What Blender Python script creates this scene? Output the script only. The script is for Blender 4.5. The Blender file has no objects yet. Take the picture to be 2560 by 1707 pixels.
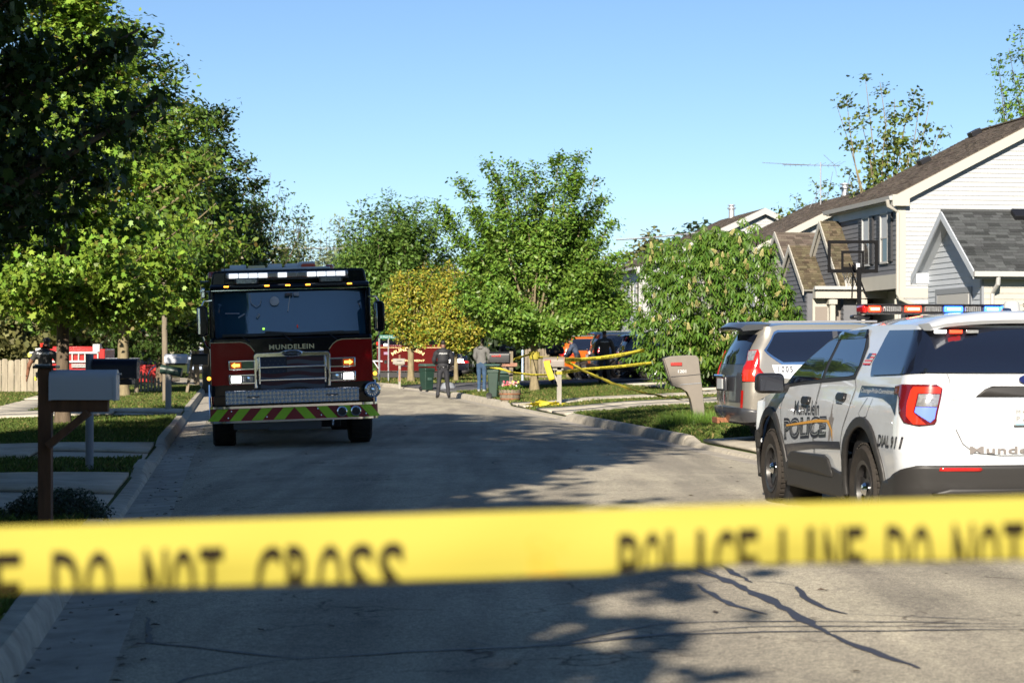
import bpy, bmesh, math, random
import numpy as np
from mathutils import Vector, Matrix
from mathutils.geometry import tessellate_polygon

# ------------------------------------------------------------------ camera, world, sun, exposure
SC = bpy.context.scene
COL = SC.collection
F = 5060.0            # focal length in photograph pixels
CAMZ = 1.5
HZ = 878.0
cam_d = bpy.data.cameras.new("camera")
cam = bpy.data.objects.new("camera", cam_d); COL.objects.link(cam)
cam.location = (0, 0, CAMZ)
cam.rotation_euler = (math.radians(90) + math.atan((HZ - 853.5) / F), 0, 0)
cam_d.sensor_width = 36.0
cam_d.lens = F / 2560.0 * 36.0
cam_d.clip_start = 0.1
cam_d.clip_end = 4000
cam_d.dof.use_dof = True
cam_d.dof.focus_distance = 27.0
cam_d.dof.aperture_fstop = 5.0
SC.camera = cam

SUN_EL = math.radians(26.0)
SUN_DX, SUN_DY = -0.22, -1.0            # horizontal direction towards the sun
world = bpy.data.worlds.new("World"); SC.world = world
world.use_nodes = True
wn = world.node_tree; wn.nodes.clear()
sky = wn.nodes.new("ShaderNodeTexSky"); sky.sky_type = 'NISHITA'
sky.sun_disc = False
sky.sun_elevation = SUN_EL
sky.sun_rotation = math.atan2(SUN_DX, SUN_DY)
sky.altitude = 200; sky.air_density = 0.83; sky.dust_density = 0.0; sky.ozone_density = 4.1
bg = wn.nodes.new("ShaderNodeBackground"); bg.inputs[1].default_value = 0.058
wo = wn.nodes.new("ShaderNodeOutputWorld")
wn.links.new(sky.outputs[0], bg.inputs[0]); wn.links.new(bg.outputs[0], wo.inputs[0])
sd = bpy.data.lights.new("sun", 'SUN'); sd.energy = 5.0; sd.angle = math.radians(0.5); sd.color = (1.0, 0.90, 0.755)
sun = bpy.data.objects.new("sun", sd); COL.objects.link(sun)
_h = math.hypot(SUN_DX, SUN_DY)
_to = Vector((SUN_DX / _h * math.cos(SUN_EL), SUN_DY / _h * math.cos(SUN_EL), math.sin(SUN_EL)))
sun.rotation_euler = (-_to).to_track_quat('-Z', 'Y').to_euler()
sun.location = (-20, -60, 60)
SC.view_settings.view_transform = 'Standard'
SC.view_settings.look = 'None'
SC.view_settings.exposure = 1.15
SC.view_settings.gamma = 1.0
SC.render.engine = 'CYCLES'
SC.cycles.use_denoising = True
SC.cycles.max_bounces = 8
SC.cycles.transparent_max_bounces = 12
SC.cycles.sample_clamp_indirect = 6.0

# ------------------------------------------------------------------ helpers
def ray(u, v, Y, ):
    """world point seen at photograph pixel (u, v) at depth Y"""
    return Vector(((u - 1280) / F * Y, Y, CAMZ + (HZ - v) / F * Y))

def lin(c):
    return tuple((x / 12.92 if x <= 0.04045 else ((x + 0.055) / 1.055) ** 2.4) for x in c)

_MATS = {}
def mat(name, col, rough=0.6, metal=0.0, spec=0.5, var=0.0, vscale=6.0, bump=0.0, bscale=80.0, emit=None, estr=0.0,
        coat=0.0, detail=4.0, col2=None, island=0.0, transl=0.0, stretch=None):
    if name in _MATS: return _MATS[name]
    m = bpy.data.materials.new(name); m.use_nodes = True
    nt = m.node_tree; b = nt.nodes["Principled BSDF"]; L = nt.links
    b.inputs["Base Color"].default_value = (*col, 1)
    b.inputs["Roughness"].default_value = rough
    b.inputs["Metallic"].default_value = metal
    b.inputs["Specular IOR Level"].default_value = spec
    if coat: b.inputs["Coat Weight"].default_value = coat; b.inputs["Coat Roughness"].default_value = 0.03
    if emit:
        b.inputs["Emission Color"].default_value = (*emit, 1); b.inputs["Emission Strength"].default_value = estr
    cur = None
    tc = None
    if var or bump:
        tc = nt.nodes.new("ShaderNodeTexCoord"); src = tc.outputs["Object"]
        if stretch:
            mp = nt.nodes.new("ShaderNodeMapping"); mp.inputs["Scale"].default_value = stretch
            L.new(src, mp.inputs[0]); src = mp.outputs[0]
    if var:
        n = nt.nodes.new("ShaderNodeTexNoise"); n.inputs["Scale"].default_value = vscale; n.inputs["Detail"].default_value = detail
        n.inputs["Roughness"].default_value = 0.65
        L.new(src, n.inputs["Vector"])
        r = nt.nodes.new("ShaderNodeValToRGB")
        r.color_ramp.elements[0].position = 0.3; r.color_ramp.elements[1].position = 0.7
        c2 = col2 if col2 else tuple(min(1, x * (1 + var)) for x in col)
        c1 = tuple(x * (1 - var) for x in col) if not col2 else col
        r.color_ramp.elements[0].color = (*c1, 1); r.color_ramp.elements[1].color = (*c2, 1)
        L.new(n.outputs[0], r.inputs[0]); cur = r.outputs[0]
    if island:
        g = nt.nodes.new("ShaderNodeNewGeometry")
        h = nt.nodes.new("ShaderNodeHueSaturation")
        mr = nt.nodes.new("ShaderNodeMapRange"); mr.inputs[3].default_value = 1 - island; mr.inputs[4].default_value = 1 + island
        L.new(g.outputs["Random Per Island"], mr.inputs[0]); L.new(mr.outputs[0], h.inputs["Value"])
        mr2 = nt.nodes.new("ShaderNodeMapRange"); mr2.inputs[3].default_value = 0.5 - island * 0.05; mr2.inputs[4].default_value = 0.5 + island * 0.05
        ml = nt.nodes.new("ShaderNodeMath"); ml.operation = 'FRACT'; mm = nt.nodes.new("ShaderNodeMath"); mm.operation = 'MULTIPLY'; mm.inputs[1].default_value = 37.7
        L.new(g.outputs["Random Per Island"], mm.inputs[0]); L.new(mm.outputs[0], ml.inputs[0]); L.new(ml.outputs[0], mr2.inputs[0]); L.new(mr2.outputs[0], h.inputs["Hue"])
        if cur: L.new(cur, h.inputs["Color"])
        else: h.inputs["Color"].default_value = (*col, 1)
        cur = h.outputs[0]
    if cur: L.new(cur, b.inputs["Base Color"])
    if bump:
        n2 = nt.nodes.new("ShaderNodeTexNoise"); n2.inputs["Scale"].default_value = bscale; n2.inputs["Detail"].default_value = 3
        L.new(src, n2.inputs["Vector"])
        bp = nt.nodes.new("ShaderNodeBump"); bp.inputs["Strength"].default_value = bump; bp.inputs["Distance"].default_value = 0.01
        L.new(n2.outputs[0], bp.inputs["Height"]); L.new(bp.outputs[0], b.inputs["Normal"])
    if transl:
        t = nt.nodes.new("ShaderNodeBsdfTranslucent"); mx = nt.nodes.new("ShaderNodeMixShader"); mx.inputs[0].default_value = transl
        if cur: L.new(cur, t.inputs[0])
        else: t.inputs[0].default_value = (*col, 1)
        L.new(b.outputs[0], mx.inputs[1]); L.new(t.outputs[0], mx.inputs[2])
        L.new(mx.outputs[0], nt.nodes["Material Output"].inputs[0])
    _MATS[name] = m
    return m

def tag(o, label=None, cat=None, group=None, kind=None):
    if label: o["label"] = label
    if cat: o["category"] = cat
    if group: o["group"] = group
    if kind: o["kind"] = kind
    return o

def empty(name, loc, rz=0.0, label=None, cat=None, group=None, rx=0.0, ry=0.0):
    o = bpy.data.objects.new(name, None); COL.objects.link(o)
    o.location = loc; o.rotation_euler = (rx, ry, rz); o.empty_display_size = 0.2
    return tag(o, label, cat, group)

class MB:
    """collects shapes into one mesh"""
    def __init__(s): s.v = []; s.f = []; s.m = []; s.mats = []; s.cur = 0
    def use(s, m):
        if m not in s.mats: s.mats.append(m)
        s.cur = s.mats.index(m); return s
    def add(s, vs, fs):
        b = len(s.v); s.v.extend([tuple(p) for p in vs])
        for f in fs: s.f.append(tuple(b + i for i in f)); s.m.append(s.cur)
        return s
    def box(s, c, d, rz=0.0, rx=0.0, ry=0.0, taper=1.0):
        hx, hy, hz = d[0] / 2, d[1] / 2, d[2] / 2
        M = Matrix.Rotation(rz, 3, 'Z') @ Matrix.Rotation(ry, 3, 'Y') @ Matrix.Rotation(rx, 3, 'X')
        P = []
        for z in (-1, 1):
            t = taper if z > 0 else 1.0
            for x, y in ((-1, -1), (1, -1), (1, 1), (-1, 1)):
                P.append(Vector(c) + M @ Vector((x * hx * t, y * hy * t, z * hz)))
        return s.add(P, [(3, 2, 1, 0), (4, 5, 6, 7), (0, 1, 5, 4), (1, 2, 6, 5), (2, 3, 7, 6), (3, 0, 4, 7)])
    def bar(s, a, b, w, h=None, up=(0, 0, 1)):
        """square-section bar from a to b"""
        a, b = Vector(a), Vector(b); h = h or w
        d = (b - a).normalized(); u = Vector(up)
        if abs(d.dot(u)) > 0.98: u = Vector((1, 0, 0))
        x = d.cross(u).normalized() * (w / 2); y = x.cross(d).normalized() * (h / 2)
        P = [a - x - y, a + x - y, a + x + y, a - x + y, b - x - y, b + x - y, b + x + y, b - x + y]
        return s.add(P, [(3, 2, 1, 0), (4, 5, 6, 7), (0, 1, 5, 4), (1, 2, 6, 5), (2, 3, 7, 6), (3, 0, 4, 7)])
    def tube(s, pts, r, n=8, caps=True):
        pts = [Vector(p) for p in pts]
        rs = r if isinstance(r, (list, tuple)) else [r] * len(pts)
        b = len(s.v); fr = None
        for i, p in enumerate(pts):
            d = (pts[min(i + 1, len(pts) - 1)] - pts[max(i - 1, 0)])
            d = d.normalized() if d.length > 1e-9 else Vector((0, 0, 1))
            if fr is None:
                u = Vector((0, 0, 1)) if abs(d.z) < 0.9 else Vector((1, 0, 0))
                fr = d.cross(u).normalized()
            fr = (fr - d * fr.dot(d))
            fr = fr.normalized() if fr.length > 1e-6 else d.orthogonal().normalized()
            g = d.cross(fr)
            for k in range(n):
                a = 2 * math.pi * k / n
                s.v.append(tuple(p + (fr * math.cos(a) + g * math.sin(a)) * rs[i]))
        for i in range(len(pts) - 1):
            for k in range(n):
                k2 = (k + 1) % n
                s.f.append((b + i * n + k, b + i * n + k2, b + (i + 1) * n + k2, b + (i + 1) * n + k)); s.m.append(s.cur)
        if caps:
            s.f.append(tuple(b + k for k in range(n))[::-1]); s.m.append(s.cur)
            s.f.append(tuple(b + (len(pts) - 1) * n + k for k in range(n))); s.m.append(s.cur)
        return s
    def lathe(s, prof, c=(0, 0, 0), axis='Z', n=24, closed=False):
        """prof: (r, h) pairs turned round axis"""
        b = len(s.v)
        for (r, h) in prof:
            for k in range(n):
                a = 2 * math.pi * k / n; x, y = r * math.cos(a), r * math.sin(a)
                p = {'Z': (x, y, h), 'X': (h, x, y), 'Y': (y, h, x)}[axis]
                s.v.append((p[0] + c[0], p[1] + c[1], p[2] + c[2]))
        m = len(prof)
        for i in range(m if closed else m - 1):
            j = (i + 1) % m
            for k in range(n):
                k2 = (k + 1) % n
                s.f.append((b + i * n + k, b + i * n + k2, b + j * n + k2, b + j * n + k)); s.m.append(s.cur)
        if not closed:
            if prof[0][0] > 1e-4: s.f.append(tuple(b + k for k in range(n))[::-1]); s.m.append(s.cur)
            if prof[-1][0] > 1e-4: s.f.append(tuple(b + (m - 1) * n + k for k in range(n))); s.m.append(s.cur)
        return s
    def prism(s, poly, y0, y1, plane='XZ'):
        """poly in a plane, extruded between y0 and y1 along the third axis"""
        n = len(poly)
        def P(a, b, t): return {'XZ': (a, t, b), 'XY': (a, b, t), 'YZ': (t, a, b)}[plane]
        vs = [P(a, b, y0) for a, b in poly] + [P(a, b, y1) for a, b in poly]
        tri = tessellate_polygon([[Vector((a, b, 0)) for a, b in poly]])
        fs = [tuple(t) for t in tri] + [tuple(i + n for i in t)[::-1] for t in tri]
        fs += [(i, (i + 1) % n, (i + 1) % n + n, i + n) for i in range(n)]
        return s.add(vs, fs)
    def build(s, name, material=None, parent=None, loc=(0, 0, 0), rot=(0, 0, 0), smooth=True, bevel=0.0, angle=35, solid=0.0, seg=2):
        me = bpy.data.meshes.new(name)
        me.from_pydata(s.v, [], s.f)
        if material: me.materials.append(material)
        else:
            for m in s.mats: me.materials.append(m)
            me.polygons.foreach_set("material_index", s.m)
        me.update()
        bm = bmesh.new(); bm.from_mesh(me); bmesh.ops.recalc_face_normals(bm, faces=bm.faces); bm.to_mesh(me); bm.free()
        if smooth:
            me.polygons.foreach_set("use_smooth", [True] * len(me.polygons)); me.set_sharp_from_angle(angle=math.radians(angle))
        o = bpy.data.objects.new(name, me); COL.objects.link(o)
        if parent: o.parent = parent
        o.location = loc; o.rotation_euler = rot
        if bevel:
            md = o.modifiers.new("bevel", 'BEVEL'); md.width = bevel; md.segments = seg; md.limit_method = 'ANGLE'; md.angle_limit = math.radians(40)
            md.harden_normals = False
        if solid:
            md = o.modifiers.new("solid", 'SOLIDIFY'); md.thickness = solid; md.offset = -1
        return o

def np_mesh(name, verts, loop_v, poly_len, material, smooth=False, mi=None, parent=None):
    me = bpy.data.meshes.new(name)
    nv = len(verts); nl = len(loop_v); npoly = len(poly_len)
    me.vertices.add(nv); me.vertices.foreach_set("co", np.asarray(verts, dtype=np.float32).ravel())
    me.loops.add(nl); me.loops.foreach_set("vertex_index", np.asarray(loop_v, dtype=np.int32))
    me.polygons.add(npoly)
    st = np.concatenate(([0], np.cumsum(poly_len)[:-1])).astype(np.int32)
    me.polygons.foreach_set("loop_start", st)
    me.update(calc_edges=True)
    for m in (material if isinstance(material, (list, tuple)) else [material]): me.materials.append(m)
    if mi is not None: me.polygons.foreach_set("material_index", np.asarray(mi, dtype=np.int32))
    if smooth: me.polygons.foreach_set("use_smooth", [True] * npoly)
    o = bpy.data.objects.new(name, me); COL.objects.link(o)
    if parent: o.parent = parent
    return o

def text_polys(s, size=1.0, bold=0.0, align='CENTER', spacing=1.0, shear=0.0):
    """(verts2d, faces) of a line of text, centred on its cap height"""
    cu = bpy.data.curves.new("t", 'FONT'); cu.body = s; cu.size = size; cu.offset = bold; cu.align_x = align
    cu.space_character = spacing; cu.shear = shear; cu.resolution_u = 3
    ob = bpy.data.objects.new("t", cu); COL.objects.link(ob)
    dg = bpy.context.evaluated_depsgraph_get()
    me = bpy.data.meshes.new_from_object(ob.evaluated_get(dg))
    V = [(v.co.x, v.co.y) for v in me.vertices]; Fc = [tuple(p.vertices) for p in me.polygons]
    bpy.data.objects.remove(ob); bpy.data.meshes.remove(me); bpy.data.curves.remove(cu)
    return V, Fc

def text_fit(s, fn, bold=0.0, spacing=1.0, shear=0.0, serif=False):
    """text scaled to the unit square, mapped by fn(a, b) -> point; returns MB"""
    V, Fc = text_polys(s, 1.0, bold, 'LEFT', spacing, shear)
    if not V: return MB()
    x0 = min(p[0] for p in V); x1 = max(p[0] for p in V); y0 = min(p[1] for p in V); y1 = max(p[1] for p in V)
    mb = MB(); mb.add([fn((x - x0) / (x1 - x0), (y - y0) / (y1 - y0)) for x, y in V], Fc)
    return mb

# ------------------------------------------------------------------ street frame
DX, DY = -0.1367, 0.9906        # along the street, away from the camera
PX, PY = 0.9906, 0.1367         # across the street, to the right
RZ = math.atan2(-DX, DY)        # heading of the street as a z rotation
def bend(y): return 0.0 if y < 75 else (0.0065 * (y - 75) ** 2 if y < 125 else 16.25 + 0.65 * (y - 125))
def XL(y): return -1.87 - 0.138 * (y - 9.4) - bend(y)      # left edge of the asphalt
def XR(y): return 2.84 - 0.138 * (y - 32.7) - bend(y)      # face of the right kerb
LEFT_GAPS = [(17.6, 23.6), (26.6, 31.0), (44.0, 49.6)]
RIGHT_GAPS = [(-8.0, -2.0), (24.0, 32.4), (45.2, 54.6), (69.0, 84.0)]
def gapf(y, gaps):
    f = 1.0
    for a, b in gaps:
        if a <= y <= b: f = 0.0
        elif a - 0.7 < y < a: f = min(f, (a - y) / 0.7)
        elif b < y < b + 0.7: f = min(f, (y - b) / 0.7)
    return f
def gz(x, y):
    """height of the ground"""
    xl, xr = XL(y), XR(y)
    if x < xl - 0.62:
        d = (xl - 0.62 - x); z = 0.12 - 0.028 * min(d, 5); g = gapf(y + d * PY, LEFT_GAPS)
        return z + (0.03 - z) * (1 - g) * (1 - d / 1.8) if (g < 1 and d < 1.8) else z
    if x > xr + 0.17:
        d = x - xr - 0.17; k = 1.0 if y < 80 else max(0.1, 1 - (y - 80) / 15); z = 0.12 + k * (0.042 * min(d, 12) + 0.003 * min(max(d - 12, 0), 60))
        g = gapf(y - d * PY, RIGHT_GAPS)
        if g < 1 and d < 1.8: z = z + (0.03 - z) * (1 - g) * (1 - d / 1.8)
        return z
    t = (x - xl) / (xr - xl); return 0.06 * (1 - (2 * t - 1) ** 2) * (0 < t < 1)
def ground_at(u, v):
    """first ground point on the ray through the photograph pixel (u, v)"""
    lo = 3.0
    y = lo; step = 0.1
    while y < 600:
        p = ray(u, v, y)
        if p.z <= gz(p.x, y): return Vector((p.x, y, gz(p.x, y)))
        y += step if y < 60 else step * 3
    return ray(u, v, 300)
def gp(x, y, dz=0.0): return Vector((x, y, gz(x, y) + dz))
# ------------------------------------------------------------------ ground materials
def asphalt_mat():
    m = bpy.data.materials.new("asphalt"); m.use_nodes = True
    nt = m.node_tree; L = nt.links; b = nt.nodes["Principled BSDF"]
    g = nt.nodes.new("ShaderNodeTexCoord")
    def noise(sc, det=5, rough=0.6, st=None):
        n = nt.nodes.new("ShaderNodeTexNoise"); n.inputs["Scale"].default_value = sc; n.inputs["Detail"].default_value = det; n.inputs["Roughness"].default_value = rough
        if st:
            mp = nt.nodes.new("ShaderNodeMapping"); mp.inputs["Scale"].default_value = st; L.new(g.outputs["Object"], mp.inputs[0]); L.new(mp.outputs[0], n.inputs["Vector"])
        else: L.new(g.outputs["Object"], n.inputs["Vector"])
        return n.outputs[0]
    def ramp(s, p0, c0, p1, c1):
        r = nt.nodes.new("ShaderNodeValToRGB"); r.color_ramp.elements[0].position = p0; r.color_ramp.elements[1].position = p1
        r.color_ramp.elements[0].color = (*c0, 1); r.color_ramp.elements[1].color = (*c1, 1); L.new(s, r.inputs[0]); return r.outputs[0]
    def mix(a, c, fac, mode='MULTIPLY'):
        x = nt.nodes.new("ShaderNodeMixRGB"); x.blend_type = mode
        if isinstance(fac, float): x.inputs[0].default_value = fac
        else: L.new(fac, x.inputs[0])
        L.new(a, x.inputs[1])
        if isinstance(c, tuple): x.inputs[2].default_value = (*c, 1)
        else: L.new(c, x.inputs[2])
        return x.outputs[0]
    base = ramp(noise(0.55, 6), 0.3, (0.34, 0.318, 0.265), 0.72, (0.50, 0.462, 0.38))
    agg = ramp(noise(95, 3, 0.8), 0.32, (0.38, 0.38, 0.39), 0.66, (1.45, 1.41, 1.32))
    c = mix(base, agg, 1.0)
    # stones
    vo = nt.nodes.new("ShaderNodeTexVoronoi"); vo.inputs["Scale"].default_value = 60; L.new(g.outputs["Object"], vo.inputs["Vector"])
    st = ramp(vo.outputs["Distance"], 0.10, (1.5, 1.45, 1.35), 0.24, (1, 1, 1)); c = mix(c, st, 0.9); c = mix(c, ramp(noise(28, 4, 0.75), 0.36, (0.74, 0.74, 0.75), 0.62, (1.18, 1.17, 1.14)), 1.0)
    # patches running along the street
    c = mix(c, ramp(noise(1.0, 3, 0.6, (1.2, 0.12, 1)), 0.42, (0.70, 0.70, 0.72), 0.6, (1.03, 1.03, 1.02)), 1.0)
    c = mix(c, ramp(noise(1.7, 4, 0.55), 0.60, (1, 1, 1), 0.74, (0.72, 0.72, 0.74)), 1.0)
    # fine cracks
    mp = nt.nodes.new("ShaderNodeMapping"); mp.inputs["Scale"].default_value = (0.5, 0.9, 1)
    nz = nt.nodes.new("ShaderNodeTexNoise"); nz.inputs["Scale"].default_value = 2.2; nz.inputs["Detail"].default_value = 6
    L.new(g.outputs["Object"], nz.inputs["Vector"])
    ad = nt.nodes.new("ShaderNodeMixRGB"); ad.blend_type = 'ADD'; ad.inputs[0].default_value = 0.55
    L.new(g.outputs["Object"], ad.inputs[1]); L.new(nz.outputs["Color"], ad.inputs[2]); L.new(ad.outputs[0], mp.inputs[0])
    vc = nt.nodes.new("ShaderNodeTexVoronoi"); vc.feature = 'DISTANCE_TO_EDGE'; vc.inputs["Scale"].default_value = 1.1; L.new(mp.outputs[0], vc.inputs["Vector"])
    cr = ramp(vc.outputs["Distance"], 0.003, (0.42, 0.40, 0.40), 0.011, (1, 1, 1))
    msk = ramp(noise(0.8, 3), 0.46, (0, 0, 0), 0.6, (1, 1, 1))
    c2 = mix(c, cr, 1.0); mm = nt.nodes.new("ShaderNodeMixRGB"); L.new(msk, mm.inputs[0]); L.new(c, mm.inputs[1]); L.new(c2, mm.inputs[2])
    L.new(mm.outputs[0], b.inputs["Base Color"])
    b.inputs["Roughness"].default_value = 0.95; b.inputs["Specular IOR Level"].default_value = 0.15
    bp = nt.nodes.new("ShaderNodeBump"); bp.inputs["Strength"].default_value = 0.7; bp.inputs["Distance"].default_value = 0.006
    L.new(noise(120, 2, 0.7), bp.inputs["Height"]); L.new(bp.outputs[0], b.inputs["Normal"])
    return m
M_ASPH = asphalt_mat()
M_CONC = mat("concrete", (0.40, 0.365, 0.30), 0.9, spec=0.2, var=0.22, vscale=3.0, bump=0.35, bscale=60, detail=8)
M_CURB = mat("kerb_concrete", (0.38, 0.345, 0.28), 0.9, spec=0.2, var=0.28, vscale=5.0, bump=0.4, bscale=50, detail=8)
M_GUT = mat("gutter_concrete", (0.34, 0.31, 0.26), 0.9, spec=0.2, var=0.32, vscale=2.6, bump=0.3, bscale=50, detail=8)
M_TAR = mat("tar", (0.035, 0.035, 0.042), 0.55, spec=0.4, var=0.3, vscale=30)
M_SOIL = mat("lawn_soil", (0.055, 0.075, 0.02), 0.95, spec=0.1, var=0.45, vscale=1.4, detail=8)
M_GRASS = mat("grass_blades", (0.085, 0.125, 0.025), 0.7, spec=0.2, island=0.45, transl=0.3)
M_GRASSL = mat("dry_grass", (0.22, 0.19, 0.07), 0.8, spec=0.2, island=0.4, transl=0.3)

def strip(name, ys, cols, material, zf=None, parent=None):
    """sheet whose columns are functions x(y); zf(i, x, y) gives the height"""
    V = []; n = len(cols)
    for y in ys:
        for i, c in enumerate(cols):
            x = c(y); V.append((x, y, zf(i, x, y)))
    Fc = []
    for j in range(len(ys) - 1):
        for i in range(n - 1):
            a = j * n + i; Fc.append((a, a + 1, a + n + 1, a + n))
    mb = MB(); mb.add(V, Fc)
    return mb.build(name, material, parent, smooth=True, angle=60)

YS = [-30, -20, -12, -6, -2] + [y * 0.5 for y in range(0, 200)] + list(range(100, 130, 1)) + [140, 160, 200, 260]
# ground sheet to the horizon, with the road's trough left lower
def cL(d): return lambda y: XL(y) - 0.60 - d
def cR(d): return lambda y: XR(y) + 0.15 + d
gcols = [cL(d) for d in (1500, 600, 250, 120, 60, 30, 16, 9, 5, 2.5, 1, 0)] + [lambda y: XL(y) - 0.55, lambda y: XR(y) + 0.10] + \
        [cR(d) for d in (0, 1, 2.5, 5, 8, 12, 18, 30, 60, 120, 250, 600, 1500)]
def gzf(i, x, y):
    if i in (12, 13): return -0.35
    return gz(x + (-0.03 if i < 12 else 0.03), y) - (0.0)
YG = [-400, -100, -50] + YS + [400, 800, 1800]
g = strip("ground", YG, gcols, M_SOIL, gzf); tag(g, kind="structure")
# road
rc = [(lambda y, t=t: XL(y) + t * (XR(y) - 0.45 - XL(y))) for t in [i / 8 for i in range(9)]]
def rz(i, x, y): return gz(x, y) if 0 < i < 8 else 0.0
g = strip("road", YS, rc, M_ASPH, rz); tag(g, kind="structure")

def curb(name, side, y0, y1, seg=3.0):
    """concrete kerb and gutter in cast lengths with joints"""
    holder = empty(name, (0, 0, 0)); tag(holder, kind="structure")
    y = y0; gaps = LEFT_GAPS if side < 0 else RIGHT_GAPS
    X0 = XL if side < 0 else XR
    while y < y1 - 0.01:
        s = seg if y < 90 else 6.0
        ye = min(y + s, y1); j = 0.012
        ys = [y + j + (ye - y - 2 * j) * k / 6 for k in range(7)]
        h = [0.025 + 0.105 * gapf(q, gaps) for q in ys]
        if side < 0: prof = lambda q, hh: [(X0(q) + 0.01, -0.2), (X0(q) + 0.01, 0.004), (X0(q) - 0.20, -0.012), (X0(q) - 0.43, -0.025), (X0(q) - 0.455, hh * 0.55), (X0(q) - 0.50, hh), (X0(q) - 0.62, hh + 0.004), (X0(q) - 0.63, -0.2)]
        else: prof = lambda q, hh: [(X0(q) - 0.46, -0.2), (X0(q) - 0.46, 0.004), (X0(q) - 0.25, -0.012), (X0(q) - 0.02, -0.025), (X0(q) + 0.005, hh * 0.55), (X0(q) + 0.05, hh), (X0(q) + 0.17, hh + 0.004), (X0(q) + 0.18, -0.2)]
        mb = MB().use(M_GUT); np_ = 8; b = 0
        for q, hh in zip(ys, h): mb.v += [(a, q, z) for a, z in prof(q, hh)]
        mb.use(M_CURB)
        for k in range(6):
            for i in range(np_ - 1):
                mb.f.append((k * np_ + i, k * np_ + i + 1, (k + 1) * np_ + i + 1, (k + 1) * np_ + i)); mb.m.append(0 if i < 3 else 1)
        mb.f.append(tuple(range(np_))); mb.m.append(1); mb.f.append(tuple(range(6 * np_, 7 * np_))); mb.m.append(1)
        o = mb.build("kerb_section", None, holder, angle=40)
        y = ye
    return holder
curb("left_kerb", -1, -6, 96)
curb("right_kerb", 1, -6, 110)

def slab(name, pts, seg=(1, 1), dz=0.012, material=None, holder=None):
    """concrete sheet following the ground through four corners (x, y)"""
    nx, ny = seg; V = []; Fc = []
    for j in range(ny + 1):
        for i in range(nx + 1):
            a, b = i / nx, j / ny
            x = (pts[0][0] * (1 - a) + pts[1][0] * a) * (1 - b) + (pts[3][0] * (1 - a) + pts[2][0] * a) * b
            y = (pts[0][1] * (1 - a) + pts[1][1] * a) * (1 - b) + (pts[3][1] * (1 - a) + pts[2][1] * a) * b
            V.append((x, y, gz(x, y) + dz))
    for j in range(ny):
        for i in range(nx):
            a = j * (nx + 1) + i; Fc.append((a, a + 1, a + nx + 2, a + nx + 1))
    mb = MB(); mb.add(V, Fc)
    o = mb.build(name, material or M_CONC, holder, smooth=True); 
    md = o.modifiers.new("s", 'SOLIDIFY'); md.thickness = 0.05; md.offset = -1
    return o
def lpt(d, y): return (XL(y) - 0.62 - d * PX, y - d * PY)      # d metres left of the kerb's back
def rpt(d, y): return (XR(y) + 0.17 + d * PX, y + d * PY)
def driveway(name, P, y0, y1, flare, length, material=None, bays=4, dz=0.016):
    h = empty(name, (0, 0, 0)); tag(h, kind="structure")
    d = 0.0; edges = [0, 1.5] + [1.5 + (length - 1.5) * (k + 1) / bays for k in range(bays)]
    for a, b in zip(edges[:-1], edges[1:]):
        fa = flare if a == 0 else 0.0; g_ = 0.012
        ym = (y0 + y1) / 2
        for (ya, yb, fl, fh) in ((y0, ym - g_, -fa, 0), (ym + g_, y1, 0, fa)):
            slab("slab", [P(a + g_, ya + fl), P(b - g_, ya), P(b - g_, yb), P(a + g_, yb + fh)], (4, 3), dz, material, h)
    return h
driveway("driveway", lpt, 18.2, 23.0, 0.5, 22)
driveway("driveway", lpt, 27.0, 30.6, 0.5, 22)
driveway("driveway", lpt, 44.6, 49.0, 0.6, 22)
driveway("driveway", rpt, 24.5, 31.9, 0.5, 14)
driveway("driveway", rpt, 46.0, 49.6, 0.6, 12)
driveway("driveway", rpt, 52.6, 54.4, 0.4, 12)
M_DASPH = mat("driveway_asphalt", (0.085, 0.085, 0.09), 0.9, spec=0.2, var=0.25, vscale=8, bump=0.4)
driveway("driveway", rpt, 71.0, 83.5, 0.5, 14, M_DASPH)
def sidewalk(name, P, d, w, y0, y1, step, skip):
    h = empty(name, (0, 0, 0)); tag(h, kind="structure")
    y = y0
    while y < y1:
        if not any(a - 0.2 < y + step / 2 + (-(d) * PY if P is lpt else d * PY) * 0 < b + 0.2 for a, b in skip):
            slab("slab", [P(d, y + 0.01), P(d + w, y + 0.01), P(d + w, y + step - 0.01), P(d, y + step - 0.01)], (1, 1), 0.013, None, h)
        y += step
    return h
sidewalk("left_sidewalk", lpt, 3.9, 1.3, 31.6, 74, 1.5, [(44.6, 49.0)])
sidewalk("right_sidewalk", rpt, 5.6, 1.3, 33.0, 70.5, 1.5, [(46, 49.6), (52.6, 54.4)])
h = empty("walkway", (0, 0, 0)); tag(h, kind="structure")
for k in range(4): slab("slab", [lpt(5.3 + k * 1.6, 53), lpt(6.88 + k * 1.6, 53), lpt(6.88 + k * 1.6, 54), lpt(5.3 + k * 1.6, 54)], (1, 1), 0.013, None, h)

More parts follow.
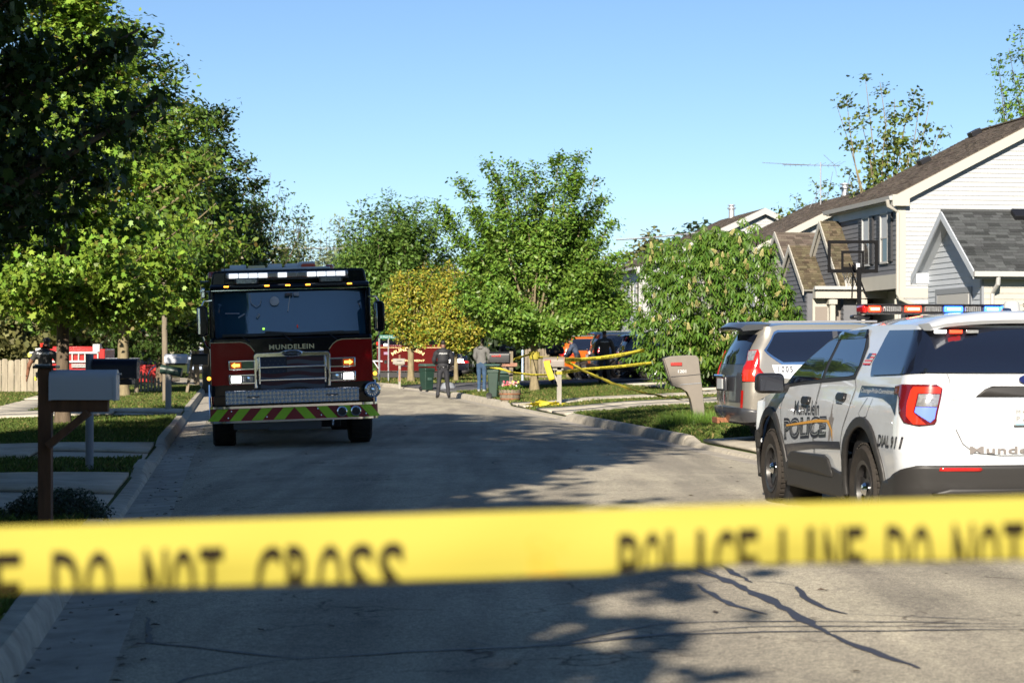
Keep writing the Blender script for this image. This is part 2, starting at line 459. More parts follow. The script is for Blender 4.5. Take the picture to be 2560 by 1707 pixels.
# tar lines sealing the cracks: flat strips on the asphalt, points given as seen in the photograph
def tarline(pts, w, name="tar_line"):
    P = [ground_at(u, v) for u, v in pts]
    # densify and wobble
    rnd = random.Random(int(pts[0][0]))
    Q = []
    for a, b in zip(P[:-1], P[1:]):
        n = max(2, int((b - a).length / 0.12))
        for k in range(n):
            q = a.lerp(b, k / n); q.x += rnd.uniform(-1, 1) * 0.012; q.y += rnd.uniform(-1, 1) * 0.012; Q.append(q)
    Q.append(P[-1])
    V = []; Fc = []
    for i, q in enumerate(Q):
        d = (Q[min(i + 1, len(Q) - 1)] - Q[max(i - 1, 0)]); d.z = 0; d.normalize(); s = Vector((-d.y, d.x, 0))
        e = min(i, len(Q) - 1 - i); ww = w * (0.35 + 0.65 * min(1, e / 4)) * rnd.uniform(0.6, 1.3) / 2
        for t in (-1, 1):
            p = q + s * ww * t; V.append((p.x, p.y, gz(p.x, p.y) + 0.004))
        if i: Fc.append((2 * i - 2, 2 * i - 1, 2 * i + 1, 2 * i))
    return V, Fc
D = 1.0884
TL = [([(1560, 1300), (1640, 1322), (1665, 1333)], .035), ([(1590, 1298), (1650, 1325)], .03), ([(1650, 1298), (1728, 1340)], .05),
      ([(1600, 1310), (1660, 1332), (1740, 1365), (1790, 1390), (1850, 1428), (1905, 1457)], .075), ([(1905, 1457), (1990, 1492), (2110, 1536)], .06),
      ([(1605, 1345), (1620, 1360), (1680, 1390), (1760, 1411)], .05), ([(1605, 1343), (1665, 1332), (1790, 1340), (1830, 1350)], .012),
      ([(1828, 1350), (1850, 1378), (1885, 1398), (1945, 1413)], .07), ([(1945, 1413), (2100, 1420), (2352, 1428)], .018),
      ([(1300, 1390), (1480, 1402), (1560, 1395)], .0), 
      ([(1080, 1500), (1300, 1475), (1500, 1440), (1620, 1432), (1900, 1428), (2352, 1438)], .022),
      ([(640, 1520), (1000, 1500), (1280, 1482), (1500, 1462), (1750, 1452), (1900, 1455), (2352, 1450)], .03),
      ([(1280, 1476), (1560, 1458), (1720, 1445), (1900, 1440), (2150, 1440), (2352, 1445)], .02),
      ([(340, 1420), (345, 1480), (640, 1512), (700, 1520)], .03), ([(250, 1668), (420, 1560), (640, 1520)], .02),
      ([(980, 1465), (1080, 1478), (1130, 1490)], .012), ([(1200, 1465), (1260, 1480)], .012), ([(600, 1440), (880, 1432), (1000, 1425)], .01)]
mb = MB()
for pts, w in TL:
    if w > 0:
        V, Fc = tarline([(u * D, v * D) for u, v in pts], w); mb.add(V, Fc)
o = mb.build("tar_sealant", M_TAR, None, smooth=False); tag(o, kind="stuff", cat="crack sealant", label="dark tar lines sealing cracks in the sunlit road surface")

# ------------------------------------------------------------------ grass
rng = np.random.default_rng(5)
def in_any(x, y):
    """True where paving covers the ground"""
    return False
def paved(x, y, side):
    if side < 0:
        d = (XL(y) - 0.62 - x) / PX; yy = y + d * PY
        for a, b in ((18.2, 23.0), (27.0, 30.6), (44.6, 49.0)):
            fl = 0.5 * max(0, 1 - d / 1.5)
            if a - fl - 0.02 < yy < b + fl + 0.02: return True
        if 3.85 < d < 5.25 and 31.6 < yy < 74: return True
        if 5.2 < d < 11.7 and 52.9 < yy < 54.1: return True
    else:
        d = (x - XR(y) - 0.17) / PX; yy = y - d * PY
        for a, b in ((24.5, 31.9), (46, 49.6), (52.6, 54.4), (71, 83.5)):
            fl = 0.5 * max(0, 1 - d / 1.5)
            if a - fl - 0.02 < yy < b + fl + 0.02 and d < 14: return True
        if 5.55 < d < 6.95 and 33 < yy < 71: return True
    return False
def blades(name, side, y0, y1, dens, h, w, dmax, material, label, dry=0.0, dmin=0.0):
    """real blades of grass on the ground within the view"""
    P = []
    n = int(dens * (y1 - y0) * dmax)
    ys = rng.uniform(y0, y1, n); ds = rng.uniform(dmin, dmax, n) 
    for y, d in zip(ys, ds):
        x = (XL(y) - 0.62 - d) if side < 0 else (XR(y) + 0.19 + d)
        if abs(x / y) > 0.26: continue
        if paved(x, y, side): continue
        P.append((x, y, gz(x, y)))
    P = np.array(P); n = len(P)
    if n == 0: return
    a = rng.uniform(0, 2 * np.pi, n); hh = h * rng.uniform(0.4, 1.3, n); ww = w * rng.uniform(0.6, 1.3, n)
    bend_ = rng.normal(0, 0.5, (n, 2)) * hh[:, None]
    dx, dy = np.cos(a) * ww, np.sin(a) * ww
    V = np.zeros((n, 4, 3))
    V[:, 0] = P + np.stack([-dx, -dy, np.full(n, -0.01)], 1); V[:, 1] = P + np.stack([dx, dy, np.full(n, -0.01)], 1)
    mid = P + np.stack([bend_[:, 0] * 0.3, bend_[:, 1] * 0.3, hh * 0.6], 1)
    V[:, 2] = mid + np.stack([dx * 0.7, dy * 0.7, np.zeros(n)], 1)
    V[:, 3] = P + np.stack([bend_[:, 0], bend_[:, 1], hh], 1)
    idx = np.arange(n)[:, None] * 4 + np.array([0, 1, 2, 3])[None]
    mi = (rng.uniform(0, 1, n) < dry).astype(np.int32)
    o = np_mesh(name, V.reshape(-1, 3), idx.ravel(), np.full(n, 4), [material, M_GRASSL], mi=mi)
    tag(o, label, "grass", None, "stuff")
blades("grass", -1, 9, 18, 900, .07, .006, 3.0, M_GRASS, "shaded lawn grass beside the left kerb and driveways nearest the camera", .05)
blades("grass", -1, 22, 45, 520, .06, .008, 6.5, M_GRASS, "shaded lawn grass between the left driveways", .08)
blades("grass", -1, 45, 80, 260, .07, .013, 14, M_GRASS, "sunlit lawn grass on the left beyond the third driveway", .22)
blades("grass", 1, 31, 46.5, 700, .08, .008, 8, M_GRASS, "lawn grass round the plastic mailbox on the right", .12)
blades("grass", 1, 48, 72, 380, .07, .012, 12, M_GRASS, "sunlit lawn grass behind the taped mailboxes on the right", .22)
blades("grass", 1, 83, 125, 70, .10, .025, 22, M_GRASS, "far lawn grass at the bend of the street", .4)
# ------------------------------------------------------------------ trees
M_BARK = mat("bark", (0.11, 0.085, 0.06), 0.95, spec=0.1, var=0.4, vscale=7, bump=0.8, bscale=30, stretch=(1, 1, 0.25))
M_BARKL = mat("pale_bark", (0.20, 0.165, 0.10), 0.95, spec=0.1, var=0.3, vscale=9, bump=0.6, bscale=30, stretch=(1, 1, 0.3))
def leafm(name, c, isl=0.45, tr=0.33, rough=0.45): return mat(name, c, rough, spec=0.35, island=isl, transl=tr)
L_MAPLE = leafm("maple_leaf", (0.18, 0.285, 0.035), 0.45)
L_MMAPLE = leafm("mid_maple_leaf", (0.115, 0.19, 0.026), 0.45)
L_DMAPLE = leafm("shade_toned_maple_leaf", (0.042, 0.075, 0.014), 0.3, 0.25)  # darker copy of the maple green, deep shade put into the leaf colour
L_LINDEN = leafm("linden_leaf", (0.135, 0.235, 0.034), 0.4)
L_GREEN = leafm("green_leaf", (0.10, 0.175, 0.032), 0.35)
L_YELLOW = leafm("yellow_green_leaf", (0.34, 0.31, 0.04), 0.4)
L_PALE = leafm("pale_leaf", (0.19, 0.23, 0.12), 0.25)
L_OLIVE = leafm("olive_leaf", (0.16, 0.16, 0.055), 0.3)
L_BROWN = leafm("brown_bud", (0.22, 0.14, 0.07), 0.3)
L_COTTON = leafm("cottonwood_leaf", (0.12, 0.16, 0.035), 0.5)
L_BUCK = leafm("buckeye_leaf", (0.082, 0.155, 0.02), 0.4)
L_FLOW = mat("buckeye_blossom", (0.42, 0.38, 0.15), 0.7, island=0.15, transl=0.2)
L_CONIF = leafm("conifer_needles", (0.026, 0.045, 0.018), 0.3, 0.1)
L_RED = leafm("red_young_leaf", (0.15, 0.12, 0.03), 0.3)

SHAPES = {
 'simple': [(0, -.5), (.30, -.12), (.24, .28), (0, .62), (-.24, .28), (-.30, -.12)],
 'round': [(0, -.45), (.36, -.3), (.45, .1), (0, .55), (-.45, .1), (-.36, -.3)],
 'diamond': [(0, -.5), (.27, 0), (0, .55), (-.27, 0)],
 'quad': [(-.42, -.4), (.42, -.4), (.36, .4), (-.36, .45)],
 'maple': [(0, -.42), (.38, -.34), (.30, -.06), (.54, .20), (.17, .20), (.02, .62), (-.19, .17), (-.52, .24), (-.32, -.03), (-.40, -.30)],
 'leaflet': [(0, 0), (.13, .45), (.10, .8), (0, 1.0), (-.10, .8), (-.13, .45)],
}
def leaves_np(rng, C, size, shape, up=0.7, out=None, droop=0.0):
    """leaf polygons at the points C; normals lean up and outwards"""
    n = len(C); sh = np.array(SHAPES[shape]); k = len(sh)
    N = rng.normal(0, 0.55, (n, 3)); N[:, 2] += up
    if out is not None: N += out * 0.55
    N /= np.linalg.norm(N, axis=1)[:, None] + 1e-9
    T = rng.normal(0, 1, (n, 3)); T[:, 2] -= droop
    T -= N * np.sum(T * N, 1)[:, None]; T /= np.linalg.norm(T, axis=1)[:, None] + 1e-9
    B = np.cross(N, T)
    s = size * rng.uniform(0.65, 1.3, n)
    fold = (np.abs(sh[:, 0])) * 0.35
    asp = rng.uniform(.6, 1.15, n)[:, None, None]
    V = C[:, None, :] + s[:, None, None] * (B[:, None, :] * sh[None, :, 0:1] * asp + T[:, None, :] * sh[None, :, 1:2] - N[:, None, :] * fold[None, :, None])
    idx = np.arange(n * k)
    return V.reshape(-1, 3), idx, np.full(n, k)

def tree(name, label, x, y, tips, fork=(0, 0, 1.6), trunk_r=0.13, plume=0.5, nl=20000, leaf=0.10, shape='diamond', leafmat=None, bark=None,
         seed=1, group=None, start=0.35, z0=None, lean=(0, 0), cat="tree", up=0.7, second=None, second_frac=0.0, droop=0.3, trunk_top=None, curve=0.35, limb_r=0.045, taper=0.75, spray=14):
    """tips: (dx, dy, z, weight) points the limbs reach, measured from the tree's base. fork: where limbs leave the trunk"""
    rng = np.random.default_rng(seed)
    z0 = gz(x, y) if z0 is None else z0
    t = empty(name, (x, y, z0), 0, label, cat, group)
    fk = Vector(fork); top = Vector(trunk_top) if trunk_top else fk
    mb = MB()
    r0 = trunk_r
    pts = [Vector((0, 0, -0.15)), Vector((0, 0, 0.05)), Vector((fk.x * .2, fk.y * .2, 0.35)), fk * 0.6, fk]
    rs = [r0 * 1.7, r0 * 1.45, r0 * 1.1, r0, r0 * 0.92]
    if trunk_top:
        for k in (0.35, 0.7, 1.0): pts.append(fk.lerp(top, k)); rs.append(r0 * (0.9 - 0.75 * k))
    mb.tube(pts, rs, 10)
    W = np.array([tp[3] for tp in tips], dtype=float); W /= W.sum()
    cs = []; outs = []
    cx = np.mean([tp[0] for tp in tips]); cy = np.mean([tp[1] for tp in tips]); cz = np.mean([tp[2] for tp in tips])
    cen = np.array([cx, cy, cz])
    for i, tp in enumerate(tips):
        e = Vector(tp[:3])
        if trunk_top:
            hz = min(max(e.z - 0.55 * math.hypot(e.x - fk.x, e.y - fk.y), fk.z), top.z * 0.96)
            f = (hz - fk.z) / max(1e-3, top.z - fk.z); s = fk.lerp(top, f); rr = r0 * (0.85 - 0.7 * f) * 0.5
        else:
            s = fk * rng.uniform(0.85, 1.0); rr = limb_r
        mid = s.lerp(e, 0.5) + Vector((0, 0, -curve * (e - s).length * 0.25)) + Vector(rng.normal(0, 0.05, 3)) * (e - s).length
        pl = []
        for k in range(6):
            q = k / 5; pl.append(s * (1 - q) ** 2 + mid * 2 * q * (1 - q) + e * q * q)
        mb.tube(pl, [max(0.008, rr * (1 - 0.8 * k / 5)) for k in range(6)], 5, caps=False)
        m = int(nl * W[i]); 
        if m < 1: continue
        # leaves sit in small sprays along the outer part of the limb
        G_ = spray; nsp = max(2, m // G_)
        q = start + (1 - start) * rng.uniform(0, 1, nsp) ** 0.8
        P0, P1, P2 = np.array(s), np.array(mid), np.array(e)
        base = (1 - q)[:, None] ** 2 * P0 + 2 * (q * (1 - q))[:, None] * P1 + (q ** 2)[:, None] * P2
        sig = plume * (1.0 - taper * (q - start) / (1 - start))
        off = rng.normal(0, 1, (nsp, 3)); off /= np.linalg.norm(off, axis=1)[:, None]; off *= rng.uniform(0, 1, nsp)[:, None] ** 0.45
        base = base + off * sig[:, None] * np.array([1, 1, 0.8])
        c = np.repeat(base, G_, axis=0) + rng.normal(0, 1, (nsp * G_, 3)) * leaf * (G_ / 14) ** .45 * np.array([1.25, 1.25, 0.7])
        cs.append(c)
    trunk = mb.build("trunk", bark or M_BARK, t, angle=60)
    C = np.concatenate(cs)
    O = C - cen; O /= np.linalg.norm(O, axis=1)[:, None] + 1e-9
    V, idx, pl = leaves_np(rng, C, leaf, shape, up, O, droop)
    mi = None; mats = [leafmat]
    if second: mats.append(second); mi = (rng.uniform(0, 1, len(pl)) < second_frac).astype(np.int32)
    cr = np_mesh("crown", V, idx, pl, mats, mi=mi, parent=t)
    return t

def shell_tips(rng, n, prof, z0, z1, inner=0.25, zpow=1.0, sq=1.0):
    """tips on and inside the surface of revolution r = prof(f), f = 0..1 from z0 to z1"""
    T = []
    for i in range(n):
        f = rng.uniform(0, 1) ** zpow; a = rng.uniform(0, 2 * np.pi)
        r = prof(f) * (rng.uniform(0.86, 1.08) if rng.uniform() > inner else rng.uniform(0.3, 0.8))
        T.append((r * math.cos(a), r * math.sin(a) * sq, z0 + f * (z1 - z0), 0.4 + prof(f)))
    return T
def ell(R, p=0.35): return lambda f: R * max(0.06, math.sin(math.pi * min(1, (f * (1 - p) + p * 0.5 + (0 if f < .5 else 0)) ** 1.0))) if True else 0
def egg(R): return lambda f: R * max(0.05, math.sqrt(max(0, 1 - (abs(f - 0.36) / (0.66 if f > 0.36 else 0.42)) ** 2.0)))
def cone(R): return lambda f: R * max(0.05, (1 - f) ** 0.75) * (0.75 + 0.25 * min(1, f / 0.15))
def broad(R): return lambda f: R * max(0.08, (1 - max(0, f - 0.25) / 0.78) ** 0.6 if f > 0.25 else 0.8 + 0.2 * f / 0.25)

def rtree(name, label, x, y, H, zc, prof, n=70, seed=1, **k):
    rg = np.random.default_rng(seed * 7 + 1)
    tips = shell_tips(rg, n, prof, zc, H)
    return tree(name, label, x, y, tips, seed=seed, **k)

GL = "maples in a row along the left parkway"
# the dark maple whose crown fills the upper left of the view, and the ones behind the viewpoint that shade the street
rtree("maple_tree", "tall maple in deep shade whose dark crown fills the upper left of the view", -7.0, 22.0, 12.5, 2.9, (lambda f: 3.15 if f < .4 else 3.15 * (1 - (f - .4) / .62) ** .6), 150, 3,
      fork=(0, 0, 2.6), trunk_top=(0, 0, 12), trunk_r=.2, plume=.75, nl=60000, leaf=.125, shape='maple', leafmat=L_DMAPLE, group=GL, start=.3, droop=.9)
rtree("maple_tree", "young maple with bright lit lower boughs behind the walking officer", ray(157, 0, 40).x, 40, 9.6, 2.2, cone(2.75), 120, 5,
      fork=(0, 0, 2.3), trunk_top=(.2, 0, 9.3), trunk_r=.125, plume=.6, nl=60000, leaf=.12, shape='maple', leafmat=L_MAPLE, group=GL, start=.3, second=L_RED, second_frac=.05, droop=.8, spray=34)
rtree("maple_tree", "maple with a pale straight trunk standing on the sunlit left lawn", ray(308, 0, 64).x, 64, 12.0, 2.6, broad(4.1), 130, 6,
      fork=(0, 0, 2.7), trunk_top=(0, 0, 11.5), trunk_r=.17, plume=.7, nl=46000, leaf=.18, shape='simple', leafmat=L_MMAPLE, bark=M_BARKL, group=GL, start=.3, second=L_RED, second_frac=.04, spray=34)
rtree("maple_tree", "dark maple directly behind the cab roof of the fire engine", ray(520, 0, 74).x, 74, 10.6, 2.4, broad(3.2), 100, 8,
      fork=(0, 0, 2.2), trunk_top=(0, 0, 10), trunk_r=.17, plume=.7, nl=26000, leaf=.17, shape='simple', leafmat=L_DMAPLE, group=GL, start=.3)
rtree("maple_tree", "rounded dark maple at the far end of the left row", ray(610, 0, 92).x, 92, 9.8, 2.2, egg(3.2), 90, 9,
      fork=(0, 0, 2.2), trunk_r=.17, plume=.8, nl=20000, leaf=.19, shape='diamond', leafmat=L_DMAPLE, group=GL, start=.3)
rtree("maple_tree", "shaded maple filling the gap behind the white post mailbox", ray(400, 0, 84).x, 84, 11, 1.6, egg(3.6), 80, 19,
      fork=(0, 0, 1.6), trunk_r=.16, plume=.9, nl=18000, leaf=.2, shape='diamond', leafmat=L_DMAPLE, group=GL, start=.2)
for i, (x, y, H, zc, R, s) in enumerate([(-5.9, -3.0, 11.6, 4.6, 3.1, 11), (-7.3, 6.5, 20.5, 6.5, 4.1, 12), (-11.8, 10.5, 16.5, 2.6, 4.9, 14), (-16.5, 4.5, 13.5, 2.5, 4.6, 15)]):
    rtree("maple_tree", ["maple beside the viewpoint on the left, out of view, shading the road", "tall maple left of the viewpoint, out of view",
          "tall maple on the left lawn, out of view", "tall maple far left of the viewpoint, out of view"][i], x, y, H, zc, egg(R), 70, s,
          fork=(0, 0, 2.2), trunk_r=.2, plume=1.0, nl=36000, leaf=.33, shape='quad', leafmat=L_MAPLE, group=GL, start=.2)

# central trees, traced as limbs whose ends were read off the photograph
def pt(u, v, Y, bx, by, bz): p = ray(u, v, Y); return (p.x - bx, p.z - bz)
def traced(name, label, u, Y, tips_uv, extra, seed, **k):
    x = ray(u, 0, Y).x; z0 = gz(x, Y); rg = np.random.default_rng(seed)
    T = []
    for (tu, tv, w) in tips_uv:
        a, z = pt(tu, tv, Y, x, Y, z0); T.append((a, rg.uniform(-1, 1) * 0.8, z, w))
    T += extra(rg, x, z0)
    return tree(name, label, x, Y, T, seed=seed, **k)
def fill(u0, u1, v0, v1, n, Y, u, dep, w=1.0, pw=1.0):
    def f(rg, x, z0):
        T = []
        for i in range(n):
            a = rg.uniform(0, 2 * np.pi); r = rg.uniform(0.25, 1) ** 0.5
            uu = (u0 + u1) / 2 + (u1 - u0) / 2 * r * math.cos(a); vv = (v0 + v1) / 2 + (v1 - v0) / 2 * r * math.sin(a)
            p = ray(uu, vv, Y); T.append((p.x - x, rg.uniform(-dep, dep) * math.sqrt(max(0.1, 1 - r * r * .8)), p.z - z0, w))
        return T
    return f
traced("linden_tree", "large vase-shaped green tree with yellow tape round its forked trunk", 1336, 65,
       [(1215, 400, 1.3), (1279, 398, .8), (1150, 448, 1.2), (1090, 508, 1.2), (1339, 412, .8), (1399, 386, 1.2), (1451, 378, 1.6), (1440, 440, 1.5), (1515, 488, 1.3), (1490, 440, .8),
        (1531, 556, 1.0), (1250, 470, 1.6), (1350, 480, 1.8), (1300, 430, 1.2), (1180, 520, 1.6), (1440, 540, 2), (1560, 640, 1.2), (1120, 560, 1.2), (1560, 740, 1), (1480, 800, 1.2), (1180, 780, 1.6), (1240, 830, 1.2)],
       fill(1130, 1540, 500, 850, 75, 65, 1336, 2.3), 21, fork=(0, 0, 1.75), trunk_r=.125, plume=.54, nl=92000, leaf=.12, shape='simple', leafmat=L_LINDEN, bark=M_BARKL, start=.42, curve=-.2, taper=.72, limb_r=.05)
traced("green_tree", "broad green tree behind the red ambulance and the yellow-leaved tree", 960, 108,
       [(1040, 500, 1), (975, 490, 1), (1000, 505, 1), (900, 500, 1), (1100, 545, 1), (935, 508, 1), (1125, 600, 1), (880, 560, 1), (1055, 505, .8)],
       fill(840, 1150, 520, 860, 95, 108, 960, 4.0), 22, fork=(0, 0, 1.6), trunk_r=.2, plume=1.0, nl=60000, leaf=.24, shape='diamond', leafmat=L_GREEN, start=.4, taper=.6)
traced("yellow_leaved_tree", "small tree with golden yellow-green leaves and a pale forked trunk behind the white mailbox", 1027, 88,
       [(1060, 655, 1), (1110, 665, 1), (1000, 690, 1), (985, 740, 1)], fill(965, 1130, 660, 835, 45, 88, 1027, 1.6), 23,
       fork=(0, 0, 1.55), trunk_r=.135, plume=.5, nl=24000, leaf=.12, shape='simple', leafmat=L_YELLOW, bark=M_BARKL, start=.35, second=L_LINDEN, second_frac=.3)
traced("yellow_leaved_tree", "golden yellow-green tree with a thin trunk just behind the officer on the road", 1140, 86,
       [(1175, 650, 1), (1120, 650, 1), (1215, 700, 1), (1230, 760, 1)], fill(1060, 1250, 665, 855, 50, 86, 1140, 1.7), 24,
       fork=(0, 0, 1.35), trunk_r=.085, plume=.5, nl=27000, leaf=.12, shape='simple', leafmat=L_YELLOW, bark=M_BARKL, start=.35, second=L_LINDEN, second_frac=.25)
traced("spreading_tree", "low spreading tree with several bare grey stems above the orange car", 1425, 90,
       [(1560, 620, 1), (1500, 600, 1), (1575, 700, 1), (1540, 790, 1), (1580, 760, .8)], fill(1370, 1580, 600, 830, 55, 90, 1425, 2.2), 25,
       fork=(0, 0, 1.2), trunk_r=.14, plume=.7, nl=24000, leaf=.19, shape='diamond', leafmat=L_LINDEN, bark=M_BARKL, start=.5, limb_r=.07)

# trees that stand round the viewpoint and close the street behind it
for i, (x, y, H, R) in enumerate([(-14, -46, 13, 7), (-1, -52, 14, 8), (12, -48, 12, 7), (25, -42, 13, 8), (-28, -38, 14, 8), (-34, -18, 13, 8), (-36, 2, 12, 8), (-34, 22, 12, 8), (-33, 42, 11, 7), (20, -62, 14, 8), (-12, -64, 15, 8), (34, -20, 12, 7)]):
    rtree("street_tree", "tree out of view " + ["straight behind the viewpoint, left of the road", "straight behind the viewpoint, on the road's axis", "behind the viewpoint, right of the road", "behind the viewpoint, far right", "behind the viewpoint, far left", "left and behind the viewpoint", "directly left across the gardens", "left across the gardens, level with the nearest driveways", "left across the gardens, level with the fire engine", "farthest behind, right of the road", "farthest behind, left of the road", "right and behind, beyond the houses"][i], x, y, H, .6, egg(R), 60, 140 + i, fork=(0, 0, 2), trunk_r=.2, plume=2.0, nl=5200, leaf=.62, shape='quad', leafmat=L_MAPLE, group="trees out of view that show only as reflections", start=.2)
# background wood, tree by tree
GB = "background trees beyond the bend of the street"
bgd = [  # u, Y, top v, half width px, material, sparse, label
 (745, 165, 512, 75, L_PALE, .5, "pale thin-leaved tree above the cab roof, left one of the airy pair"),
 (830, 170, 530, 60, L_PALE, .5, "pale thin-leaved tree behind the airy pair, next to the broad green tree"),
 (690, 150, 600, 80, L_OLIVE, 1, "olive tree low behind the cab roof lights"),
 (1620, 150, 575, 95, L_OLIVE, 1, "yellowish green tree beyond the grey roof and the white wire"),
 (1740, 170, 548, 60, L_CONIF, 1, "dark round evergreen on the skyline above the flowering tree"),
 (1500, 130, 612, 95, L_BROWN, .5, "brown budding tree to the right of the vase-shaped tree"),
 (1590, 120, 640, 75, L_BROWN, .6, "brown bushy tree left of the grey gable roof"),
 (1430, 140, 560, 70, L_BROWN, .3, "bare reddish tree showing above the spreading tree"),
 (1690, 140, 590, 70, L_GREEN, 1, "green tree just left of the brown house roof"),
 (20, 100, 640, 130, L_OLIVE, 1, "tall olive thicket tree at the far left edge"),
 (150, 105, 700, 120, L_OLIVE, 1, "olive bushy tree behind the red ladder truck"),
 (270, 110, 690, 110, L_GREEN, 1, "dark green tree behind the cab of the red ladder truck"),
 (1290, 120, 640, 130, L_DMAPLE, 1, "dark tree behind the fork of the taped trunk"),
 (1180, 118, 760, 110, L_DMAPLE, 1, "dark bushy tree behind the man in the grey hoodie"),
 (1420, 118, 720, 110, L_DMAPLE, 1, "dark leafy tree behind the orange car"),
 (1090, 112, 800, 70, L_CONIF, 1, "bush low behind the officer on the road, shade put into its colour"),  # near-black leaves stand for the shade of the trees in front
 (1250, 110, 800, 90, L_CONIF, 1, "bush low behind the officer by the black mailbox, shade put into its colour"),
 (1360, 112, 790, 80, L_CONIF, 1, "bush low behind the taped trunk, shade put into its colour"),
 (900, 125, 760, 90, L_GREEN, 1, "green tree left of the street name sign"),
 (1560, 112, 750, 60, L_OLIVE, 1, "low leafy tree in front of the grey garage gable"),
]
for i, (u, Y, vt, hw, m, sp, lab) in enumerate(bgd):
    x = ray(u, 0, Y).x; H = ray(0, vt, Y).z - gz(x, Y); R = hw / F * Y
    rtree("background_tree", lab, x, Y, H, 0.3 * min(1, H) + 0.1 * H, egg(R), 45, 40 + i, fork=(0, 0, H * .2), trunk_r=.15, plume=R * .34, nl=int(9500 * (sp if sp < 1 else 1) * (1.2 if hw > 90 else 1)),
          leaf=.2 + Y * .0011, shape='quad' if sp >= 1 else 'diamond', leafmat=m, group=GB, start=.3, curve=-.1)
# far woodland closing the horizon
rg = np.random.default_rng(77); C = []
for k in range(60000):
    u = rg.uniform(-500, 3100); Y = rg.uniform(190, 240)
    top = 790 - 60 * math.sin(u * .004) - 40 * math.sin(u * .013 + 1) - rg.uniform(0, 1) ** 3 * 60
    p = ray(u, rg.uniform(top, 900), Y); C.append(p)
V, idx, pl = leaves_np(rg, np.array(C), .7, 'quad', .3)
o = np_mesh("woodland", V, idx, pl, L_OLIVE); tag(o, "low woodland closing the view far beyond the street", "woodland", None, "stuff")

# cottonwood with two leaders behind the big gabled house
traced("cottonwood_tree", "sparse cottonwood with two white stems rising behind the big gabled roof", 2215, 84,
       [(2170, 185, 1), (2110, 250, .8), (2095, 262, .7), (2200, 205, 1), (2240, 245, .8), (2140, 290, 1), (2210, 290, 1), (2160, 350, 1), (2230, 340, .8), (2180, 400, 1), (2290, 230, 1.1), (2312, 232, 1.1),
        (2330, 250, .8), (2262, 290, 1), (2300, 330, 1), (2350, 320, .8), (2345, 380, .6), (2270, 380, 1), (2320, 420, .8), (2200, 440, 1), (2130, 440, .8), (2240, 430, .8)],
       lambda rg, x, z0: [], 31, fork=(0, 0, 3.8), trunk_r=.2, plume=.62, nl=2900, leaf=.17, shape='round', leafmat=L_COTTON, bark=M_BARKL, start=.3, curve=-.3, taper=.6, limb_r=.05)
traced("cottonwood_tree", "low sparse tree between the two house roofs behind the aerial", 2020, 96,
       [(1950, 520, 1), (1990, 490, 1), (2040, 455, 1), (2080, 430, 1), (2130, 420, 1), (2160, 450, 1), (2060, 500, 1), (2100, 480, 1), (1960, 540, 1), (2010, 520, 1)],
       fill(1950, 2190, 470, 700, 30, 96, 2020, 1.5), 32, fork=(0, 0, 2.5), trunk_r=.15, plume=.7, nl=5200, leaf=.17, shape='round', leafmat=L_COTTON, start=.3)
traced("maple_tree", "green maple cut by the right edge behind the big house roof", 2640, 80,
       [(2500, 195, 1), (2525, 120, 1), (2560, 60, 1), (2490, 150, 1), (2505, 280, 1), (2560, 100, 1), (2530, 240, 1), (2545, 190, 1), (2600, 40, 1), (2620, 120, 1), (2600, 200, 1), (2570, 260, 1), (2550, 310, 1)],
       fill(2570, 2800, 60, 500, 30, 80, 2640, 2), 33, fork=(0, 0, 2.5), trunk_r=.2, plume=.42, nl=17000, leaf=.16, shape='simple', leafmat=L_LINDEN, start=.3, curve=.2)

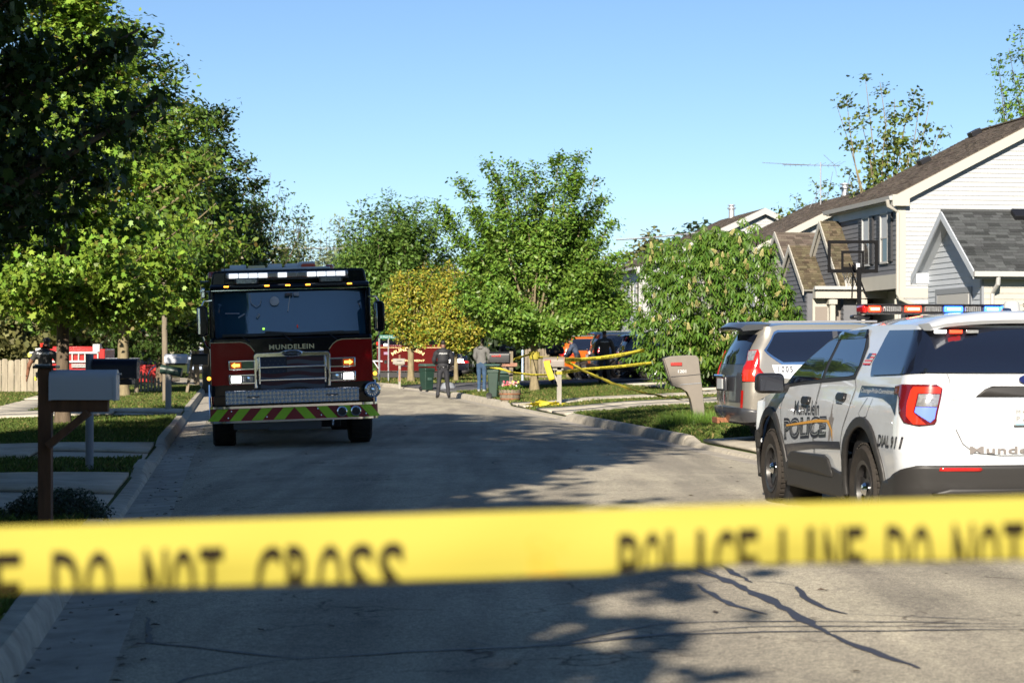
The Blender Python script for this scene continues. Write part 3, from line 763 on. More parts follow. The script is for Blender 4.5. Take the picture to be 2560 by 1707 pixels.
# flowering buckeye in front of the houses: palmate leaves in whorls and upright blossom spikes
def buckeye():
    Y = 60.0; bx = ray(1795, 0, Y).x; z0 = gz(bx, Y); rg = np.random.default_rng(55)
    t = empty("flowering_buckeye_tree", (bx, Y, z0), 0, "dense flowering tree with drooping palmate leaves and cream blossom spikes beside the plastic mailbox", "tree")
    OUT = [(1790, 575), (1850, 590), (1700, 590), (1640, 620), (1610, 680), (1600, 760), (1600, 850), (1605, 930), (1680, 955), (1800, 960), (1900, 950), (1960, 900), (1985, 820), (1968, 740), (1925, 680), (1880, 610), (1884, 575), (1860, 560), (1850, 600)]
    P = []
    cen = (1795, 770)
    def inside(u, v):
        c = False; n = len(OUT)
        for i in range(n):
            (x1, y1), (x2, y2) = OUT[i], OUT[(i + 1) % n]
            if (y1 > v) != (y2 > v) and u < (x2 - x1) * (v - y1) / (y2 - y1) + x1: c = not c
        return c
    while len(P) < 1350:
        u, v = rg.uniform(1560, 2020), rg.uniform(540, 975)
        ang = math.atan2(v - cen[1], u - cen[0]); wob = 1 + .07 * math.sin(ang * 7 + 1) + .05 * math.sin(ang * 13) + rg.normal(0, .035)
        if not inside(cen[0] + (u - cen[0]) / wob, cen[1] + (v - cen[1]) / wob): continue
        if math.sin(u * .045 + 2 * math.sin(v * .03)) * math.sin(v * .05 + 1.3) > .40 and rg.uniform() < .85: continue
        du, dv = (u - cen[0]) / 200, (v - cen[1]) / 205; r = min(1, math.hypot(du, dv)); dep = 2.2 * math.sqrt(1 - r * r * .95)
        yo = rg.choice([-1, 1], p=[.72, .28]) * dep * rg.uniform(.55, 1) ** .5
        q = ray(u, v, Y); P.append((q.x - bx, yo, q.z - z0, u, v))
    # whorls of 5-7 drooping leaflets
    Vs = []; tri = []; n0 = 0; sh = np.array(SHAPES['leaflet'])
    for (x, yo, z, u, v) in P:
        for w in range(3):
            c = np.array((x, yo, z)) + rg.normal(0, .13, 3); a0 = rg.uniform(0, 6.28); k = rg.integers(5, 8); s = rg.uniform(.13, .215)
            tilt = np.array([rg.normal(0, .5), rg.normal(0, .5) - .55, 0.8]); tilt /= np.linalg.norm(tilt)
            e1 = np.cross(tilt, [0, 0, 1.0]) if abs(tilt[2]) < .99 else np.array([1., 0, 0]); e1 /= np.linalg.norm(e1); e2 = np.cross(tilt, e1)
            for j in range(k):
                a = a0 + 2 * math.pi * j / k; d = e1 * math.cos(a) + e2 * math.sin(a); b = np.cross(tilt, d)
                ss = s * rg.uniform(.8, 1.15)
                for (sx, sy) in sh:
                    dr = -0.65 * sy * sy * ss
                    Vs.append(c + b * sx * ss * 1.2 + d * sy * ss * .85 + np.array([0, 0, dr]) - tilt * abs(sx) * ss * .3)
                tri.append(6)
    V = np.array(Vs)
    np_mesh("crown", V, np.arange(len(V)), np.array(tri), L_BUCK, parent=t)
    mb = MB()
    for k in range(26):
        p = P[rg.integers(0, len(P))]; e = Vector(p[:3]); s = Vector((rg.normal(0, .08), rg.normal(0, .08), .1))
        mb.tube([s, s.lerp(e, .4) + Vector((0, 0, .3)), e], [.045, .03, .01], 5, caps=False)
    mb.build("stem", M_BARK, t)
    # blossom spikes: a real stalk with rings of small florets
    fl = MB(); N = 135; made = 0
    spike = MB()
    for r_ in range(9):
        zz = .02 + r_ * .026; rr = .048 * (1 - (r_ / 9.5) ** 1.4) + .008
        for k in range(6):
            a = k * 1.047 + r_ * .5; c = Vector((rr * math.cos(a), rr * math.sin(a), zz)); s = .017
            spike.add([c + Vector((-s, 0, -s)), c + Vector((s, 0, -s)), c + Vector((0, s, 0)), c + Vector((0, -s, .3 * s)), c + Vector((0, 0, s * 1.6))], [(0, 1, 4), (1, 2, 4), (2, 0, 4), (0, 3, 1)])
    spike.tube([(0, 0, -.12), (0, 0, .24)], [.006, .004], 4)
    first = None
    for (x, yo, z, u, v) in P:
        if made >= N: break
        if yo > -.2 and v > 640: continue
        if rg.uniform() > .12: continue
        rot = (rg.normal(0, .35) + .1, rg.normal(0, .35), rg.uniform(0, 6.3))
        if first is None: first = spike.build("blossom_spike", L_FLOW, t, (x, yo - .28, z + .08), rot, smooth=False); o = first
        else:
            o = bpy.data.objects.new("blossom_spike", first.data); COL.objects.link(o); o.parent = t; o.location = (x, yo - .28, z + .08); o.rotation_euler = rot
        s = rg.uniform(.5, .9); o.scale = (s * 1.1, s * 1.1, s)
        made += 1
buckeye()

# low junipers and shrubs
def shrub(name, label, x, y, rx, ry, h, n, leaf, m, seed, shape='diamond', cat="shrub"):
    rg = np.random.default_rng(seed); z0 = gz(x, y)
    t = empty(name, (x, y, z0), 0, label, cat)
    d = rg.normal(0, 1, (n, 3)); d /= np.linalg.norm(d, axis=1)[:, None]; d[:, 2] = np.abs(d[:, 2])
    r = rg.uniform(.55, 1.0, n) + .12 * np.sin(d[:, 0] * 7 + seed) * np.cos(d[:, 1] * 6)
    C = d * r[:, None] * np.array([rx, ry, h])
    V, idx, pl = leaves_np(rg, C, leaf, shape, .5, d); np_mesh("foliage", V, idx, pl, m, parent=t)
    mb = MB()
    for k in range(10):
        a = k * .63; mb.tube([(0, 0, -.02), (rx * .4 * math.cos(a), ry * .4 * math.sin(a), h * .4), (rx * .7 * math.cos(a), ry * .7 * math.sin(a), h * .6)], [.015, .01, .005], 4)
    mb.build("stem", M_BARK, t)
p = ground_at(150, 1300)
shrub("juniper_shrub", "low dark bush at the foot of the nearest wooden mailbox post", p.x - .05, p.y + .1, .47, .4, .26, 9000, .028, L_CONIF, 61)
# ------------------------------------------------------------------ houses on the right
M_SIDW = mat("white_siding", (0.35, 0.36, 0.368), 0.55, spec=0.3, var=0.05, vscale=1.5)
M_SIDB = mat("pale_grey_siding", (0.40, 0.43, 0.47), 0.55, spec=0.3, var=0.05, vscale=2)
M_SIDD = mat("slate_grey_siding", (0.12, 0.125, 0.14), 0.6, spec=0.3, var=0.08, vscale=2)
M_SIDC = mat("cream_siding", (0.36, 0.35, 0.315), 0.6, spec=0.3, var=0.05, vscale=2)
M_CREAM = mat("cream_trim", (0.38, 0.365, 0.325), 0.5, spec=0.3)
M_WTRIM = mat("white_trim", (0.36, 0.36, 0.355), 0.5, spec=0.3)
M_GTRIM = mat("grey_trim", (0.20, 0.215, 0.24), 0.5, spec=0.3)
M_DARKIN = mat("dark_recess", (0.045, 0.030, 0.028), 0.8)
M_TANP = mat("tan_panel", (0.19, 0.165, 0.145), 0.6)
M_SHUT = mat("black_shutter", (0.028, 0.028, 0.032), 0.5)
M_GLASS = mat("window_glass", (0.03, 0.035, 0.045), 0.05, spec=0.9)
M_CURT = mat("curtain", (0.3, 0.33, 0.36), 0.8)
M_BLACK = mat("black_plastic", (0.012, 0.012, 0.014), 0.35)
def shingle_mat(nm, c, isl): return mat(nm, c, 0.95, spec=0.1, island=isl, var=0.18, vscale=25)
M_SHB = shingle_mat("brown_shingle", (0.105, 0.086, 0.070), 0.3)
M_SHT = shingle_mat("tan_shingle", (0.092, 0.076, 0.05), 0.4)
M_SHG = shingle_mat("grey_shingle", (0.058, 0.062, 0.064), 0.45)
M_SHP = shingle_mat("pale_shingle", (0.14, 0.135, 0.12), 0.2)

def siding(parent, poly, axis, at, out, material, lap=0.125, zoff=0.0, name="siding_board", joined=False):
    """clapboards: horizontal boards clipped to the polygon (s, z) in the plane axis = at; out = +-1 is the outward side"""
    zs = [p[1] for p in poly]; z = min(zs); top = max(zs); all_ = MB()
    while z < top - 1e-4:
        zt = min(z + lap, top)
        def clip(P, lim, keep_above):
            R = []
            for i in range(len(P)):
                a, b = P[i], P[(i + 1) % len(P)]
                ia = (a[1] >= lim) if keep_above else (a[1] <= lim); ib = (b[1] >= lim) if keep_above else (b[1] <= lim)
                if ia: R.append(a)
                if ia != ib:
                    t = (lim - a[1]) / (b[1] - a[1]); R.append((a[0] + t * (b[0] - a[0]), lim))
            return R
        P = clip(clip(poly, z, True), zt, False)
        Q = []
        for p in P:
            if not Q or abs(p[0] - Q[-1][0]) + abs(p[1] - Q[-1][1]) > 1e-5: Q.append(p)
        if len(Q) > 1 and abs(Q[0][0] - Q[-1][0]) + abs(Q[0][1] - Q[-1][1]) < 1e-5: Q.pop()
        if len(Q) >= 3 and max(q[0] for q in Q) - min(q[0] for q in Q) > 0.02:
            def pt3(s, zz, o):
                d = at + out * o
                return (d, s, zz) if axis == 'x' else (s, d, zz)
            f = [pt3(s, zz, 0.022 - 0.017 * (zz - z) / lap) for s, zz in Q]; bk = [pt3(s, zz, -0.01) for s, zz in Q]
            n = len(Q); mb = all_ if joined else MB()
            mb.add(f + bk, [tuple(range(n)), tuple(range(n, 2 * n))[::-1]] + [(i, (i + 1) % n, (i + 1) % n + n, i + n) for i in range(n)])
            if not joined: mb.build(name, material, parent, smooth=False)
        z = zt
    if joined:
        o = all_.build(name, material, parent, smooth=False); o["kind"] = "stuff"

def shingles(parent, a, b, c, d, material, seed=1, expo=0.14, tab=(0.16, 0.34), name="shingles"):
    """overlapping shingle tabs over the roof plane: a-b along the eave, d-c along the ridge"""
    a, b, c, d = map(Vector, (a, b, c, d)); rnd = random.Random(seed)
    n = (b - a).cross(d - a).normalized()
    if n.z < 0: n = -n
    Ls = ((d - a).length + (c - b).length) / 2; rows = max(2, int(Ls / expo)); mb = MB()
    for r in range(rows):
        f0, f1 = r / rows, min(1, (r + 1.12) / rows)
        p0, q0 = a.lerp(d, f0), b.lerp(c, f0); p1, q1 = a.lerp(d, f1), b.lerp(c, f1)
        W = (q0 - p0).length; s = -rnd.random() * tab[1]
        if W < 0.05: continue
        while s < W:
            w = rnd.uniform(*tab); s0, s1 = max(0, s) / W, min(W, s + w - 0.004) / W
            if s1 > s0:
                h = 0.012 + rnd.choice([0, 0, .007]); 
                A, B, C_, D_ = p0.lerp(q0, s0) + n * h, p0.lerp(q0, s1) + n * h, p1.lerp(q1, s1) + n * 0.003, p1.lerp(q1, s0) + n * 0.003
                A2, B2 = A - n * (h + .004), B - n * (h + .004)
                mb.add([A, B, C_, D_, A2, B2], [(0, 1, 2, 3), (0, 4, 5, 1), (0, 3, 4), (1, 5, 2)])
            s += w
    o = mb.build(name, material, parent, smooth=False); o["kind"] = "stuff"
    return o
def deck(parent, a, b, c, d, material, th=0.14, name="roof"):
    """roof board under the shingles"""
    P = [Vector(p) for p in (a, b, c, d)]; n = (P[1] - P[0]).cross(P[3] - P[0]).normalized()
    if n.z < 0: n = -n
    lo = [p - n * th for p in P]
    return MB().add(P + lo, [(0, 1, 2, 3), (7, 6, 5, 4), (0, 4, 5, 1), (1, 5, 6, 2), (2, 6, 7, 3), (3, 7, 4, 0)]).build(name, material, parent, smooth=False)
class Frame:
    """house frame: x away from the street, y along the street, z up from world zero"""
    def __init__(s, X, Y, rz=RZ): s.X, s.Y, s.rz = X, Y, rz; s.c, s.s = math.cos(rz), math.sin(rz)
    def world(s, x, y, z): return Vector((s.X + x * s.c - y * s.s, s.Y + x * s.s + y * s.c, z))
    def on_x(s, u, v, x):
        k = (u - 1280) / F; den = k * s.c + s.s                 # X = kY
        y = (s.X + x * s.c - k * (s.Y + x * s.s)) / den; Y = s.Y + x * s.s + y * s.c
        return y, CAMZ + (HZ - v) / F * Y
    def on_y(s, u, v, y):
        k = (u - 1280) / F; den = s.c - k * s.s
        x = (k * (s.Y + y * s.c) - s.X + y * s.s) / den; Y = s.Y + x * s.s + y * s.c
        return x, CAMZ + (HZ - v) / F * Y
def window(parent, axis, at, out, s0, s1, z0, z1, frame_m, glass_m=None, rows=2, cols=1, sill=True, curtain=False, fr=0.06):
    def P(s, z, o): d = at + out * o; return (d, s, z) if axis == 'x' else (s, d, z)
    def bx(mb, sa, sb, za, zb, oa, ob):
        mb.add([P(sa, za, oa), P(sb, za, oa), P(sb, zb, oa), P(sa, zb, oa), P(sa, za, ob), P(sb, za, ob), P(sb, zb, ob), P(sa, zb, ob)],
               [(0, 1, 2, 3), (7, 6, 5, 4), (0, 4, 5, 1), (1, 5, 6, 2), (2, 6, 7, 3), (3, 7, 4, 0)])
    f = MB(); w = fr
    bx(f, s0 - w, s0, z0 - w, z1 + w, -.02, .05); bx(f, s1, s1 + w, z0 - w, z1 + w, -.02, .05); bx(f, s0, s1, z1, z1 + w, -.02, .05); bx(f, s0, s1, z0 - w, z0, -.02, .05)
    for r in range(1, rows): zz = z0 + (z1 - z0) * r / rows; bx(f, s0, s1, zz - .02, zz + .02, .0, .04)
    for c in range(1, cols): ss = s0 + (s1 - s0) * c / cols; bx(f, ss - .015, ss + .015, z0, z1, .0, .038)
    wnd = f.build("window", frame_m, parent, smooth=False)
    for r in range(rows):
        g = MB(); za = z0 + (z1 - z0) * r / rows; zb = z0 + (z1 - z0) * (r + 1) / rows; bx(g, s0, s1, za, zb, -.015, .012)
        g.build("pane", (M_CURT if (curtain and r == rows - 1) else (glass_m or M_GLASS)), wnd, smooth=False)
    return wnd
def box_part(name, parent, material, x0, x1, y0, y1, z0, z1, bevel=0.0):
    return MB().box(((x0 + x1) / 2, (y0 + y1) / 2, (z0 + z1) / 2), (abs(x1 - x0), abs(y1 - y0), abs(z1 - z0))).build(name, material, parent, smooth=False, bevel=bevel)

# ---- the large gabled house
A = Frame(11.07, 58.0)
hA = empty("house", (A.X, A.Y, 0), RZ, "large two-storey house with a white clapboard gable and slate grey street front", "house")
EZ, RZZ, HW, LN = 5.95, 8.45, 4.85, 6.15
box_part("wall", hA, M_SIDD, 0.0, 9.68, 0.02, LN, 3.32, EZ - .02)
box_part("wall", hA, M_SIDC, 0.75, 9.68, 0.02, LN, -0.3, 3.31)
MB().prism([(0.0, EZ - .03), (2 * HW, EZ - .03), (HW, RZZ - .08)], 0.02, LN, 'XZ').build("wall", M_SIDW, hA, smooth=False)
gp_ = [(0.2, 2.6), (9.7, 2.6), (9.7, EZ - .05), (HW, RZZ - .16), (0.2, EZ - .05)]
siding(hA, gp_, 'y', 0.0, -1, M_SIDW, 0.13)
siding(hA, [(0.02, 3.72), (LN, 3.72), (LN, EZ - .42), (0.02, EZ - .42)], 'x', 0.0, -1, M_SIDD, 0.14)
siding(hA, [(0.02, 0.4), (LN, 0.4), (LN, 3.3), (0.02, 3.3)], 'x', 0.75, -1, M_SIDC, 0.14)
box_part("corner_board", hA, M_CREAM, -0.03, 0.21, -0.035, 0.03, 3.3, EZ)
box_part("corner_board", hA, M_CREAM, 9.5, 9.73, -0.035, 0.03, 0.5, EZ)
box_part("band_board", hA, M_CREAM, -0.05, 1.0, -0.04, 0.02, 3.02, 3.31)
box_part("band_board", hA, M_SIDC, -0.035, 0.02, 0.03, LN, 3.30, 3.72)
box_part("frieze_board", hA, M_SIDB, -0.05, 0.02, 0.03, LN, EZ - .42, EZ - .12)
OV = .22; sl = (RZZ - EZ) / HW
e0 = (-OV, -OV, EZ - OV * sl + .1); e1 = (-OV, LN + .12, EZ - OV * sl + .1); r0 = (HW, -OV, RZZ + .1); r1 = (HW, LN + .12, RZZ + .1)
f0 = (2 * HW + OV, -OV, EZ - OV * sl + .1); f1 = (2 * HW + OV, LN + .12, EZ - OV * sl + .1)
deck(hA, e0, e1, r1, r0, M_SHB); deck(hA, f0, f1, r1, r0, M_SHB)
shingles(hA, e0, e1, r1, r0, M_SHB, 3); shingles(hA, f0, f1, r1, r0, M_SHB, 4)
for s_, (ea) in ((1, e0), (-1, f0)):
    mb = MB(); a = Vector(ea) + Vector((0, -.025, -.02)); b = Vector(r0) + Vector((0, -.025, -.02))
    mb.add([a, b, b + Vector((0, 0, -.30)), a + Vector((0, 0, -.30)), a + Vector((0, .04, 0)), b + Vector((0, .04, 0)), b + Vector((0, .04, -.30)), a + Vector((0, .04, -.30))],
           [(0, 1, 2, 3), (7, 6, 5, 4), (0, 4, 5, 1), (1, 5, 6, 2), (2, 6, 7, 3), (3, 7, 4, 0)]).build("rake_board", M_CREAM, hA, smooth=False)
box_part("soffit", hA, M_CREAM, -OV, 0.03, -OV + .02, LN + OV, EZ - .17, EZ - .15)
box_part("eave_return", hA, M_CREAM, -OV - .02, 0.26, -OV - .03, -.03, EZ - .30, EZ + .02)
g_ = MB(); g_.prism([(-OV - .13, EZ - .02), (-OV - .10, EZ - .14), (-OV, EZ - .14), (-OV, EZ - .02)], -OV, LN + OV, 'XZ').build("gutter", M_WTRIM, hA, smooth=False)
box_part("ridge_cap", hA, M_SHB, HW - .12, HW + .12, -OV, LN + OV, RZZ + .09, RZZ + .13)
dsp = MB(); dsp.tube([(-.40, -.24, EZ - .14), (-.36, -.2, EZ - .30), (-.04, -.10, EZ - .48), (-.05, -.10, 3.15), (.02, -.1, 3.0), (.66, -.05, 2.72), (.70, -.05, 2.55), (.70, -.05, .7)], .055, 8); dsp.build("downspout", M_CREAM, hA)
dsp = MB(); dsp.tube([(1.02, -.1, 3.12), (1.1, -.1, 3.0), (1.12, -.08, 2.7), (.98, -.08, 2.5), (.92, -.08, .7)], .05, 8); dsp.build("downspout", M_CREAM, hA)
for (ua, ub, va, vb) in ((2161, 2176.5, 545, 660), (2206.5, 2223, 534, 653)):
    ya, zb = A.on_x(ub, va, 0); yb, _ = A.on_x(ua, va, 0); _, za = A.on_x(ub, vb, 0)
    window(hA, 'x', -.022, -1, ya, yb, za, zb, M_WTRIM, rows=2, curtain=True)
    for sgn in (0, 1):
        w = (yb - ya) * .52
        s0, s1 = ((ya - w - .07, ya - .07) if sgn == 0 else (yb + .07, yb + w + .07))
        sh = box_part("shutter", hA, M_SHUT, -.07, -.022, s0, s1, za - .02, zb + .02)
        for q in range(14):
            zz = za + (zb - za) * (q + .5) / 14; box_part("slat", sh, M_SHUT, -.082, -.07, s0 + .04, s1 - .04, zz - .035, zz + .02)
# small square vents on the roof
for (fx, yy) in ((.52, 5.0), (.90, 5.5)):
    zz = EZ + .1 + fx * HW * sl; MB().box((fx * HW, yy, zz + .10), (.35, .4, .18), ry=-math.atan(sl)).build("roof_vent", M_BLACK, hA, smooth=False, bevel=.02)
# first floor openings facing the camera below the overhang
box_part("entry_wall", hA, M_CREAM, 0.0, .73, 0.3, 0.36, .5, 3.0)
x0, z1 = A.on_y(2236, 752, 0); x1, z0 = A.on_y(2272, 790, 0)
window(hA, 'y', .29, -1, .16, .56, 1.7, 2.66, M_WTRIM, rows=1, cols=2)

# two steep gabled bays in front, slate siding, tan shingles
def bay(parent, yc, hw, x0, x1, ze, za, sid, sh, trim, ov=.22, seed=1, holder_name="bay", wall_to=0.4):
    h = parent
    MB().prism([(yc - hw, wall_to), (yc + hw, wall_to), (yc + hw, ze), (yc, za), (yc - hw, ze)], x0, x1, 'YZ').build("bay_wall", sid, h, smooth=False)
    siding(h, [(yc - hw, wall_to), (yc + hw, wall_to), (yc + hw, ze), (yc, za), (yc - hw, ze)], 'x', x0, -1, sid, 0.14)
    s = (za - ze) / hw
    for sg in (-1, 1):
        e0 = (x0 - ov, yc + sg * (hw + ov), ze - ov * s + .08); e1 = (x1 + .3, yc + sg * (hw + ov), ze - ov * s + .08); r0 = (x0 - ov, yc, za + .08); r1 = (x1 + .3, yc, za + .08)
        deck(h, e0, e1, r1, r0, trim, .08, "bay_roof"); shingles(h, e0, e1, r1, r0, sh, seed + sg, .115, (.10, .26))
        a, b = Vector(e0) + Vector((-.02, 0, .02)), Vector(r0) + Vector((-.02, 0, .02)); dn = Vector((0, 0, -.2)); bk = Vector((.035, 0, 0))
        MB().add([a, b, b + dn, a + dn, a + bk, b + bk, b + dn + bk, a + dn + bk], [(0, 1, 2, 3), (7, 6, 5, 4), (0, 4, 5, 1), (1, 5, 6, 2), (2, 6, 7, 3), (3, 7, 4, 0)]).build("rake_board", trim, h, smooth=False)
bay(hA, 5.62, 2.03, -0.50, 0.0, 3.5, 5.50, M_SIDD, M_SHT, M_CREAM, ov=.17, seed=11)
bay(hA, 7.0, 1.5, -1.10, -0.52, 3.5, 4.80, M_SIDD, M_SHT, M_CREAM, ov=.17, seed=21)
box_part("porch_beam", hA, M_CREAM, -1.5, 0.75, 3.2, 3.5, 3.10, 3.42)
box_part("porch_gutter", hA, M_WTRIM, -1.55, 0.1, 3.08, 3.2, 3.36, 3.46)
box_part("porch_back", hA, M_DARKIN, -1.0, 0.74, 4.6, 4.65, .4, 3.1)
box_part("garage_wall", hA, M_SIDC, -1.5, -.95, 3.52, 3.58, .4, 3.1)
box_part("wall_panel", hA, M_TANP, -1.42, -1.05, 3.49, 3.53, .8, 2.85)
box_part("porch_wall", hA, M_TANP, -.9, -.5, 3.9, 3.95, .4, 3.1)
for xx in (-.95, -.02):
    c = box_part("porch_column", hA, M_CREAM, xx - .08, xx + .08, 3.26, 3.42, .3, 3.1); box_part("capital", c, M_CREAM, xx - .13, xx + .13, 3.21, 3.47, 2.92, 3.06)

# ---- the grey garage nearest on the right
G = Frame(10.63 + .3, 50.0)
hG = empty("garage", (G.X, G.Y, 0), RZ, "pale grey clapboard garage with a dark grey shingle roof behind the police car's light bar", "garage")
gw, gze, gza, gl = 1.88, 3.55, 4.86, 5.0
MB().prism([(-gw, .3), (gw, .3), (gw, gze), (0, gza), (-gw, gze)], 0.0, gl, 'YZ').build("wall", M_SIDB, hG, smooth=False)
siding(hG, [(-gw, .5), (gw, .5), (gw, gze), (0, gza), (-gw, gze)], 'x', 0.0, -1, M_SIDB, 0.14)
siding(hG, [(0.03, .5), (gl, .5), (gl, gze - .02), (0.03, gze - .02)], 'y', -gw, -1, M_SIDC, 0.14)
s = (gza - gze) / gw; ov = .34
for sg in (-1, 1):
    e0 = (-ov, sg * (gw + ov), gze - ov * s + .08); e1 = (gl, sg * (gw + ov), gze - ov * s + .08); r0 = (-ov, 0, gza + .08); r1 = (gl, 0, gza + .08)
    deck(hG, e0, e1, r1, r0, M_SIDB, .09); shingles(hG, e0, e1, r1, r0, M_SHG, 31 + sg, .135, (.14, .36))
    a, b = Vector(e0) + Vector((-.02, 0, .02)), Vector(r0) + Vector((-.02, 0, .02)); dn = Vector((0, 0, -.2)); bk = Vector((.035, 0, 0))
    MB().add([a, b, b + dn, a + dn, a + bk, b + bk, b + dn + bk, a + dn + bk], [(0, 1, 2, 3), (7, 6, 5, 4), (0, 4, 5, 1), (1, 5, 6, 2), (2, 6, 7, 3), (3, 7, 4, 0)]).build("rake_board", M_SIDB, hG, smooth=False)
MB().tube([(-ov, 0, gza + .1), (gl, 0, gza + .1)], .05, 6).build("ridge_cap", M_SHG, hG)
eo = -(gw + ov); ez = gze - ov * s + .06
box_part("gutter", hG, M_WTRIM, -ov - .02, gl, eo - .12, eo - .0, ez - .11, ez + .01)
box_part("gutter_trim", hG, M_GTRIM, -ov + .05, gl, eo + .01, -gw - .03, ez - .16, ez - .10)
MB().tube([(.25, eo - .05, ez - .1), (.25, eo - .02, ez - .28), (.22, -gw - .08, ez - .5), (.22, -gw - .08, .5)], .055, 8).build("downspout", M_WTRIM, hG)
box_part("corner_board", hG, M_GTRIM, -.03, .03, -gw - .035, -gw + .08, .4, gze - .05)
box_part("eave_return", hG, M_SIDB, -ov, .1, gw - .05, gw + ov, gze - .32, gze - .05)
box_part("door_casing", hG, M_GTRIM, -.045, -.02, -1.15, 1.15, 2.92, 3.06); box_part("door_casing", hG, M_GTRIM, -.045, -.02, -1.27, -1.15, .6, 3.06); box_part("door_casing", hG, M_GTRIM, -.045, -.02, 1.15, 1.27, .6, 3.06)
gd = box_part("garage_door", hG, M_WTRIM, -.035, .02, -1.14, 1.14, .6, 2.91)
for q in range(4): box_part("door_panel", gd, M_WTRIM, -.05, -.035, -1.08, 1.08, .66 + q * .57, 1.18 + q * .57)
MB().box((3.0 - 1.35, -.22, gza - .1 + .12), (.45, .36, .13), rx=math.atan(s)).build("roof_vent", M_BLACK, hG, smooth=False, bevel=.02)
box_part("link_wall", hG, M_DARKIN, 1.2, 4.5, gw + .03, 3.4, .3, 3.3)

def house(u, Y, hw, ez, rz, ln, lab, wall, gable, roof, trim, seed, bays=(), wins=()):
    fr = Frame(ray(u, 0, Y).x, Y); h = empty("house", (fr.X, fr.Y, 0), RZ, lab, "house")
    MB().prism([(0, -.2), (2 * hw, -.2), (2 * hw, ez), (hw, rz), (0, ez)], 0, ln, 'XZ').build("wall", wall, h, smooth=False)
    siding(h, [(0.02, 1), (2 * hw, 1), (2 * hw, ez - .04), (hw, rz - .15), (0.02, ez - .04)], 'y', 0, -1, gable, .16)
    siding(h, [(0.02, 1), (ln, 1), (ln, ez - .1), (0.02, ez - .1)], 'x', 0, -1, wall, .16, joined=True, name="street_siding")
    ov = .35; s = (rz - ez) / hw
    for sg, ex in ((0, -ov), (1, 2 * hw + ov)):
        e0 = (ex, -ov, ez - ov * s + .1); e1 = (ex, ln + ov, ez - ov * s + .1); r0 = (hw, -ov, rz + .1); r1 = (hw, ln + ov, rz + .1)
        deck(h, e0, e1, r1, r0, roof); shingles(h, e0, e1, r1, r0, roof, seed + sg, .2, (.25, .5))
        a, b = Vector(e0) + Vector((0, -.03, 0)), Vector(r0) + Vector((0, -.03, 0)); dn = Vector((0, 0, -.32)); bk = Vector((0, .04, 0))
        MB().add([a, b, b + dn, a + dn, a + bk, b + bk, b + dn + bk, a + dn + bk], [(0, 1, 2, 3), (7, 6, 5, 4), (0, 4, 5, 1), (1, 5, 6, 2), (2, 6, 7, 3), (3, 7, 4, 0)]).build("rake_board", trim, h, smooth=False)
    box_part("gutter", h, M_WTRIM, -ov - .12, -ov, -ov, ln + ov, ez - .15, ez - .03)
    box_part("corner_board", h, trim, -.03, .22, -.035, .03, .5, ez)
    MB().tube([(-.4, -.2, ez - .1), (-.3, -.15, ez - .35), (-.08, -.1, ez - .55), (-.08, -.1, .8)], .06, 6).build("downspout", M_WTRIM, h)
    for b in bays: bay(h, *b)
    for (y0, y1, z0, z1) in wins: window(h, 'x', -.022, -1, y0, y1, z0, z1, M_WTRIM, rows=2)
    return fr, h
frB, hB = house(1893, 86, 5.0, 5.9, 8.35, 9, "second house with a brown roof and cream rake, carrying the tall aerial", M_SIDB, M_SIDW, M_SHB, M_CREAM, 50,
      bays=[(6.5, 2.6, -1.0, 0.0, 3.6, 6.1, M_SIDC, M_SHB, M_CREAM)])
frC, hC = house(1606, 104, 6.4, 5.85, 8.8, 9, "third house with a white gable partly hidden by the flowering tree", M_SIDB, M_SIDW, M_SHB, M_WTRIM, 60,
      bays=[(7.2, 2.2, -2.2, -.4, 3.2, 5.2, M_SIDB, M_SHP, M_SIDB)], wins=[(.6, 1.3, 3.6, 5.0), (2.2, 2.9, 3.6, 5.0)])
# low brown garage roof of the second house, seen left of the slate bays
hR = empty("garage", (A.world(.5, 14.1, 0).x, A.world(.5, 14.1, 0).y, 0), RZ, "garage with a brown shingle gable showing between the flowering tree and the slate bays", "garage")
MB().prism([(-2.2, .2), (2.2, .2), (2.2, 3.95), (0, 5.65), (-2.2, 3.95)], 0.0, 5, 'YZ').build("wall", M_SIDC, hR, smooth=False)
for sg in (-1, 1):
    e0 = (-.3, sg * 2.5, 3.8); e1 = (5, sg * 2.5, 3.8); r0 = (-.3, 0, 5.73); r1 = (5, 0, 5.73)
    deck(hR, e0, e1, r1, r0, M_CREAM, .1); shingles(hR, e0, e1, r1, r0, M_SHB, 71 + sg)
    a, b = Vector(e0) + Vector((-.02, 0, .02)), Vector(r0) + Vector((-.02, 0, .02)); dn = Vector((0, 0, -.22)); bk = Vector((.035, 0, 0))
    MB().add([a, b, b + dn, a + dn, a + bk, b + bk, b + dn + bk, a + dn + bk], [(0, 1, 2, 3), (7, 6, 5, 4), (0, 4, 5, 1), (1, 5, 6, 2), (2, 6, 7, 3), (3, 7, 4, 0)]).build("rake_board", M_CREAM, hR, smooth=False)
siding(hR, [(-2.2, .5), (2.2, .5), (2.2, 3.95), (0, 5.65), (-2.2, 3.95)], 'x', 0.0, -1, M_SIDC, 0.16)
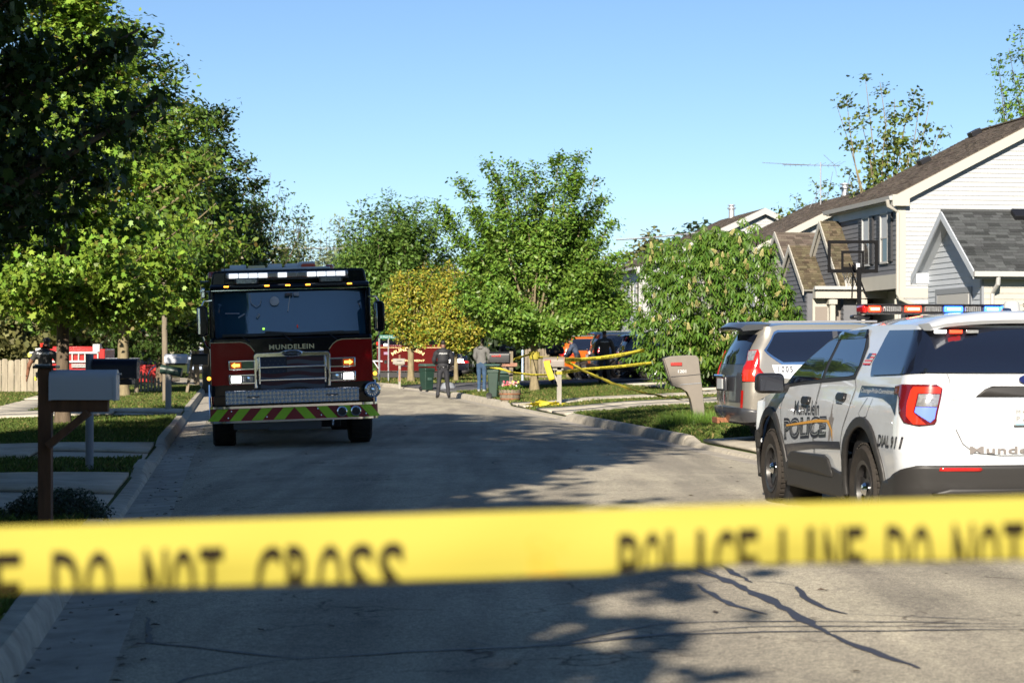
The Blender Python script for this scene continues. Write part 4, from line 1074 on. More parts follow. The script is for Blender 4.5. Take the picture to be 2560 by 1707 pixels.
# white house glimpsed beyond the left trees, and the neighbour's house out of view on the left
W_ = ray(468, 0, 118); hW = empty("house", (W_.x, W_.y, 0), RZ, "white house glimpsed behind the pale poles at the left of the fire engine", "house")
MB().prism([(0, -.2), (7, -.2), (7, 4.4), (3.5, 6.2), (0, 4.4)], 0, 8, 'XZ').build("wall", M_WTRIM, hW, smooth=False)
deck(hW, (-.3, -.3, 4.3), (-.3, 8.3, 4.3), (3.5, 8.3, 6.35), (3.5, -.3, 6.35), M_SHB); deck(hW, (7.3, -.3, 4.3), (7.3, 8.3, 4.3), (3.5, 8.3, 6.35), (3.5, -.3, 6.35), M_SHB)
window(hW, 'y', -.01, -1, 1.2, 2.2, 1.2, 2.6, M_WTRIM)
# aerial on the second roof
M_ALU = mat("aluminium", (0.55, 0.56, 0.58), 0.35, metal=0.8)
M_GALV = mat("galvanised_steel", (0.42, 0.43, 0.45), 0.5, metal=0.6, var=.15, vscale=12)
ap = ray(2052, 492, 92); t = empty("tv_aerial", (ap.x, ap.y, ap.z - .2), 0, "tall roof aerial with a long boom and swept rods against the sky", "aerial")
top = ray(2054, 414, 92).z - ap.z + .2
MB().tube([(0, 0, -.6), (0, 0, top + .15)], .03, 6).build("mast", M_GALV, t)
for s_ in (-.5, .5): MB().tube([(s_, 0, -.3), (0, 0, .6)], .012, 4).build("strut", M_GALV, t)
MB().tube([(-1.75, -.1, top + .03), (.9, .05, top)], .018, 5).build("boom", M_ALU, t)
rd = [(-1.65, .25), (-1.4, .25), (-1.15, .3), (-.9, .35), (-.6, .4), (-.3, .5), (0, .6), (.3, .75), (.55, .85), (.75, .9)]
for x_, l_ in rd: MB().tube([(x_ + .25 * l_, -l_, top + .10 * l_ + .02), (x_, 0, top + .01), (x_ + .25 * l_, l_, top - .02)], .008, 4).build("rod", M_ALU, t)
MB().tube([(-2.7, -.3, top + .1), (-.6, -.1, top + .02)], .012, 4).build("boom_stay", M_ALU, t)
MB().tube([(.1, -.3, top + .45), (.65, 0, top + .02), (.75, .1, top - .5)], .012, 4).build("reflector", M_ALU, t)
# chimneys
for (fr_, hh, x_, y_, z_) in ((frB, hB, 5.1, 4.0, 8.8), (frC, hC, 6.2, 6.0, 9.3)):
    MB().lathe([(.16, -.5), (.16, .12), (.24, .13), (.24, .2), (.14, .21), (.14, .3), (.22, .31), (.2, .36)], (x_, y_, z_ - .15), n=12).build("flue", M_GALV, hh)
# ------------------------------------------------------------------ vehicles: sheet-metal panels draped over a shaped hull
M_WPAINT = mat("white_car_paint", (0.52, 0.545, 0.58), 0.22, spec=0.5, var=.05, vscale=2.5, coat=1.0)
M_CLAD = mat("black_cladding", (0.022, 0.021, 0.021), 0.5, spec=0.4)
M_TYRE = mat("tyre_rubber", (0.026, 0.022, 0.019), 0.8, spec=0.25, var=.3, vscale=9, bump=.3, bscale=60)
M_TGLASS = mat("tinted_glass", (0.006, 0.008, 0.016), 0.02, spec=0.9, coat=.5)
M_STEEL = mat("black_steel_rim", (0.018, 0.017, 0.018), 0.35, spec=0.5)
M_CHROME = mat("chrome", (0.75, 0.76, 0.78), 0.08, metal=1.0)
M_SEAM = mat("panel_gap", (0.01, 0.01, 0.012), 0.6)
M_NAVY = mat("navy_vinyl", (0.014, 0.026, 0.065), 0.35, coat=.6)
M_BLKV = mat("black_vinyl", (0.012, 0.012, 0.02), 0.4, coat=.5)
M_GREYV = mat("grey_lettering", (0.16, 0.145, 0.14), 0.4)
M_REDL = mat("red_lens", (0.35, 0.01, 0.008), 0.12, coat=.8)
M_REDLB = mat("bright_red_lens", (0.55, 0.025, 0.012), 0.15, coat=.8, emit=(1, .06, .02), estr=.06)
M_DREDL = mat("dark_red_lens", (0.10, 0.006, 0.01), 0.1, coat=.8)
M_CLEAR = mat("clear_lens", (0.30, 0.30, 0.31), 0.12, metal=.5, var=.4, vscale=35)
M_BLUEL = mat("blue_lit_lens", (0.1, 0.15, 0.6), 0.2, emit=(.12, .22, 1), estr=.35)
M_PLATE = mat("number_plate", (0.38, 0.40, 0.41), 0.4)
M_LITRED = mat("lit_red_lamp", (0.8, 0.05, 0.02), 0.3, emit=(1, .03, .01), estr=2.2)
M_LITBLUE = mat("lit_blue_lamp", (0.05, 0.2, 0.9), 0.3, emit=(.03, .14, 1), estr=2.0)
M_LITWHITE = mat("lit_white_lamp", (0.9, 0.9, 0.9), 0.3, emit=(1, .97, .92), estr=1.6)
M_LITCORE = mat("lit_hot_core", (0.9, 0.6, 0.4), 0.3, emit=(1, .38, .12), estr=2.2)
M_LITBCORE = mat("lit_blue_core", (0.5, 0.8, 0.9), 0.3, emit=(.3, .65, 1), estr=2.2)
M_WHITEPL = mat("white_plastic", (0.42, 0.42, 0.415), 0.4)
M_MIRROR = mat("mirror_glass", (0.02, 0.022, 0.03), 0.03, spec=.9)

class Hull:
    """maps (s, z) to the hull's surface. s runs along the side, round the rear corner and across the tail (decreasing)"""
    def __init__(h, halfw, rear, rc, rear_z, inset_z, front, rf, rearbow=0.06, fbow=.12):
        h.hw, h.rear, h.rc, h.rf, h.bow, h.front, h.fbow = halfw, rear, rc, rf, rearbow, front, fbow
        h.rz = rear_z; h.iz = inset_z
        h.s_c = rear + rc; h.s_r = h.s_c - rc * math.pi / 2; h.s_mid = h.s_r - (halfw - rc)
        h.s_f = front - rf; h.s_ff = h.s_f + rf * math.pi / 2; h.s_fm = h.s_ff + (halfw - rf)
    def _i(h, T, z):
        if z <= T[0][0]: return T[0][1]
        for a, b in zip(T[:-1], T[1:]):
            if z <= b[0]:
                t = (z - a[0]) / (b[0] - a[0]); t = t * t * (3 - 2 * t) * .5 + t * .5; return a[1] + t * (b[1] - a[1])
        return T[-1][1]
    def raw(h, s, z):
        W = h.hw - h._i(h.iz, z); dr = h._i(h.rz, z)
        if s >= h.s_f:
            if s < h.s_ff: a = (s - h.s_f) / h.rf; return (W - h.rf + h.rf * math.cos(a), h.s_f + h.rf * math.sin(a))
            d = (s - h.s_ff) / (h.hw - h.rf); x = (W - h.rf) * (1 - d); return (x, h.front + h.fbow * (1 - (x / max(.1, W - h.rf)) ** 2))
        if s >= h.s_c:
            f = max(0.0, 1 - (s - h.s_c) / 0.6); fw = 1 + 0
            narrow = 0.035 * max(0, (s - h.s_f + .9) / .9) ** 2 if s > h.s_f - .9 else 0
            return (W - narrow, s + dr * f * f)
        if s > h.s_r:
            a = (h.s_c - s) / h.rc; return (W - h.rc + h.rc * math.cos(a), h.rear + dr + h.rc - h.rc * math.sin(a))
        d = (h.s_r - s) / (h.hw - h.rc); x = (W - h.rc) * (1 - d); return (x, h.rear + dr - h.bow * (1 - (x / max(.1, W - h.rc)) ** 2))
    def at(h, s, z, off=0.0, side=-1):
        x, y = h.raw(s, z)
        if off:
            e = .004
            x1, y1 = h.raw(s + e, z); x0, y0 = h.raw(s - e, z); xa, ya = h.raw(s, z + e); xb, yb = h.raw(s, z - e)
            ts = Vector((x1 - x0, y1 - y0, 0)); tz = Vector((xa - xb, ya - yb, 2 * e)); n = tz.cross(ts)
            if n.length < 1e-9: n = Vector((1, 0, 0))
            n.normalize()
            if n.dot(Vector((1, -.3 if s < h.s_c + .3 else (.3 if s > h.s_f else 0), 0))) < 0: n = -n
            p = Vector((x, y, z)) + n * off; return Vector((p.x * (1 if side > 0 else -1), p.y, p.z))
        return Vector((x * (1 if side > 0 else -1), y, z))
def drape(hull, poly, off, material, name, parent, side=-1, res=0.07, solid=0.0, mirror=False, fn=None, edges=None):
    """cut a flat outline (s, z) into small faces and lay it on the hull"""
    bm = bmesh.new(); vs = [bm.verts.new((s, 0, z)) for s, z in poly]
    tri = tessellate_polygon([[Vector((s, z, 0)) for s, z in poly]])
    for t in tri:
        try: bm.faces.new([vs[i] for i in t])
        except ValueError: pass
    s0, s1 = min(p[0] for p in poly), max(p[0] for p in poly); z0, z1 = min(p[1] for p in poly), max(p[1] for p in poly)
    for k in range(int(s0 / res), int(s1 / res) + 1):
        if s0 < k * res < s1: bmesh.ops.bisect_plane(bm, geom=bm.verts[:] + bm.edges[:] + bm.faces[:], dist=1e-5, plane_co=(k * res, 0, 0), plane_no=(1, 0, 0))
    for k in range(int(z0 / res), int(z1 / res) + 1):
        if z0 < k * res < z1: bmesh.ops.bisect_plane(bm, geom=bm.verts[:] + bm.edges[:] + bm.faces[:], dist=1e-5, plane_co=(0, 0, k * res), plane_no=(0, 0, 1))
    bmesh.ops.remove_doubles(bm, verts=bm.verts[:], dist=1e-5)
    for v in bm.verts:
        v.co = (fn or hull.at)(v.co.x, v.co.z, off, side)
    bm.normal_update()
    c = Vector((0, 1.0, 1.0)); n = Vector((0, 0, 0)); m = Vector((0, 0, 0)); A_ = 0
    for f in bm.faces: n += f.normal * f.calc_area(); m += f.calc_center_median() * f.calc_area(); A_ += f.calc_area()
    m /= max(A_, 1e-9); d = Vector((m.x, (m.y - 1.2) * .35, 0))
    if n.dot(d) < 0: bmesh.ops.reverse_faces(bm, faces=bm.faces[:])
    me = bpy.data.meshes.new(name); bm.to_mesh(me); bm.free(); me.materials.append(material)
    me.polygons.foreach_set("use_smooth", [True] * len(me.polygons)); me.set_sharp_from_angle(angle=math.radians(40))
    o = bpy.data.objects.new(name, me); COL.objects.link(o); o.parent = parent
    if solid: md = o.modifiers.new("t", 'SOLIDIFY'); md.thickness = solid; md.offset = -1
    return o
def ring_arc(cy, cz, r, a0, a1, n=14): return [(cy + r * math.cos(a0 + (a1 - a0) * k / n), cz + r * math.sin(a0 + (a1 - a0) * k / n)) for k in range(n + 1)]
def seam(hull, pts, parent, w=.009, off=.004, side=-1, material=None, name="panel_gap"):
    P = []
    for a, b in zip(pts[:-1], pts[1:]):
        n = max(1, int(math.hypot(b[0] - a[0], b[1] - a[1]) / .06))
        for k in range(n): P.append((a[0] + (b[0] - a[0]) * k / n, a[1] + (b[1] - a[1]) * k / n))
    P.append(pts[-1]); V = []
    for i, p in enumerate(P):
        q0, q1 = P[max(0, i - 1)], P[min(len(P) - 1, i + 1)]; dx, dz = q1[0] - q0[0], q1[1] - q0[1]; l = math.hypot(dx, dz) or 1
        for t in (-1, 1): V.append(hull.at(p[0] - dz / l * w / 2 * t, p[1] + dx / l * w / 2 * t, off, side))
    return MB().add(V, [(2 * i, 2 * i + 1, 2 * i + 3, 2 * i + 2) for i in range(len(P) - 1)]).build(name, material or M_SEAM, parent, smooth=True)
def hull_text(hull, txt, s0, s1, z0, z1, material, parent, off=.006, side=-1, bold=.0, spacing=1.0, shear=0.0, rise=0.0, h1=None, name="lettering"):
    """lettering laid on the hull; a = 0 at s0, 1 at s1"""
    h1 = (z1 - z0) if h1 is None else h1
    def f(a, b):
        h = (z1 - z0) + (h1 - (z1 - z0)) * a
        return hull.at(s0 + (s1 - s0) * a, z0 + rise * a + b * h, off, side)
    mb = text_fit(txt, f, bold, spacing, shear)
    return mb.build(name, material, parent, smooth=False) if mb.v else None
def wheel(parent, x, y, r, w, rim_m, side, spokes=5, cap=None, name="wheel", rim_r=None, fat=.5):
    rr = rim_r or r * .62
    e = empty(name, (x, y, r)); e.parent = parent; s = 1 if side > 0 else -1
    prof = [(rr, -w / 2 + .02), (r * .90, -w / 2), (r * .975, -w / 2 + .03), (r, -w / 2 + .06), (r, w / 2 - .06), (r * .975, w / 2 - .03), (r * .90, w / 2), (rr, w / 2 - .02)]
    t = MB().lathe([(a, b) for a, b in prof], axis='X', n=40, closed=True)
    for k in range(44):
        a = k * 2 * math.pi / 44
        t.box((0, (r + .002) * math.cos(a), (r + .002) * math.sin(a)), (w * .82, .03, .012), rx=a + math.pi / 2)
    t.build("tyre", M_TYRE, e, smooth=True, angle=50)
    m = MB(); xo = s * (w / 2 - .035)
    m.lathe([(rr + .004, s * (-w / 2 + .03)), (rr + .004, s * (w / 2 - .012)), (rr - .03, s * (w / 2 - .02)), (rr - .045, s * (w / 2 - .09)), (rr - .05, s * (-w / 2 + .03))], axis='X', n=32)
    m.lathe([(.001, xo - s * .03), (.09, xo - s * .02), (.10, xo - s * .05)], axis='X', n=20)
    for k in range(spokes):
        a = 2 * math.pi * k / spokes + .3
        d = Vector((0, math.cos(a), math.sin(a))); p = Vector((0, -math.sin(a), math.cos(a)))
        q0, q1 = d * .06, d * (rr - .035); w0, w1 = .05, .038
        V = []
        for zz in (xo - s * .03, xo - s * .07):
            for (q, ww, dd) in ((q0, w0, 0), (q1, w1, s * .015)):
                for t_ in (-1, 1): V.append(Vector((zz + dd, 0, 0)) + q + p * ww * t_)
        m.add(V, [(0, 1, 3, 2), (4, 6, 7, 5), (0, 2, 6, 4), (1, 5, 7, 3), (2, 3, 7, 6)])
    m.build("rim", rim_m, e, smooth=True)
    MB().lathe([(.15, xo - s * .10), (.15, xo - s * .13)], axis='X', n=20).build("brake_disc", M_GALV, e)
    MB().lathe([(.055, xo - s * .03), (.055, xo + s * .005), (.035, xo + s * .03), (.001, xo + s * .036)], axis='X', n=16).build("hub_cap", cap or M_CHROME, e)
    return e
def loft_top(hull, line, material, parent, name, crown=.06, n=14, side_in=0.0, zfun=None, off=0.0, round_=2.4):
    """top skin between the two upper side edges; line: (s, z)"""
    V = []
    L_ = []
    for a, b in zip(line[:-1], line[1:]):
        k = max(1, int(math.hypot(b[0] - a[0], b[1] - a[1]) / .12))
        for j in range(k): L_.append((a[0] + (b[0] - a[0]) * j / k, a[1] + (b[1] - a[1]) * j / k))
    L_.append(line[-1])
    for s, z in L_:
        p = hull.at(s, z, 0, 1)
        for k in range(n + 1):
            t = 2 * k / n - 1; c = crown(s) if callable(crown) else crown
            V.append((p.x * t * (1 - side_in), p.y, z + off + c * (1 - abs(t) ** round_)))
    m = n + 1
    Fc = [(i * m + k, i * m + k + 1, (i + 1) * m + k + 1, (i + 1) * m + k) for i in range(len(L_) - 1) for k in range(n)]
    return MB().add(V, Fc).build(name, material, parent, angle=60)

def police_suv():
    P0 = Vector((2.86, 16.6, 0)); hd = math.asin(.1226)
    cx = P0 + Vector((math.cos(hd), math.sin(hd), 0)) * 1.0
    T = empty("police_suv", (cx.x, cx.y, 0.0), hd, "white police SUV with lit red and blue light bar parked facing away on the right", "police car", ry=0.0)
    AX = 3.025
    H = Hull(1.0, -1.10, .24, [(.25, .10), (.45, .02), (.62, 0), (1.1, 0), (1.3, .04), (1.68, .22)], [(.2, .05), (.45, .03), (.75, 0), (.98, .012), (1.25, .075), (1.72, .27)], 3.92, .42)
    body = M_WPAINT
    R = .53; ZC = .37
    top = [(-.93, 1.70), (-.4, 1.715), (.3, 1.72), (.9, 1.705), (1.35, 1.67), (1.62, 1.625), (2.1, 1.42), (2.62, 1.185), (2.9, 1.13), (3.4, 1.05), (3.75, .93)]
    def arch(c): return ring_arc(c, ZC, R, math.radians(172), math.radians(8))[::-1]
    a_front = ring_arc(AX, ZC, R, math.radians(-10), math.radians(190)); a_rear = ring_arc(0, ZC, R, math.radians(-10), math.radians(190))
    smid = H.s_mid
    for sd in (-1, 1):
        bottom = [(H.s_fm, .30), (H.s_f, .28)] + [p for p in a_front] + [p for p in a_rear] + [(-.6, .36), (smid, .36)]
        poly = [(smid, 1.70)] + top + [(H.s_f + .2, .86), (H.s_fm, .84)] + bottom
        drape(H, poly, 0, body, "body", T, sd, .055)
    for sd in (-1, 1):
        # doors stand a hair proud, with dark gaps round them
        fd = [(1.47, .47), (2.43, .47), (2.47, .62), (2.62, .95), (2.52, 1.165), (1.62, 1.225), (1.44, 1.235), (1.44, .9)]
        rd = [(.62, .47), (1.44, .47), (1.41, .9), (1.41, 1.236), (.42, 1.275), (.34, 1.2), (.40, 1.0), (.53, .86), (.60, .70)]
        for nm, q in (("door", fd), ("door", rd)):
            d = drape(H, q, .003, body, nm, T, sd, .06)
            seam(H, q + [q[0]], d, .011, .0045, sd)
        # door handles
        for s0, zc in ((1.60, 1.055), (.53, 1.11)):
            hp = [(s0, zc - .02), (s0 + .03, zc - .038), (s0 + .2, zc - .035), (s0 + .235, zc - .015), (s0 + .235, zc + .012), (s0 + .2, zc + .03), (s0 + .01, zc + .03)]
            drape(H, hp, .035, M_BLACK, "door_handle", T, sd, .05, solid=.028)
        # cladding
        for c in (0, AX):
            outer = ring_arc(c, ZC, .595, math.radians(-9), math.radians(189), 22); inner = ring_arc(c, ZC, .512, math.radians(-9), math.radians(189), 22)
            drape(H, outer + inner[::-1], .022, M_CLAD, "wheel_arch_trim", T, sd, .05, solid=.03)
            w = MB().lathe([(.001, -.34), (.54, -.32), (.54, .0)], axis='X', n=30); 
            wl = w.build("wheel_well", M_SEAM, T, (sd * .93 if sd > 0 else -.93, c, ZC), rot=(0, 0, 0 if sd > 0 else math.pi))
        drape(H, [(.58, .25), (2.46, .25), (2.46, .46), (2.2, .50), (.9, .50), (.60, .46)], .02, M_CLAD, "rocker_panel", T, sd, .07, solid=.03)
        drape(H, [(.85, .42), (2.35, .42), (2.32, .53), (2.2, .575), (1.1, .60), (.98, .57)], .028, M_CLAD, "door_cladding", T, sd, .07, solid=.02)
        # glass
        fw = [(1.40, 1.255), (2.50, 1.195), (2.44, 1.26), (2.12, 1.405), (1.70, 1.575), (1.50, 1.615), (1.40, 1.625)]
        rw = [(.62, 1.285), (1.31, 1.262), (1.31, 1.630), (.62, 1.645), (.50, 1.52), (.42, 1.38), (.46, 1.30)]
        trim = [(.40, 1.262), (2.60, 1.165), (2.60, 1.19), (2.12, 1.42), (1.68, 1.60), (1.45, 1.650), (.60, 1.668), (.42, 1.54), (.36, 1.38)]
        drape(H, trim, .005, M_CLAD, "window_trim", T, sd, .06)
        drape(H, fw, .009, M_TGLASS, "side_window", T, sd, .08); drape(H, rw, .009, M_TGLASS, "side_window", T, sd, .08)
        drape(H, [(.56, 1.61), (1.30, 1.60), (1.40, 1.60), (1.42, 1.645), (1.36, 1.672), (.58, 1.685)], .014, M_TGLASS, "wind_deflector", T, sd, .08, solid=.004)
        qg = [(-.02, 1.30), (-1.10, 1.325), (-1.10, 1.665), (.0, 1.668), (.04, 1.60), (.06, 1.40)]
        drape(H, qg, .014, M_TGLASS, "quarter_window", T, sd, .05)
        # tail lamp
        tl = [(-.74, 1.225), (-.90, 1.242), (-1.20, 1.242), (-1.25, 1.21), (-1.25, .965), (-1.235, .94), (-1.12, .925), (-1.0, .95), (-.93, 1.03), (-.885, 1.13), (-.85, 1.165), (-.74, 1.165)]
        tlo = drape(H, tl, .014, M_DREDL, "tail_lamp", T, sd, .04, solid=.02)
        ru = [(-1.03, 1.222), (-1.235, 1.222), (-1.235, 1.172), (-1.07, 1.172), (-1.07, 1.03), (-1.17, .94), (-1.08, .94), (-1.02, 1.0), (-1.0, 1.10), (-1.01, 1.19)]
        drape(H, ru, .020, M_REDLB, "red_lens", tlo, sd, .03)
        drape(H, [(-1.08, 1.165), (-1.23, 1.165), (-1.23, 1.075), (-1.08, 1.075)], .020, M_CLEAR, "reversing_lens", tlo, sd, .03)
        drape(H, [(-1.08, 1.07), (-1.23, 1.07), (-1.23, .985), (-1.20, .955), (-1.08, 1.03)], .021, M_BLUEL, "blue_flasher", tlo, sd, .03)
        # mirror
        mr = empty("wing_mirror", (0, 0, 0)); mr.parent = T; s_ = sd
        MB().box((s_ * 1.13, 2.50, 1.20), (.27, .16, .19)).build("mirror_shell", M_BLACK, mr, bevel=.05, seg=4)
        MB().box((s_ * 1.13, 2.416, 1.20), (.225, .012, .145)).build("mirror_face", M_MIRROR, mr, bevel=.03, seg=3)
        MB().tube([(s_ * .90, 2.52, 1.16), (s_ * 1.02, 2.5, 1.15)], [.05, .04], 8).build("mirror_arm", M_BLACK, mr)
        # lettering and stripes
        if sd < 0:
            drape(H, [(.60, .735), (1.4, .705), (2.45, .63), (2.45, .49), (2.2, .575), (1.4, .64), (.60, .668)], .0065, M_BLKV, "side_stripe", T, sd, .07)
            hull_text(H, "POLICE", 2.46, 1.02, .67, .875, M_BLKV, T, .0075, sd, bold=.055, spacing=.98, rise=.085, h1=.185, name="police_lettering")
            # white inner outline of the letters: the same word, thinner and set on top
            hull_text(H, "POLICE", 2.435, 1.045, .695, .85, M_PLATE, T, .0085, sd, bold=.002, spacing=.98, rise=.085, h1=.14, name="letter_outline")
            hull_text(H, "POLICE", 2.43, 1.05, .70, .845, M_BLKV, T, .0095, sd, bold=-.012, spacing=.98, rise=.085, h1=.13, name="letter_core")
            hull_text(H, "Mundelein", 2.12, 1.28, .915, 1.045, M_BLKV, T, .0075, sd, bold=.01, rise=.02, name="town_lettering")
            drape(H, [(.18, 1.215), (-.80, 1.215), (-.88, 1.0), (-.70, 1.08), (-.45, 1.125), (-.1, 1.135), (.20, 1.12)], .0065, M_NAVY, "motto_panel", T, sd, .05)
            hull_text(H, "Courage-Pride-Commitment", .16, -.74, 1.148, 1.198, M_PLATE, T, .0085, sd, bold=.01, name="motto_lettering")
            hull_text(H, "DIAL 911", -.46, -1.0, .745, .84, M_BLKV, T, .0065, sd, bold=.03, shear=.25, name="dial_lettering")
            hull_text(H, "DIAL 911", -.47, -.99, .765, .82, M_GREYV, T, .0075, sd, bold=-.03, shear=.25, name="dial_outline")["kind"] = "stuff"
            # flag decal on the pillar, wind vane style drawing on the door
            fl = MB()
            for k in range(7):
                fl.use(mat("flag_red", (.45, .03, .03), .4) if k % 2 == 0 else M_PLATE); z = 1.385 + k * .0135
                fl.add([H.at(.33 - k * .006, z, .008, sd), H.at(.13 - k * .006, z, .008, sd), H.at(.13 - k * .006, z + .0135, .008, sd), H.at(.33 - k * .006, z + .0135, .008, sd)], [(0, 1, 2, 3)])
            fl.use(M_NAVY); fl.add([H.at(.30, 1.433, .010, sd), H.at(.21, 1.433, .010, sd), H.at(.195, 1.48, .010, sd), H.at(.29, 1.48, .010, sd)], [(0, 1, 2, 3)])
            fl.build("flag_decal", None, T, smooth=False)
            for q in ([(.88, 1.10), (.865, .98), (.84, .93), (.92, .93), (.895, .98)], [(.96, .93), (.80, .93), (.84, .86), (.93, .86)], [(.93, .86), (.84, .86), (.80, .68), (.87, .78), (.95, .70)]):
                drape(H, q, .0065, M_GREYV, "tower_decal", T, sd, .05)
            drape(H, [(1.0, .885), (1.35, .87), (2.35, .80), (2.35, .815), (1.3, .90), (.95, .905), (.82, .82), (.80, .73), (.86, .82)], .0105, mat("gold_vinyl", (.75, .36, .03), .3, metal=.2, coat=.6), "gold_streak", T, sd, .05)
            seam(H, [(-.05, 1.12), (.10, .99), (.04, .95), (-.12, .97), (-.20, 1.12)], T, .006, .0045, sd)
    # tail: liftgate seam, handle strip, plate, badge, letters
    for sd in (-1, 1):
        seam(H, [(-1.27, 1.32), (-1.30, 1.28), (-1.31, 1.245)], T, .006, .0045, sd); seam(H, [(-1.40, .905), (-1.46, .79), (-1.55, .72), (-1.75, .70), (smid, .70)], T, .007, .0045, sd)
        drape(H, [(-1.06, 1.327), (smid, 1.327), (smid, 1.675), (-1.06, 1.675)], .024, M_TGLASS, "rear_window", T, sd, .07)
        drape(H, [(-1.53, 1.15), (-1.60, 1.205), (-1.66, 1.228), (smid, 1.228), (smid, 1.15)], .022, M_CLAD, "tailgate_strip", T, sd, .06, solid=.015)
        bp = [(-.44, .27), (-.50, .40), (-.58, .47), (-.80, .52), (-.98, .595), (-1.1, .622), (smid, .628), (smid, .27)]
        drape(H, bp, .03, M_CLAD, "rear_bumper", T, sd, .05, solid=.03)
        drape(H, [(-1.26, .587), (-1.27, .612), (-1.585, .612), (-1.60, .60), (-1.58, .585)], .037, M_REDL, "bumper_reflector", T, sd, .05, solid=.008)
        drape(H, [(-1.2, .42), (-1.35, .45), (smid, .45), (smid, .40)], .045, M_CLAD, "bumper_step", T, sd, .06, solid=.02)
    # spoiler and top skins
    loft_top(H, [(-.93, 1.70)] + top[1:5] + [(1.62, 1.625)], body, T, "roof", lambda s: .10 if s > -.6 else .06, side_in=0)
    sp = MB(); V = []
    for j, (yy, zz, cc) in enumerate(((-1.02, 1.672, .045), (-1.05, 1.70, .045), (-.98, 1.73, .07), (-.70, 1.725, .095), (-.86, 1.675, .045))):
        for k in range(15):
            t = 2 * k / 14 - 1; V.append((.735 * t, yy + .05 * abs(t) ** 4, zz + cc * (1 - abs(t) ** 2.4) - (.012 if abs(t) > .95 else 0)))
    sp.add(V, [(a * 15 + k, a * 15 + k + 1, ((a + 1) % 5) * 15 + k + 1, ((a + 1) % 5) * 15 + k) for a in range(5) for k in range(14)] + [tuple(a * 15 for a in range(5)), tuple(a * 15 + 14 for a in range(5))])
    sp.build("spoiler", body, T, angle=35)
    loft_top(H, [(1.62, 1.625), (2.1, 1.42), (2.62, 1.185)], M_TGLASS, T, "windscreen", lambda s: .06 + .06 * (s - 1.6), off=.004)
    loft_top(H, [(2.62, 1.185), (2.9, 1.13), (3.4, 1.05), (3.75, .93)], body, T, "bonnet", .07)
    MB().box((0, 1.45, .42), (1.86, 4.6, .34)).build("underbody", M_SEAM, T)
    MB().box((0, .35, 1.05), (1.5, 2.4, .9)).build("interior", M_BLACK, T, bevel=.1)
    for c in (0, AX):
        for sd in (-1, 1): wheel(T, sd * .875, c, .372, .245, M_STEEL, sd, 5)
    # plate, badges
    yb = -1.10 - .06
    pl = MB().box((0, yb - .035 + .0, 1.01), (.305, .012, .155)).build("number_plate", M_PLATE, T, bevel=.01)
    def flat(x0, x1, z0, z1, y): return lambda a, b: (x0 + (x1 - x0) * a, y, z0 + (z1 - z0) * b)
    yy = yb - .0425
    text_fit("M", flat(-.135, -.105, 1.02, 1.05, yy)).build("plate_letter", M_GREYV, pl, smooth=False); text_fit("P", flat(-.133, -.108, .965, 1.0, yy)).build("plate_letter", M_GREYV, pl, smooth=False)
    text_fit("26431", flat(-.085, .13, .965, 1.045, yy)).build("plate_number", M_GREYV, pl, smooth=False)
    text_fit("ILLINOIS", flat(-.07, .07, 1.06, 1.078, yy)).build("plate_heading", M_GREYV, pl, smooth=False)
    MB().box((-.05, yy, .944), (.18, .002, .014)).build("plate_band", mat("plate_blue", (.25, .5, .65), .4), pl)
    hull_text(H, "Mundelein", -1.51, -2.22, .715, .772, M_GREYV, T, .014, -1, bold=.03, spacing=1.1, name="tail_lettering")
    EMB = MB().lathe([(.001, -.012), (1, -.008), (1, .004)], axis='Y', n=28).build("oval_emblem", mat("emblem_blue", (.01, .015, .09), .15, coat=1), T, (0, yb + .015, 1.285)); EMB.scale = (.095, 1, .038)
    # round service badge on the tailgate
    bd = MB(); bd.use(mat("badge_pale_blue", (.36, .46, .62), .4))
    cs, cz = -1.345 - .02, 1.15
    for (a0, a1) in ((.5, 2.64), (3.6, 5.8)):
        for k in range(10):
            t0 = a0 + (a1 - a0) * k / 10; t1 = a0 + (a1 - a0) * (k + .8) / 10
            bd.add([H.at(cs - .05 * 0 - r_ * math.cos(t), cz + r_ * math.sin(t) * 1.05, .007, -1) for r_, t in ((.048, t0), (.048, t1), (.057, t1), (.057, t0))], [(0, 1, 2, 3)])
    bd.use(mat("badge_yellow", (.62, .58, .34), .4)); bd.add([H.at(cs - .03 * math.cos(k * .785), cz + .03 * math.sin(k * .785), .007, -1) for k in range(8)], [tuple(range(8))])
    b_ = bd.build("service_badge", None, T, smooth=False)
    # shift the badge decals fully onto the flat of the gate
    # rear window flashers
    for (xc, w, m) in ((-.66, .095, M_LITWHITE), (-.535, .10, M_LITRED), (-.405, .10, M_CLEAR), (.405, .10, M_CLEAR), (.535, .10, M_LITBLUE)):
        MB().box((xc, -.975 + .0, 1.652), (w, .02, .026)).build("flasher", m, T, bevel=.004)
    MB().box((0, -.90, 1.655), (.72, .02, .012)).build("flasher_rail", M_GALV, T)
    # light bar
    LB = empty("light_bar", (.03, 1.30, 1.872)); LB.parent = T; LB.scale = (1, 1, .82)
    MB().box((0, 0, .048), (1.27, .27, .012)).build("bar_top", M_BLACK, LB, bevel=.005)
    MB().box((0, 0, -.045), (1.27, .27, .014)).build("bar_base", M_BLACK, LB, bevel=.005)
    MB().box((0, .0, 0), (1.25, .20, .085)).build("bar_core", M_SEAM, LB)
    mods = [(-.60, -.49, 'r'), (-.47, -.30, 'c'), (-.27, -.12, 'r'), (-.09, .07, 'c'), (.09, .26, 'b'), (.28, .43, 'c'), (.46, .60, 'b')]
